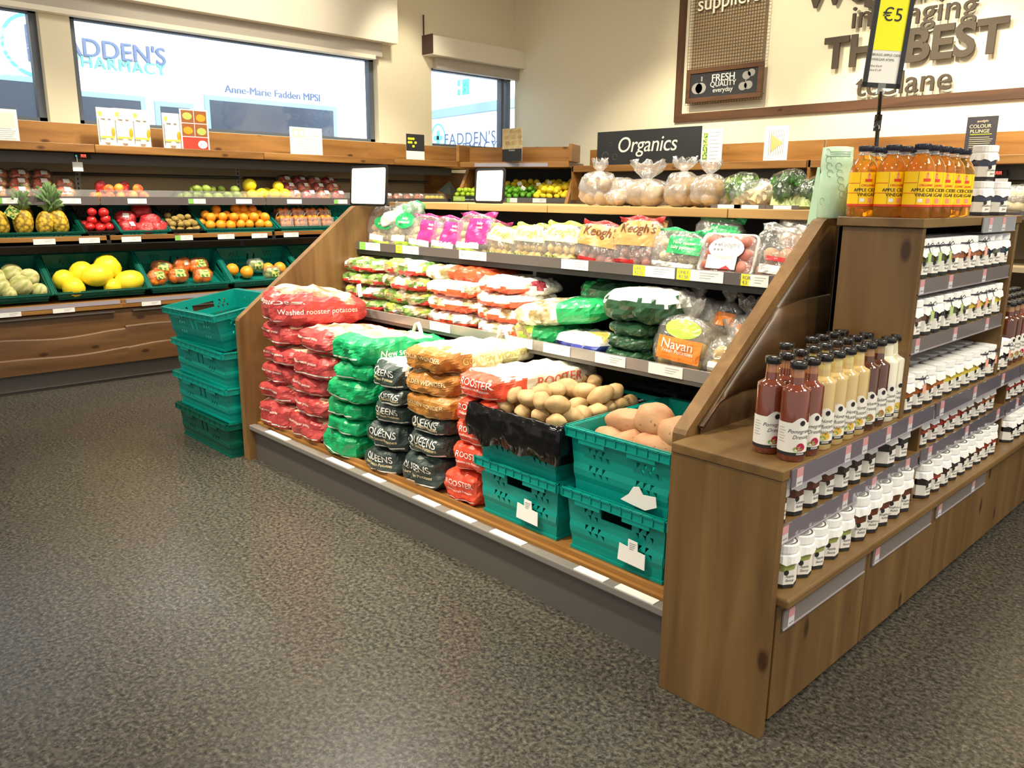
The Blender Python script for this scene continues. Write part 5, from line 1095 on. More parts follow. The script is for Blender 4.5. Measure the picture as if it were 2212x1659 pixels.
BAGS = dict(
    babygreen=lambda l, M4, w, d, h, s, g: filmbag(l, M4, w, d, h, s, PALEP, .021, FILM, [('green_print', PR['green'], ellip(w*.62, h*.36), .15, .62), ('lettering', INKW, T('baby|potatoes'.replace('|', '\n'), .020, bold=.02), .15, .63), wl_(w), ('green_print', PR['lime'], rect(w*.5, h*.13), .2, .09)], g, top=FILMW),
    pink=lambda l, M4, w, d, h, s, g: filmbag(l, M4, w, d, h, s, PALEP, .021, FILM, [('magenta_print', PR['magenta'], rect(w*.62, h*.62), .38, .58), ('lettering', INKW, T('baby\nroast', .018, bold=.02), .4, .72), wl_(w*1.4), ('lime_print', PR['lime'], ellip(w*.7, h*.12), -.2, .08)], g, top=PR['magenta']),
    kyellow=lambda l, M4, w, d, h, s, g: filmbag(l, M4, w, d, h, s, YELP, .022, FILM, [('cream_print', PR['cream'], rect(w*.92, h*.44), 0, .74), ('lettering', INKO, T("Keogh's", w*.22, bold=.012, shear=.15), .05, .78), ('cream_print', PR['cream'], rect(w*.88, h*.13), 0, .09), ('lettering', node_mat('green_ink', (.10, .22, .04), .5) if 'green_ink' not in bpy.data.materials else bpy.data.materials['green_ink'], T('BABY', w*.15, bold=.02), -.2, .09)], g, top=PR['lime']),
    kred=lambda l, M4, w, d, h, s, g: filmbag(l, M4, w, d, h, s, REDP, .026, FILM, [('tan_print', PR['tan'], rect(w*.94, h*.50), 0, .71), ('lettering', node_mat('brown_ink', (.12, .04, .02), .5) if 'brown_ink' not in bpy.data.materials else bpy.data.materials['brown_ink'], T("Keogh's", w*.24, bold=.012, shear=.15), .05, .80), ('red_print', PR['red'], rect(w*.5, h*.16), -.35, .10)], g, top=PR['red']),
    season=lambda l, M4, w, d, h, s, g: filmbag(l, M4, w, d, h, s, PALEP, .022, FILM, [('green_print', PR['green'], rect(w*.62, h*.42), .3, .66), ('lettering', INKW, T('New season\nbaby potatoes', .017, bold=.015), .3, .66), ('white_print', PR['white'], rect(w*.8, h*.16), 0, .15)], g, top=PR['green']),
    clearred=lambda l, M4, w, d, h, s, g: filmbag(l, M4, w, d, h, s, SWP, .030, FILM, [wl_(w), ('red_print', PR['red'], rect(w*.4, h*.08), .1, .42)], g, top=FILMW),
    navan=lambda l, M4, w, d, h, s, g: filmbag(l, M4, w, d, h, s, YELP, .030, FILM, [('green_print', PR['lime'], ellip(w*.62, h*.34), 0, .80), ('orange_print', PR['orange'], rect(w*.76, h*.42), .0, .42), ('lettering', INKW, T('Navan', w*.22, bold=.015), -.05, .50), ('lettering', PR['white'], T('Fresh Potatoes', w*.09), 0, .38)], g, knot=(.07, .06), tz=.5, k=3.4),
    plain=lambda l, M4, w, d, h, s, g: filmbag(l, M4, w, d, h, s, YELP, .028, FILM, [wl_(w)], g, knot=(.06, .05), tz=.5),
    onion=lambda l, M4, w, d, h, s, g: filmbag(l, M4, w, d, h, s, POT, .034, FILM, [wl_(w), ('orange_print', PR['orange'], rect(w*.5, h*.2), .1, .75)], g, knot=(.07, .06), tz=.5, name='vegetable_bag', cat='bag of vegetables', cname='vegetables'),
)
GU = 'bags of potatoes on the upper shelf'
for a in [('clear and green bag of baby potatoes, leftmost on the upper shelf', 785, 838, 447, 527, 'babygreen', 1), ('clear and green bag of baby potatoes, second on the upper shelf', 832, 884, 440, 532, 'babygreen', 2),
          ('clear and magenta bag, leftmost of the three pink bags', 874, 932, 466, 538, 'pink', 3), ('clear and magenta bag, middle of the three pink bags', 922, 984, 470, 543, 'pink', 4), ('clear and magenta bag, rightmost and biggest of the pink bags', 975, 1040, 462, 547, 'pink', 5),
          ('cream and lime potato bag, leftmost of the three yellow bags', 1040, 1098, 489, 551, 'kyellow', 6), ('cream and lime potato bag, middle of the three yellow bags', 1095, 1160, 486, 556, 'kyellow', 7), ('cream and lime potato bag, rightmost of the three yellow bags', 1160, 1230, 482, 562, 'kyellow', 8),
          ('tan and red bag of red potatoes, left of the pair', 1232, 1316, 482, 570, 'kred', 9), ('tan and red bag of red potatoes, right of the pair', 1314, 1400, 472, 578, 'kred', 10), ('clear bag with green new season print beside the potato tray', 1395, 1492, 498, 590, 'season', 11),
          ('clear bag of pink sweet potatoes at the right end of the upper shelf', 1612, 1700, 490, 603, 'clearred', 12)]:
    stand(*a, yaw=.03*((a[6]*5) % 5-2), lean=-.12-.02*(a[6] % 3))
for a in [('tan potato bag standing behind the red pair', 1340, 1415, 455, 560, 'kred', 21), ('clear bag behind the pink bags', 1010, 1075, 478, 540, 'pink', 22), ('green new season bag at back, right of middle', 1480, 1570, 470, 560, 'season', 23), ('clear bag of sweet potatoes at back right corner', 1660, 1740, 458, 560, 'clearred', 24)]:
    stand(*a, yo=.17, group='second row of bags on the upper shelf')
# loose bag flopped over the baby potatoes
p = at(880, 452, 'y', .88); sack('green and white bag flopped on top of the baby potato bags', Matrix.Translation((p.x, .86, p.z-.06)) @ Matrix.Rotation(-.45, 4, 'Y') @ Matrix.Rotation(.5, 4, 'Z'), .24, .10, .07, 61, [PR['white'], PR['green']], lambda x, y, z, n: 1 if x > .25 else 0, GU, [('lettering', INKW, [(T('11', .05, bold=.03), (.085, -.07, .04), FX, FZ_)])], name='potato_bag', cat='bag of potatoes', crump=.01, k=3)
# potatoes in a white tray
Y = YA+.045; X0 = at(1490, 590, 'y', Y).x; X1 = at(1612, 600, 'y', Y).x; Z0 = ZA-.029; w_ = X1-X0; zt = at(1550, 505, 'y', Y+.05).z; h_ = zt-Z0
t = thing('potato_tray', 'white-rimmed tray of pink potatoes with a round white label, tilted up on the upper shelf', 'tray of potatoes', (0, 0, 0), group=GU); t.matrix_world = Matrix.Translation(((X0+X1)/2, Y+.06, Z0)) @ Matrix.Rotation(-.30, 4, 'X')
b = MB(); rn = random.Random(3)
for i in range(3):
    for j in range(3): b.blob((-w_*.30+w_*.30*i+.006*(j % 2), -.018, h_*.2+h_*.29*j), (.034, .024, .028), 70+i*3+j, 8, .08, rot=(0, 0, 0))
b.o('potatoes', REDP, t)
def rr_(w, h, r=.025, n=5):
    return [(sx*(w/2-r)+r*math.cos(a0+PI/2*i/n), h/2+sz*(h/2-r)+r*math.sin(a0+PI/2*i/n)) for sx, sz, a0 in ((1, 1, 0), (-1, 1, PI/2), (-1, -1, PI), (1, -1, 1.5*PI)) for i in range(n+1)]
o1, o2, o3 = rr_(w_, h_), rr_(w_*.93, h_*.96), rr_(w_*.85, h_*.88); n = len(o1); c = MB(); vs = [(x, -.028, z) for x, z in o1]+[(x, -.030, z+h_*.02) for x, z in o2]+[(x, .03, z+h_*.06) for x, z in o3]+[(x, -.024, z) for x, z in o1]+[(x*.98, .034, z*.98) for x, z in o3]
c.add(vs, [(i, (i+1) % n, n+(i+1) % n, n+i) for i in range(n)]+[(n+i, n+(i+1) % n, 2*n+(i+1) % n, 2*n+i) for i in range(n)]+[tuple(range(2*n, 3*n))]+[((i+1) % n, i, 3*n+i, 3*n+(i+1) % n) for i in range(n)], 0, True); c.o('white_tray', PR['white'], t)
c = MB(); c.add([(x, -.0335-.008*(1-(2*x/w_)**2), z) for x, z in o2], [tuple(range(n))], 0, True); c.o('film_lid', FILM, t)
l = MB(); vs, fs = ellip(w_*.62, h_*.52); l.add([(x-w_*.0, -.0435, z+h_*.62) for x, z in vs], fs); l.prism([(-w_*.3, h_*.13), (w_*.22, h_*.13), (w_*.22, h_*.45), (-w_*.3, h_*.45)], -.0435, -.0430, 'y'); l.add([(-w_*.05, -.0437, h_*.13), (w_*.15, -.0437, h_*.13), (w_*.06, -.0437, h_*.22)], [(0, 1, 2)], 1)
flat_text(l, "Keogh's", .024, (w_*.05, -.0437, h_*.70), FX, FZ_, .0005, 2, shear=.2); 
for i in range(5): a = -w_*.2+.014*(i % 3); l.add([(a+.005*math.cos(k), -.0438, h_*.58+.017*(i//3)+.005*math.sin(k)) for k in range(6)], [tuple(range(6))], 2)
l.o('round_label', [WHT, PR['red'], INKG], t)

# ---------------- flat bags stacked on the lower shelf ----------------
GL = 'bags of potatoes stacked on the lower shelf'; ZL = ZBB-.029
def mixf(s, th=((-.25, 0), (.12, 1), (.35, 2))):
    def f(x, y, z, n):
        v = noise.noise((x*2.1+s*3.3, y*1.5, z*1.3+s)); 
        if z < -.35 and n.z < .5: return 2
        for lim, m_ in th:
            if v < lim: return m_
        return 3
    return f
CP = node_mat('clear_bag_over_potatoes', (.42, .36, .18), .22, coat=.5); mottle(CP, (.30, .22, .09), (.66, .62, .44), 26, lo=.4, hi=.6); bump(CP, 30, .5, .01); PW = PR['white']
def flat(label, u0, u1, v0, v1, Yf, z, h, d, seed, mats, mf, decs=(), yaw=0., k=3.2, crump=.009, taper=.1, roll=0.):
    X0 = at(u0, (v0+v1)/2, 'y', Yf).x; X1 = at(u1, (v0+v1)/2, 'y', Yf).x; w = X1-X0
    return sack(label, Matrix.Translation(((X0+X1)/2, Yf+d/2, z)) @ Matrix.Rotation(yaw, 4, 'Z') @ Matrix.Rotation(roll, 4, 'Y'), w, d, h, seed, mats, mf, GL, [(nm, mt, [(shp, (a*w/2, -d/2-.02, b_*h), FX, FZ_)]) if vv is None else (nm, mt, [(shp, (a*w/2, b_*d/2, h+.05), FX, (0, 1, 0))]) for nm, mt, shp, a, b_, vv in decs], name='potato_bag', cat='bag of potatoes', crump=crump, k=k, taper=taper, n=(16, 14, 7), freq=20., lump=.006)
def zat(v, u, Yf): return at(u, v, 'y', Yf).z
def fstack(u0, u1, v0, v1, n, Yf, d, seed, mats, desc, mfun, yaw=0.):
    zt = zat(v0, (u0+u1)/2, Yf); h = (zt-ZL)/n
    for i in range(n): flat('%s, %s' % (desc, ['lowest', 'second up', 'third up', 'topmost'][i if i < n-1 else 3]), u0+3*((i*3) % 2), u1+2*((i*5) % 3), v0, v1, Yf+.006*(i % 2), ZL+i*h+.0005, h*1.06, d, seed+i, mats, mfun(seed+i), yaw=yaw+.03*((i*3) % 3-1))
OLV = node_mat('olive_green_bag_print', (.12, .26, .05), .25, coat=.5); mottle(OLV, (.07, .17, .03), (.30, .48, .14), 20); bump(OLV, 30, .5, .01)
MIX = [CP, OLV, PR['orange'] if 0 else PR['red'], PR['white'], PR['lime']]
def mf1(s):
    def f(x, y, z, n):
        v = noise.noise((x*2.4+s*3.3, y*1.8, z+s)); u = noise.noise((x*1.7+s, y*2.2+9, z*1.4))
        if z < -.25 and v > -.05: return 2
        return 3 if v > .30 else (1 if u > .02 else (4 if u < -.30 else 0))
    return f
fstack(727, 806, 562, 672, 4, YB+.05, .30, 71, MIX, 'clear, green and red potato bag in the left stack on the lower shelf', mf1, .12)
fstack(806, 905, 566, 692, 4, YB+.045, .30, 81, MIX, 'clear, green and red potato bag in the second stack on the lower shelf', mf1, -.05)
def mf2(s):
    def f(x, y, z, n):
        v = noise.noise((x*1.9+s*3.3, y*1.4, s))*.5; return 0 if z < -.05+v else (1 if noise.noise((x*2+s, y*2, 3)) < .25 else 2)
    return f
RW = [PR['orange'] if 0 else node_mat('orange_red_print', (.74, .09, .03), .3, coat=.5), PR['white'], CP]; bump(RW[0], 30, .45, .008)
fstack(905, 1010, 610, 700, 3, YB+.04, .30, 91, RW, 'white and red potato bag, left red-striped stack', mf2, .08)
fstack(1012, 1112, 604, 722, 4, YB+.04, .30, 95, RW, 'white and red potato bag, right red-striped stack', mf2, -.06)
flat('red and clear bag lying at the back of the lower shelf', 905, 1050, 566, 610, YB+.10, zat(612, 970, YB+.10), .075, .26, 99, [RW[0], CP, PR['white']], lambda x, y, z, n: 0 if x > -.1 else (1 if noise.noise((x*3, y*3, 2)) > 0 else 2), yaw=.1)
flat('maroon and white bag on top of the red-striped stacks', 1060, 1150, 594, 640, YB+.12, zat(640, 1100, YB+.12), .07, .22, 98, [PR['white'], PR['maroon'], CP], lambda x, y, z, n: 1 if (n.z > .3 and y < -.1) else 0, yaw=-.1)
z1 = zat(703, 1180, YB+.05)
gm = lambda s: (lambda x, y, z, n: 0 if x > .05 else (1 if noise.noise((x*3+s, y*3, z*2)) > -.15 else 2))
flat('clear and green potato bag lying under the big green bag', 1092, 1200, 700, 740, YB+.04, ZL, max(.05, z1-ZL), .28, 101, [PR['green'], CP, PR['lime']], gm(4), yaw=.1)
flat('big clear and bright green bag of salad potatoes lying on the lower shelf', 1095, 1262, 640, 722, YB+.03, z1, .095, .30, 103, [PR['green'], PR['white'], CP], lambda x, y, z, n: 0 if x > .08 else (2 if noise.noise((x*3, y*3, 7)) > -.1 else 1), decs=[('lettering', INKW, T('salad\npotatoes', .026, bold=.02), .42, .1, 1)], yaw=.25, crump=.006, roll=-.12)
flat('white and blue potato bag lying beside the dark green stack', 1183, 1292, 704, 762, YB+.02, ZL, .075, .22, 105, [PR['white'], PR['blue'], YELP], lambda x, y, z, n: 1 if z < .15 and n.z < .5 else (2 if (n.z > .5 and x > .2 and y < .1 and y > -.5) else 0), yaw=-.08)
DK = [PR['dkgreen'], PR['white']]
zt4 = zat(700, 1350, YB+.04); hh4 = (zt4-ZL)/3
for i in range(3): flat('dark green potato bag in the right stack, %s' % ['lowest', 'second up', 'third up'][i], 1292+3*i, 1395, 640, 780, YB+.035, ZL+i*hh4, hh4*1.05, .28, 111+i, DK, lambda x, y, z, n: 0)
flat('dark green and white potato bag topping the dark green stack', 1280, 1432, 640, 700, YB+.02, zt4+.002, .115, .32, 115, DK, lambda x, y, z, n: 1 if n.z > .35 or y > -.2 else 0, yaw=.12, decs=[('lettering', INKG, T('QUEENS', .030), 0, -.2, 1)])
flat('dark green bag lying at the back of the lower shelf', 1230, 1370, 615, 650, YB+.20, zat(668, 1300, YB+.2), .10, .26, 117, [PR['dkgreen'], PR['green'], BKG], lambda x, y, z, n: 1 if x < -.2 and n.z > .2 else 0, yaw=-.2)
GN = 'knotted clear bags at the right end of the lower shelf'
stand('clear bag with orange and green Navan print on the lower shelf', 1398, 1502, 682, 795, 'navan', 31, d=.13, group=GN, z0=ZL, y=YB+.025, lean=-.05)
stand('knotted clear bag of yellow potatoes behind the orange printed bag', 1440, 1520, 640, 740, 'plain', 32, d=.13, group=GN, z0=ZL, y=YB+.17, lean=-.05)
stand('knotted clear bag of onions with an orange tag, back right', 1500, 1575, 650, 740, 'onion', 33, d=.13, group=GN, z0=ZL, y=YB+.20, lean=-.05)
stand('clear bag of pale potatoes squeezed against the slanted panel', 1505, 1575, 725, 800, 'plain', 34, d=.12, group=GN, z0=ZL, y=YB+.04, lean=-.25)
stand('knotted clear bag at the right end, behind the pale potatoes', 1555, 1620, 680, 760, 'onion', 35, d=.12, group=GN, z0=ZL, y=YB+.17, lean=-.1)

# ---------------- swede and root bags on top of the potato bay ----------------
GO = 'knotted bags of roots on the top board'
def rootbag(label, u0, u1, vt, Y, seed, kn=(.08, .06), r=.05, content=None, d=.15):
    X0 = at(u0, 446, 'y', Y).x; X1 = at(u1, 446, 'y', Y).x; Z1 = at((u0+u1)/2, vt, 'y', Y).z; w = X1-X0
    return filmbag(label, Matrix.Translation(((X0+X1)/2, Y+d/2, ZTB+.001)), w, d, Z1-ZTB, seed, content or SWEDE, r, FILMW, [], GO, name='root_vegetable_bag', cat='bag of vegetables', tz=.2, k=2.8, knot=kn, cname='roots', fill=.95, crump=.008)
rootbag('frosted bag of small swedes, leftmost of the bags on the top board', 1238, 1300, 372, 1.0, 201, (.06, .05), .032)
rootbag('frosted bag lying flat behind the two left swede bags', 1280, 1345, 385, 1.16, 202, (.0, .0), .03)
rootbag('tall knotted frosted bag of swedes in the middle, its neck sticking up', 1325, 1418, 388, .99, 203, (.12, .07), .045)
rootbag('small clear bag of roots lying between the swede bags', 1295, 1340, 408, .965, 204, (.03, .02), .026)
rootbag('knotted frosted bag of big swedes right of the tall one', 1422, 1478, 372, .99, 205, (.08, .05), .048)
rootbag('frosted bag of swedes, rightmost beside the lettuce', 1478, 1533, 378, .99, 206, (.07, .05), .043)
LEAF = node_mat('dark_leaf', (.02, .12, .015), .45, coat=.2); mottle(LEAF, (.012, .075, .012), (.06, .24, .03), 20); LEAFL = node_mat('light_leaf', (.30, .55, .06), .5); mottle(LEAFL, (.07, .24, .015), (.32, .52, .07), 16)
STALK = node_mat('pale_stalk', (.55, .65, .32), .5); PARS = node_mat('parsnip_skin', (.55, .46, .26), .6)
def leaf(mb, base, dirv, up, L, w, curl, mat=0, seed=0, ruffle=.02):
    d = Vector(dirv).normalized(); u = Vector(up).normalized(); s = d.cross(u).normalized(); n = 8; vs = []
    for i in range(n+1):
        f = i/n; c = Vector(base)+d*L*f*(1-.2*curl*f)+u*(math.sin(f*1.6)*L*.25-curl*L*f*f*.5); ww = w*max(0., math.sin(PI*min(1, .12+f*.88)))**.7
        for j in range(-2, 3): vs.append(tuple(c+s*ww*j/4+u*(abs(j)*.010+ruffle*math.sin(i*2.1+j*1.9+seed)*(abs(j) > 0))))
    mb.add(vs, [(i*5+j, i*5+j+1, i*5+j+6, i*5+j+5) for i in range(n) for j in range(4)], mat, True)
FILM2 = film_mat('thin_clear_film', (.95, .98, .95), .02, .12, .12)
def greens(label, u0, u1, vt, Y, seed, name, cat, lm, nleaf=26, film=True, stalks=False, base=ZTB, tall=.0):
    X0 = at(u0, 446, 'y', Y).x; X1 = at(u1, 446, 'y', Y).x; Z1 = at((u0+u1)/2, vt, 'y', Y).z; w = X1-X0; h = Z1-base; rn = random.Random(seed)
    t = thing(name, label, cat, ((X0+X1)/2, Y+.08, base+.001), group=GO if base == ZTB else None)
    l = MB()
    for i in range(nleaf):
        a = rn.uniform(0, 2*PI); el = rn.uniform(.25, 1.2); L = h*rn.uniform(.55, .85); dv = Vector((math.cos(a)*math.cos(el)*w/h*.9, math.sin(a)*math.cos(el)*.6, math.sin(el)+.25))
        leaf(l, (rn.uniform(-.25, .25)*w, rn.uniform(-.03, .03), h*.12), dv, (-math.cos(a)*.5, -math.sin(a)*.5, .8), L, h*.42, .5, 0, i, .012)
    l.o('leaves', lm, t)
    if stalks:
        s_ = MB()
        for i in range(9): x = (-1+2*i/8)*w*.3; s_.tube([(x, -.03+.02*(i % 2), .005), (x*1.1, -.02, h*.25), (x*1.3, 0, h*.45)], [.013, .010, .006], 7)
        s_.o('stalks', STALK, t)
    if film: vs, fs = bagshape(w, .14, h, seed, k=2.6, crump=.010, n=(10, 8, 10), tz=.4, freq=14); e = MB(); e.add(vs, fs, 0, True); e.o('bag_film', FILM2, t)
    return t
greens('bag of pale green lettuce right of the swede bags', 1538, 1608, 372, 1.02, 301, 'lettuce_bag', 'bag of lettuce', LEAFL, 34)
greens('bag of dark green leafy pak choi near the paper roll', 1640, 1712, 368, 1.0, 302, 'pak_choi_bag', 'bag of greens', LEAF, 30, stalks=True)
greens('second bunch of dark greens with pale stalks, nearest the green roll', 1696, 1764, 380, 1.0, 303, 'pak_choi_bag', 'bag of greens', [LEAF], 26, stalks=True)
tt = thing('parsnip_bag', 'clear bag of pale parsnips and fennel between lettuce and pak choi', 'bag of vegetables', (at(1618, 446, 'y', 1.05).x, 1.10, ZTB+.001), group=GO); b = MB()
for i in range(6): a = -.055+.022*i; b.tube([(a, -.05, .02+.012*(i % 3)), (a+.02, .0, .035+.016*(i % 4)), (a+.05, .06, .03+.02*(i % 3))], [.017, .014, .004], 8)
b.blob((.03, .03, .05), (.04, .035, .04), 5); b.o('parsnips', PARS, tt); vs, fs = bagshape(.19, .13, .10, 9, k=2.6, crump=.010, n=(10, 8, 8), tz=.3, freq=14); e = MB(); e.add(vs, fs, 0, True); e.o('bag_film', FILM, tt)
for i, u in enumerate((1568, 1620, 1690)):
    x = at(u, 443, 'y', .965).x; MB().box((x-.06, .962, ZTB+.0005), (x+.06, .968, ZTB+.014), 0).box((x-.03, .9605, ZTB+.001), (x+.035, .962, ZTB+.013), 1).o('shelf_edge_strip', [RAIL, WHT]); o = bpy.data.objects['shelf_edge_strip' if i == 0 else 'shelf_edge_strip.%03d' % i]; tag(o, ['low dark label strip with white ticket in front of the lettuce', 'low dark label strip with white ticket in front of the parsnips', 'low dark label strip with white ticket in front of the pak choi'][i], 'label strip', 'label strips on the top board')
# pale salad bags at far right
for i, (u0, u1) in enumerate(((2118, 2165), (2162, 2212))):
    X0 = at(u0, 455, 'y', 3.95).x; X1 = at(u1, 455, 'y', 3.95).x
    filmbag('pale frosted salad pack with dark base, %s at upper right' % ['left one' if i == 0 else 'right one'][0], Matrix.Translation(((X0+X1)/2, 4.0, 1.201)), X1-X0, .16, .17, 310+i, PARS, .04, FILMW, [], 'salad packs on the organics case', name='salad_pack', cat='salad pack', tz=.4, cname='salad')
# white framed boards
for i, (u0, u1, v0, v1, lb) in enumerate(((757, 835, 359, 445, 'blank white board in a black frame standing at the left end of the top board'), (1025, 1088, 364, 440, 'blank white board in a black frame standing near the lemons'))):
    Y = 1.02 if i else .76; zb0 = ZTB if i else ZT; X0 = at(u0, v1, 'y', Y).x; X1 = at(u1, v1, 'y', Y).x; Z1 = at(u0, v0, 'y', Y).z; w = X1-X0; h = Z1-zb0
    yw = -.0; t = thing('framed_board', lb, 'sign', ((X0+X1)/2, Y, zb0+.001), (math.radians(-4), 0, yw), group='blank framed boards on the potato bay')
    q = [(x, z) for x, z in rr_(w, h, .018)]; q2 = [(x, z+.011) for x, z in rr_(w-.022, h-.022, .012)]; n = len(q); b = MB(); b.add([(x, -.004, z) for x, z in q]+[(x, -.004, z) for x, z in q2]+[(x, .004, z) for x, z in q], [(k, (k+1) % n, n+(k+1) % n, n+k) for k in range(n)]+[((k+1) % n, k, 2*n+k, 2*n+(k+1) % n) for k in range(n)]+[tuple(range(2*n, 3*n))[::-1]]); b.o('frame', BLKCAP, t)
    b = MB(); b.add([(x, -.0045+.0015, z) for x, z in q2], [tuple(range(n))]); b.o('white_card', node_mat('board_white', (.86, .80, .78), .6) if i == 0 else bpy.data.materials['board_white'], t)
    MB().box((-.03, .004, 0), (.03, .05, .008)).box((-.03, .004, 0), (.03, .008, .12)).o('stand', BLKCAP, t)

# sacks half hidden at the back of the bottom deck
for i in range(3):
    KINDS['queens' if i else 'roost']('%s sack lying at the back of the deck behind the potatoes' % ['orange-red', 'dark', 'upper dark'][i], -.86+.03*i, -.50, .76, ZR+.003+.135*i, .13, .34, 600+i, 'sacks at the back of the bottom deck')
# ---------------- fruit and vegetables in the wall cases ----------------
ORA = node_mat('orange_peel', (.90, .33, .02), .4); bump(ORA, 120, .15, .002); CLE = node_mat('clementine_peel', (.92, .24, .01), .35); bump(CLE, 120, .12, .002); LEM = node_mat('lemon_peel', (.92, .70, .03), .4); LIM = node_mat('lime_peel', (.12, .36, .02), .4); LIM2 = node_mat('bright_lime_peel', (.40, .60, .03), .4)
TOM = node_mat('tomato_skin', (.60, .02, .02), .2, coat=.5); KIW = node_mat('kiwi_skin', (.30, .20, .05), .8); mottle(KIW, (.24, .16, .04), (.42, .30, .08), 20); PEA = node_mat('peach_skin', (.8, .25, .05), .5); mottle(PEA, (.75, .08, .03), (.92, .45, .08), 14, lo=.4, hi=.6)
AVO = node_mat('green_pear_skin', (.22, .32, .04), .45); mottle(AVO, (.14, .24, .03), (.42, .52, .10), 16); YMEL = node_mat('yellow_melon_skin', (.95, .72, .03), .38); bump(YMEL, 14, .25, .006); GMEL = node_mat('galia_melon_skin', (.55, .52, .18), .55); mottle(GMEL, (.30, .33, .08), (.72, .66, .32), 9, stretch=(3, 3, .6), lo=.35, hi=.6)
PINE = node_mat('pineapple_skin', (.55, .35, .05), .5); PCR = node_mat('pineapple_leaf', (.22, .36, .14), .45); PCR.node_tree.nodes['Principled BSDF'].inputs['Base Color'].default_value = (.22, .36, .14, 1)
def _pine():
    m = PINE; nt = m.node_tree; b = nt.nodes['Principled BSDF']; tc = _n(m, 'ShaderNodeTexCoord'); v = _n(m, 'ShaderNodeTexVoronoi'); v.inputs['Scale'].default_value = 48
    r = _n(m, 'ShaderNodeValToRGB'); r.color_ramp.elements[0].color = (.85, .55, .05, 1); r.color_ramp.elements[0].position = .25; r.color_ramp.elements[1].position = .75; r.color_ramp.elements[1].color = (.24, .15, .02, 1)
    nt.links.new(tc.outputs['Object'], v.inputs['Vector']); nt.links.new(v.outputs['Distance'], r.inputs[0]); nt.links.new(r.outputs[0], b.inputs['Base Color'])
_pine()
RNET = film_mat('red_net', (.75, .04, .05), .42, .3, .12, 40.); ONET = film_mat('orange_net', (.9, .3, .04), .25, .3, .12, 40.); FBAG = film_mat('fruit_bag_film', (.98, .92, .90), .04, .12, .28)
def rf(name, cat, mat, r, seed, lump=.03): return hideproto(lump_proto(name, 'x', cat, mat, r, seed, lump, n=8))
F = dict(orange=[rf('orange', 'orange', ORA, (.037, .037, .035), 1)], clem=[rf('clementine', 'clementine', CLE, (.027, .027, .024), 2)], tom=[rf('tomato', 'tomato', TOM, (.033, .033, .029), 3, .04)], kiwi=[rf('kiwi', 'kiwi', KIW, (.030, .024, .023), 4)], lemon=[rf('lemon', 'lemon', LEM, (.036, .027, .026), 5, .03)],
         lime=[rf('lime', 'lime', LIM, (.028, .024, .023), 6)], lime2=[rf('lime', 'lime', LIM2, (.028, .024, .023), 6)], peach=[rf('peach', 'peach', PEA, (.033, .033, .031), 7)], pear=[rf('avocado', 'avocado', AVO, (.036, .031, .029), 8, .08)], ymelon=[rf('yellow_melon', 'melon', YMEL, (.105, .078, .076), 9, .05), rf('yellow_melon', 'melon', YMEL, (.085, .082, .08), 12, .05)],
         gmelon=[rf('green_melon', 'melon', GMEL, (.066, .066, .062), 10, .02)], pomelo=[rf('grapefruit', 'grapefruit', LEM, (.050, .050, .046), 11)])
def wcrate(label, y0, y1, zf, xf, tilt, H, mat, dep=.38):
    w = y1-y0; R = Matrix.Rotation(PI/2, 4, 'Z') @ Matrix.Rotation(tilt, 4, 'X')
    c = Vector((xf, (y0+y1)/2, zf)); M = Matrix.Translation(c) @ R @ Matrix.Translation((0, dep/2, 0))
    t = crate(label, (0, 0, 0), sx=w-.018, sy=dep-.02, H=H, mat=mat, lowf=.30, group='produce crates in the window wall cases'); t.matrix_world = M; return M
TL = math.radians(19); TU = math.radians(10)
rnd = random.Random(21)
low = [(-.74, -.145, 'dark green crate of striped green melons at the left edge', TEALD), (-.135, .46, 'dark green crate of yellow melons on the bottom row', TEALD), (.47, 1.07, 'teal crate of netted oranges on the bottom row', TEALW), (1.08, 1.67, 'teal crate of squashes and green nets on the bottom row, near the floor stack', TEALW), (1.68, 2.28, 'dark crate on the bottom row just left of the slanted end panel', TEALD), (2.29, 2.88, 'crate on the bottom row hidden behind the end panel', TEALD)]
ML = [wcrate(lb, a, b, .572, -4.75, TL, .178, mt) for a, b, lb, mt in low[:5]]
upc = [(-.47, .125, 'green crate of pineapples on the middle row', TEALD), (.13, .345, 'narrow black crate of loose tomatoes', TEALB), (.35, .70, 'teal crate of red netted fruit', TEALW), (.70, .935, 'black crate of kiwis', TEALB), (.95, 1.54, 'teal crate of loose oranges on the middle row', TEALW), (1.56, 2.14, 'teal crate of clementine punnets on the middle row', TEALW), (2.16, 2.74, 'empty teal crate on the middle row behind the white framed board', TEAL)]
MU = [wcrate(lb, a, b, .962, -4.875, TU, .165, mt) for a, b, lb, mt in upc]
def putm(k, lab_, M, loc, rot=(0, 0, 0), s=1., v=0, group=None):
    o = put(F[k][v], lab_, (0, 0, 0), rot, group, s); o.matrix_world = M @ Matrix.Translation(loc) @ Euler(rot).to_matrix().to_4x4() @ Matrix.Scale(s, 4); return o
for i, (x, y, z, lb) in enumerate([(.02, -.08, .075, 'at the left photo edge, front'), (.12, .06, .10, 'standing highest at the back'), (.135, -.09, .085, 'front and centre of the visible group'), (.21, .02, .085, 'at the right of the group'), (.06, -.125, .05, 'small one low at the front rim'), (.235, -.10, .045, 'low beside the yellow melon crate'), (.03, .05, .08, 'behind the one at the left edge'), (-.12, -.05, .08, 'outside the photo at left')]): putm('gmelon', 'striped green melon %s' % lb, ML[0], (x, y, z), (rnd.uniform(0, 1), rnd.uniform(0, 1), 0), [1, 1.05, 1.05, .95, .7, .8, 1, 1][i], group='striped green melons at the left edge')
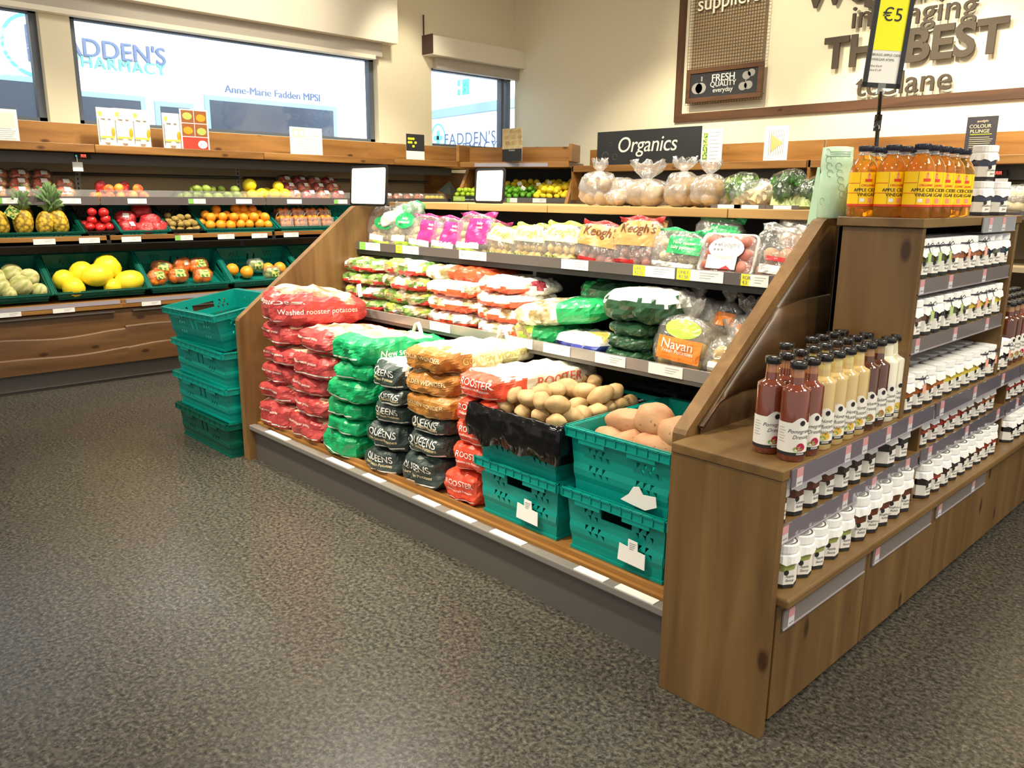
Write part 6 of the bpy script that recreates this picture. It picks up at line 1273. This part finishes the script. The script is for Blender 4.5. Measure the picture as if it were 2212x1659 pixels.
for i, (x, y, z, r_, s, v, lb) in enumerate([(-.20, -.02, .075, 0, .85, 1, 'at the left side of its crate'), (-.165, -.11, .055, .2, .85, 1, 'low at front left'), (-.075, .02, .10, 0, 1., 1, 'behind the front one, left of centre'), (.0, -.06, .115, .1, 1.02, 0, 'heaped in the middle at front'), (.09, .03, .125, .6, 1.12, 1, 'biggest, at back right with a round sticker'), (.08, -.11, .045, 0, .7, 1, 'small one low in front'), (.20, -.09, .07, .1, .98, 0, 'lying lengthwise at right')]): putm('ymelon', 'yellow melon %s' % lb, ML[1], (x, y, z), (0, 0, r_), s, v, 'yellow melons on the bottom row')
def netbag(label, M, w, d, h, seed, content, r, film, group, lab_=None, name='netted_fruit', cat='net of fruit', cname='fruit', k=2.6):
    t = filmbag(label, M, w, d, h, seed, content, r, film, [('paper_label', lab_, rect(w*(.5 if lab_ is not WHT else .3), h*(.5 if lab_ is not WHT else .32)), .1, .6)] if lab_ else [], group, name=name, cat=cat, tz=.35, k=k, cname=cname, fill=.9); return t
GPRT = node_mat('green_gold_printed_label', (.2, .4, .1), .4); mottle(GPRT, (.03, .22, .05), (.80, .72, .20), 60, lo=.45, hi=.55)
GN2 = 'orange nets with green labels'
for i, (x, y, z, w, lb, rz_) in enumerate([(-.20, -.08, .02, .15, 'leftmost', .3), (-.13, .05, .03, .15, 'behind the leftmost', -.4), (-.05, -.06, .02, .15, 'lying low in the middle', 0), (.04, .05, .05, .16, 'with a white label, at the back', .4), (.14, .03, .05, .15, 'at right with its net top up', .1), (.12, -.09, .02, .14, 'front right, close to the floor stack', -.2)]):
    netbag('net of oranges with green label, %s' % lb, ML[2] @ Matrix.Translation((x, y, z)) @ Matrix.Rotation(rz_, 4, 'Z') @ Matrix.Rotation(-.5, 4, 'X'), w, .09, .11, 400+i, CLE, .033, ONET, GN2, [GPRT, WHT][i == 3])
for i, (x, y, z, k_) in enumerate([(-.22, 0, .04, 0), (-.12, -.04, .03, 0), (-.02, .02, .04, 1), (.08, 0, .03, 0), (.17, -.02, .04, 0), (.05, -.12, .03, 1)]):
    if k_: netbag('green net beside the squashes, %s' % ['', '', 'in the middle', '', '', 'at the front'][i], ML[3] @ Matrix.Translation((x, y, z)), .14, .10, .10, 420+i, AVO, .032, FILM, 'nets in the squash crate', GPRT)
    else: putm('orange', 'orange squash behind the floor stack, %s from left' % ordn(i), ML[3], (x, y, z+.03), (0, .2, 0), 1.35, 0, 'orange squashes behind the floor stack')
for i in range(5): putm('pear', 'green mango in the dark bottom crate, %s from left' % ordn(i), ML[4], (-.22+.09*i, -.04+.03*(i % 2), .05), (0, 0, i), 1.4, 0, 'green mangoes in the dark bottom crate')
# pineapples
def pineapple(label, M, s=1., crown=1., seed=0):
    t = thing('pineapple', label, 'pineapple', group='pineapples in the green crate'); t.matrix_world = M @ Matrix.Scale(s*1.12, 4); b = MB(); n = 26; m2 = 36; vs = []; fs = []
    for i in range(n+1):
        th = PI*i/n; pr_ = max(0., math.sin(th))**.62
        for k in range(m2):
            a = 2*PI*k/m2; z = math.cos(th); q = 1+.055*math.cos(9*a+i*PI/1.5)*math.sin(th)
            vs.append((.052*pr_*q*math.cos(a), .052*pr_*q*math.sin(a), .075-.072*z))
    for i in range(n):
        for k in range(m2): k2 = (k+1) % m2; fs.append((i*m2+k, i*m2+k2, (i+1)*m2+k2, (i+1)*m2+k))
    b.add(vs, fs, 0, True); b.o('fruit_body', PINE, t); l = MB(); rn = random.Random(seed)
    for i in range(34):
        f = i/34; a = i*2.4; el = .25+1.2*f; L = (.045+.035*math.sin(f*2.6))*(.6+.4*crown)*rn.uniform(.8, 1.2); leaf(l, (.014*math.cos(a)*(1-f), .014*math.sin(a)*(1-f), .142+.02*f), (math.cos(a)*math.cos(el), math.sin(a)*math.cos(el), math.sin(el)), (math.cos(a)*-.6, math.sin(a)*-.6, .7), L*1.3, .011, .1, 0, i, 0)
    l.o('leafy_crown', PCR, t); return t
for i, (x, y, z, s, c_, lb) in enumerate([(-.16, -.07, .012, 1., .6, 'pineapple at the left photo edge with a gold-green tag beside it'), (-.04, -.075, .012, 1., .6, 'golden pineapple second from left'), (.07, -.075, .012, .95, 1.6, 'greener pineapple with the tallest crown'), (.19, -.075, .012, 1., 1.5, 'pineapple at the right end of its crate'), (.0, .06, .015, .95, 1., 'pineapple in the back row behind the golden one'), (.13, .06, .015, .95, 1.1, 'pineapple in the back row at right')]):
    pineapple(lb, MU[0] @ Matrix.Translation((x, y, z)) @ Matrix.Rotation(.25*((i % 3)-1), 4, 'Y') @ Matrix.Rotation(-.12, 4, 'X'), s, c_, i)
t = thing('fruit_tag', 'green and gold diamond-shaped card tag among the left pineapples', 'tag'); t.matrix_world = MU[0] @ Matrix.Translation((-.11, -.11, .17)) @ Matrix.Rotation(.6, 4, 'Y'); MB().box((-.035, 0, -.035), (.035, .002, .035)).o('card', GPRT, t)
def pm(k, what, where, x0, x1, y0, y1, M, r, layers, keep=1., group=None, z=.012, jit=.5): pile(F[k], what, where, x0, x1, y0, y1, z, r, layers, group, rnd, M=M, jit=jit, keep=keep)
pm('tom', 'red tomato', 'narrow black crate', -.095, .095, -.165, -.02, MU[1], .031, 3, .7, 'loose tomatoes in the black crate', .035)
GRN_ = 'red nets of fruit in the middle row'
for i, (x, y, z, lb) in enumerate([(-.09, -.03, .06, 'top left with a white tag'), (.05, .02, .10, 'highest at the back'), (-.08, -.12, .015, 'front left'), (.06, -.09, .05, 'middle right'), (.02, -.15, .01, 'lowest at the front rim'), (.13, -.13, .01, 'front right beside the kiwis')]):
    netbag('red net of fruit, %s' % lb, MU[2] @ Matrix.Translation((x, y, z)) @ Matrix.Rotation(.4*((i % 3)-1), 4, 'Z') @ Matrix.Rotation(-.5, 4, 'X'), .135, .09, .10, 440+i, TOM, .030, RNET, GRN_, WHT if i in (0, 2) else None)
pm('kiwi', 'brown kiwi', 'black kiwi crate', -.115, .110, -.17, .06, MU[3], .024, 3, .6, 'loose kiwis in the black crate', .018)
pm('orange', 'orange', 'middle row teal crate', -.27, .27, -.165, .04, MU[4], .036, 2, .8, 'loose oranges in the middle row', .028)
pm('orange', 'orange', 'heap at back of crate', -.24, .22, -.03, .07, MU[4], .036, 1, .8, 'oranges heaped at the back of the crate', .12)
for i in range(8):
    r_, c_ = divmod(i, 4); t = thing('clementine_punnet', 'clear punnet of clementines, %s from left in the %s row' % (ordn(c_), ['front', 'rear'][r_]), 'punnet', group='clementine punnets'); t.matrix_world = MU[5] @ Matrix.Translation((-.205+.125*c_+.05*r_, -.09+.13*r_, .03+.035*r_)) @ Matrix.Rotation(-.35, 4, 'X')
    b = MB(); b.box((-.055, -.06, 0), (.055, .06, .002)); 
    for q in (-1, 1): b.prism([(-.06, 0), (.06, 0), (.066, .07), (-.066, .07)], q*.055-.0006, q*.055+.0006, 'x').box((-.055, q*.063-.0006, 0), (.055, q*.063+.0006, .07))
    b.o('punnet', FILM, t); b = MB()
    for a in range(2):
        for c in range(2):
            for e in range(2): b.blob((-.026+.052*a+rnd.uniform(-.003, .003), -.030+.056*c, .026+.044*e), (.026, .026, .023), i*8+a*4+c*2+e, 7, .03)
    b.o('clementines', CLE, t); MB().ribbon([(.058*math.cos(k*PI/8), .0, .075+.055*math.sin(k*PI/8)) for k in range(9)], (0, .014, 0)).o('wooden_handle', PARS, t)
# upper shelf
ZS = 1.218; XS = -5.0
def fruitbag(label, y, x, w, h, seed, content, r, group, tag_=WHT, film=None, z=ZS, d=.12, rz_=PI/2): return netbag(label, Matrix.Translation((x, y, z)) @ Matrix.Rotation(rz_, 4, 'Z') @ Matrix.Rotation(-.35, 4, 'X'), w, d, h, seed, content, r, film or FBAG, group, tag_, name='fruit_bag', cat='bag of fruit')
k = 0
for row, (x, zo) in enumerate(((-5.05, 0), (-5.17, .055), (-5.27, .11))):
    for i in range(5 if row < 2 else 4):
        fruitbag('clear bag of nectarines, %s from left in the %s row of the top shelf' % (ordn(i), ['front', 'middle', 'back'][row]), -.46+.135*i+.03*row, x, .135, .10, 500+k, PEA, .031, 'bags of nectarines at upper left', z=ZS+zo); k += 1
W_I = Matrix.Translation((XS, 0, ZS)) @ Matrix.Rotation(PI/2, 4, 'Z')
pm('peach', 'peach', 'loose on top shelf', .26, .62, .02, .17, W_I, .031, 2, .6, 'loose peaches on the top shelf', .0)
for i, y in enumerate((.33, .49)): netbag('dark red net of fruit standing in the peaches, %s' % ['left', 'right'][i], Matrix.Translation((-5.13, y, ZS+.05)) @ Matrix.Rotation(PI/2, 4, 'Z'), .07, .06, .085, 530+i, TOM, .02, RNET, 'nets among the peaches')
pm('pear', 'green avocado', 'loose on top shelf', .88, 1.34, .02, .20, W_I, .033, 2, .55, 'green avocados on the top shelf', .0)
pm('pomelo', 'yellow grapefruit', 'pile on top shelf', 1.38, 1.76, .02, .22, W_I, .046, 2, .7, 'yellow grapefruits on the top shelf', .0)
k = 0
for row, (x, zo) in enumerate(((-5.05, 0), (-5.17, .06), (-5.27, .115))):
    for i in range(4): fruitbag('clear bag of red apples, %s from left, %s row, beside the framed board' % (ordn(i), ['front', 'middle', 'back'][row]), 1.80+.14*i+.02*row, x, .14, .10, 550+k, TOM if (i+row) % 2 else PEA, .033, 'bags of red apples on the top shelf', z=ZS+zo); k += 1
for i in range(5): fruitbag('clear bag of onions or shallots behind the green bag, %s from left' % ordn(i), 2.60+.12*i, -5.05, .12, .075, 570+i, PEA, .026, 'small bags right of the framed board')
for i in range(4): putm('lemon', 'yellow lemon by the lime box, %s from left' % ordn(i), Matrix(), (-5.02, 3.16+.055*i, ZS+.03), (0, 0, i), 1., 0, 'lemons beside the lime box')
# black carton of limes, lid flipped up
LB = Vector((-4.80, 3.46, ZS)); t = thing('lime_carton', 'open black and green carton holding loose bright limes on the wall case', 'carton', LB, (0, 0, .4)); CB = node_mat('black_printed_carton', (.02, .025, .02), .5)
b = MB()
for s_ in (-1, 1): b.box((-.13, s_*.09-.002, 0), (.13, s_*.09+.002, .055)).box((s_*.13-.002, -.09, 0), (s_*.13+.002, .09, .055))
b.box((-.13, -.09, 0), (.13, .09, .003)); b.o('box', CB, t); MB().add([(-.13, -.09, .055), (-.27, -.07, .10), (-.22, .06, .19), (-.13, .09, .055)], [(0, 1, 2, 3)]).o('lid_flap', CB, t, solid=.004)
MB().box((-.10, -.0935, .008), (.02, -.0925, .05)).o('green_panel', PR['lime'], t); l = MB(); flat_text(l, 'enjoy', .025, (-.05, -.0945, .03), FX, FZ_, bold=.02); flat_text(l, 'FRESH LIMES', .018, (.07, -.0945, .02), FX, FZ_, bold=.02); l.o('lettering', INKW, t)
pile(F['lime2'], 'bright lime', 'black lime carton', -.12, .12, -.08, .08, .005, .024, 3, 'bright limes in the carton', rnd, M=t.matrix_basis.copy() if 0 else Matrix.Translation(LB) @ Matrix.Rotation(.4, 4, 'Z'), jit=.4, keep=.6)
# corner case lemons and limes
MC = Matrix.Translation(A_) @ Matrix.Rotation(rz, 4, 'Z') @ Matrix.Translation((0, .05, 1.245)) @ Matrix.Rotation(math.radians(14), 4, 'X')
third = Lc/3
pm('lemon', 'lemon', 'left of corner case', .02, third*.9, .02, .42, MC, .029, 2, .6, 'lemons at the left of the corner case', .0)
pm('lime', 'dark green lime', 'middle of corner case', third*.92, third*1.95, .0, .24, MC, .026, 2, .7, 'limes in the corner case', .0)
pm('lemon', 'lemon', 'back of corner case', third*.92, third*1.95, .26, .44, MC, .029, 2, .6, 'lemons behind the limes', .0)
pm('lemon', 'lemon', 'right of corner case', third*2.0, Lc-.03, .0, .44, MC, .029, 2, .6, 'lemons at the right of the corner case', .0)
for i, (x, y) in enumerate(((third*1.0, .06), (third*1.5, .2), (third*2.05, .18), (third*2.3, .25), (third*1.75, .03))):
    t = MB().box((-.022, -.001, -.016), (.022, .001, .016)).o('price_ticket', WHT); tag(t, 'small white ticket stuck among the citrus, %s from left' % ordn(i), 'ticket', 'tickets among the citrus'); t.matrix_world = MC @ Matrix.Translation((x, y, .10)) @ Matrix.Rotation(.3*(i-2), 4, 'Y')
pile(F['orange'], 'orange', 'organics case left end', -.0, .26, .02, .16, 0, .036, 1, 'oranges at the left end of the organics case', rnd, M=Matrix.Translation((-3.86, 3.96, 1.217)), keep=1)

# ---------------- leaflets, posters and boards on the ledges ----------------
LZ = 1.589
def card(name, label, u0, u1, v0, v1, x=None, y=None, zb_=None, yaw=0., lean=-.05, group=None, cat='leaflet', mat=None, th=.003):
    if x is not None:
        a = at(u0, v1, 'x', x); b = at(u1, v1, 'x', x); w = abs(b.y-a.y); h = at((u0+u1)/2, v0, 'x', x).z-zb_; t = thing(name, label, cat, (x, (a.y+b.y)/2, zb_), (0, 0, PI/2+yaw), group)
    else:
        a = at(u0, v1, 'y', y); b = at(u1, v1, 'y', y); w = abs(b.x-a.x); h = at((u0+u1)/2, v0, 'y', y).z-zb_; t = thing(name, label, cat, ((a.x+b.x)/2, y, zb_), (0, 0, yaw), group)
    t.rotation_euler.x = lean if 0 else 0
    c = MB().box((-w/2, 0, 0), (w/2, th, h)); c.box((-w*.3, th, 0), (w*.3, th+.03, .004)); c.o('card', mat or WHT, t)
    return t, w, h
XL_ = -5.14
pk = 0; CUT = node_mat('pale_tool_plastic', (.80, .80, .76), .4)
for u0, u1, v0, v1, lb in ((215, 251, 233, 310, 'leftmost of the three pineapple cutter packs on the window ledge'), (251, 290, 235, 312, 'middle of the three pineapple cutter packs on the window ledge'), (290, 327, 238, 313, 'rightmost of the three pineapple cutter packs on the window ledge'), (355, 392, 245, 314, 'single pineapple cutter pack beside the red fruit poster')):
    t, w, h = card('pineapple_cutter_pack', lb, u0, u1, v0, v1, x=XL_, zb_=LZ, group='pineapple cutter packs', cat='packaged kitchen tool', th=.012)
    MB().box((-w*.06, -.012, h*.15), (w*.10, 0, h*.72)).box((-w*.28, -.012, h*.72), (w*.32, 0, h*.78)).lathe([(w*.16, 0), (w*.16, h*.10)], 14, M=Matrix.Translation((w*.02, -.006, h*.10))).o('cutter_tool', CUT, t)
    MB().box((-w*.42, -.0125, h*.22), (w*.42, -.0115, h*.27)).box((-w*.4, -.0012, h*.78), (-w*.2, 0, h*.90)).o('green_band', PR['lime'], t); MB().blob((w*.38, -.004, h*.38), (w*.11, .004, h*.13), 2, 8, .02).o('printed_pineapple', ORA, t)
    MB().box((-w*.46, -.0012, h*.1), (-w*.40, 0, h*.7)).o('side_lettering', INKG, t)
t, w, h = card('fruit_poster', 'small red poster with four pictures of cut kiwis and oranges', 393, 453, 237, 316, x=XL_+.02, zb_=LZ, cat='poster')
DR = node_mat('poster_red', (.45, .05, .03), .5); DB = node_mat('poster_brown', (.30, .10, .03), .5); KW_ = node_mat('kiwi_green_print', (.42, .50, .12), .5)
b = MB().box((-w*.45, -.001, h*.34), (-w*.01, 0, h*.65), 0).box((w*.01, -.001, h*.34), (w*.45, 0, h*.65), 0).box((-w*.45, -.001, h*.67), (-w*.01, 0, h*.97), 0).box((w*.01, -.001, h*.67), (w*.45, 0, h*.97), 0).box((-w*.45, -.001, h*.03), (w*.45, 0, h*.32), 1); b.o('picture_panels', [DB, DR], t)
for nm, cx_, cz_, mt in (('printed_kiwi', -.24, .83, KW_), ('printed_orange', .24, .80, ORA), ('printed_orange', -.24, .48, ORA), ('printed_kiwi', .24, .47, KW_), ('printed_round_badge', .25, .15, WHT)):
    l = MB(); vs, fs = ellip(w*.34, h*.18 if mt != WHT else h*.2, 2, 16); l.add([(x+cx_*w, -.002, z+cz_*h) for x, z in vs], fs, 0)
    if mt == WHT: flat_text(l, '€7', h*.08, (cx_*w, -.002, cz_*h), FX, FZ_, .0006, 1)
    l.o(nm, [mt, INKG], t)
def textlines(t, w, h, n, z0, z1, mat=INKG, xa=-.4, xb=.4):
    l = MB()
    for i in range(n): z = z0+(z1-z0)*i/max(1, n-1); l.box((xa*w, -.0009, z*h-.0012), ((xb-.12*((i*3) % 4)/3)*w, -.0002, z*h+.0012))
    l.o('text_lines', mat, t)
t, w, h = card('recipe_leaflet', 'white recipe leaflet in a clear holder at the left edge of the ledge', -25, 43, 235, 302, x=XL_, zb_=LZ); textlines(t, w, h, 6, .1, .4); MB().box((-.4*w, -.001, .45*h), (.4*w, 0, .9*h)).o('pale_picture', node_mat('pale_green_picture', (.72, .78, .62), .5), t)
t, w, h = card('recipe_leaflet', 'white recipe leaflet with melon picture on the ledge under the window', 628, 697, 276, 329, x=XL_, zb_=LZ); textlines(t, w, h, 7, .08, .58); b = MB().box((-.42*w, -.0008, .64*h), (-.05*w, -.0002, .95*h)); b.o('melon_picture', node_mat('grey_green_picture', (.48, .50, .40), .5), t); b = MB()
for q in (-.32, -.15): vs, fs = ellip(w*.14, h*.22, 2, 12); b.add([(x+q*w, -.0012, z+.79*h) for x, z in vs], fs)
b.o('printed_melons', CRM, t); b = MB(); flat_text(b, 'GALIA MELON', h*.08, (.2*w, -.0008, .72*h), FX, FZ_); b.o('lettering', INKG, t)
t, w, h = card('recipe_leaflet', 'white card with a black square picture of yellow fruit near the corner', 878, 917, 290, 340, x=XL_+.02, zb_=LZ); MB().box((-w*.5, -.001, h*.36), (w*.5, 0, h)).o('black_picture', BRD, t); b = MB()
for q in range(7): vs, fs = ellip(w*.15, h*.10, 1, 8); b.add([(x+(-.35+.12*(q % 4))*w, -.0015, z+(.82-.14*(q//3))*h) for x, z in vs], fs)
b.o('printed_yellow_fruit', YEL, t)
yc = at(1105, 338, 'y', 3.80)
t, w, h = card('recipe_leaflet', 'potato leaflet with brown photo above a dark slate half, on the corner case', 1085, 1127, 277, 338, y=3.70, zb_=1.586, yaw=.0); MB().box((-w*.5, -.001, h*.38), (w*.5, 0, h)).o('potato_picture', node_mat('potato_picture', (.5, .35, .18), .5) if 0 else PALEP, t); MB().box((-w*.5, -.001, 0), (w*.5, 0, h*.38)).o('slate_half', BRD, t)
b = MB(); flat_text(b, 'PITSIRIDES', h*.06, (0, -.0012, .33*h), FX, FZ_, bold=.02); b.o('lettering', CHK, t); textlines(t, w, h, 4, .08, .25, CHK, -.3, .3)
b = MB()
for q in range(9): vs, fs = ellip(w*.25, h*.13, 2, 12); b.add([(x+(-.35+.34*(q % 3)+.06*(q//3))*w, -.0016-.0002*q, z+(.90-.17*(q//3))*h) for x, z in vs], fs)
b.o('printed_potatoes', POT, t)
t, w, h = card('organics_board', 'long black chalkboard sign reading Organics on the wooden ledge', 1289, 1511, 279, 349, y=YO+.03, zb_=ZO+.001, cat='sign', mat=BRD, th=.012)
b = MB(); flat_text(b, 'Organics', h*.64, (w*.0, -.001, h*.56), FX, FZ_, .0006, shear=.18, bold=.006, spacing=.96); b.o('lettering', CHK, t); b = MB()
for cx_, cz_, r_ in ((.09, .28, .13), (.19, .24, .10), (.14, .62, .06)):
    vs = []
    for k in range(15):
        for rr in (r_, r_*.82): vs.append((-w/2+cx_*w+rr*h*math.cos(k*.4), -.001, cz_*h+rr*h*math.sin(k*.4)))
    b.add(vs, [(2*k, 2*k+2, 2*k+3, 2*k+1) for k in range(14)])
b.o('chalk_fruit', node_mat('faint_chalk_grey', (.09, .09, .085), .8), t); b = MB()
for q in (.08, .76): b.box((-w/2+q*w, -.004, -.001), (-w/2+q*w+.05, .016, .03))
b.o('holder_clips', RAILC, t)
t, w, h = card('recipe_leaflet', 'tall white leaflet with green strip right of the Organics board', 1513, 1558, 279, 347, y=YO+.0, zb_=ZO+.001); textlines(t, w, h, 8, .1, .9, INKG, -.1, .4); MB().box((-w*.42, -.001, h*.06), (-w*.2, 0, h*.9)).o('green_strip', GPRT, t)
t, w, h = card('recipe_leaflet', 'white leaflet with vertical grey print and yellow triangle on the back ledge', 1648, 1699, 272, 346, y=YO+.0, zb_=ZO+.001); b = MB()
for q in range(9): b.box((w*(-.3+.075*q), -.0008, h*.15), (w*(-.285+.075*q), -.0002, h*.9))
b.o('grey_print', INKG, t); MB().add([(-w*.2, -.0012, h*.25), (w*.3, -.0012, h*.5), (-w*.2, -.0012, h*.75)], [(0, 1, 2)]).o('yellow_triangle', node_mat('olive_yellow_print', (.6, .55, .2), .5), t)
t, w, h = card('recipe_leaflet', 'dark leaflet reading Colour Plunge on the back ledge at right', 2080, 2146, 252, 336, y=YO+.0, zb_=ZO+.001, mat=node_mat('charcoal_card', (.05, .045, .055), .5)); b = MB(); flat_text(b, 'COLOUR\nPLUNGE', h*.13, (-w*.05, -.0005, h*.68), FX, FZ_, .0004, bold=.01); flat_text(b, 'spotlight', h*.08, (0, -.0005, h*.88), FX, FZ_, .0004, shear=.4); b.o('lettering', INKY, t); MB().box((-w*.35, -.0012, h*.53), (w*.35, -.0004, h*.545)).o('yellow_rule', YEL, t); textlines(t, w, h, 6, .2, .46, INKY, -.36, .4)

# ---------------- far shelf at the right edge ----------------
t = thing('far_shelf_unit', 'distant grey shelf unit with teal bags at the right photo edge', 'shelving unit', (.62, 3.0, 0)); b = MB()
for z in (.25, .62, .95): b.box((0, 0, z), (1.5, .5, z+.03), 0)
b.o('shelves', RAIL, t); MB().box((0, .5, 0), (1.5, .53, 1.3)).box((-.02, 0, 0), (0, .53, 1.3)).o('back_and_side', DARKG, t)
for i in range(6): q = MB().prism([(-.04, 0), (.04, 0), (.055, .20), (-.02, .20)], 0, .12, 'y').o('teal_packet', PR['green'] if i % 3 == 2 else TEAL); tag(q, 'teal packet on the far shelf, %s from left' % ordn(i), 'packet', 'teal packets on the far shelf'); q.location = (.70+.1*i, 3.05, .981)
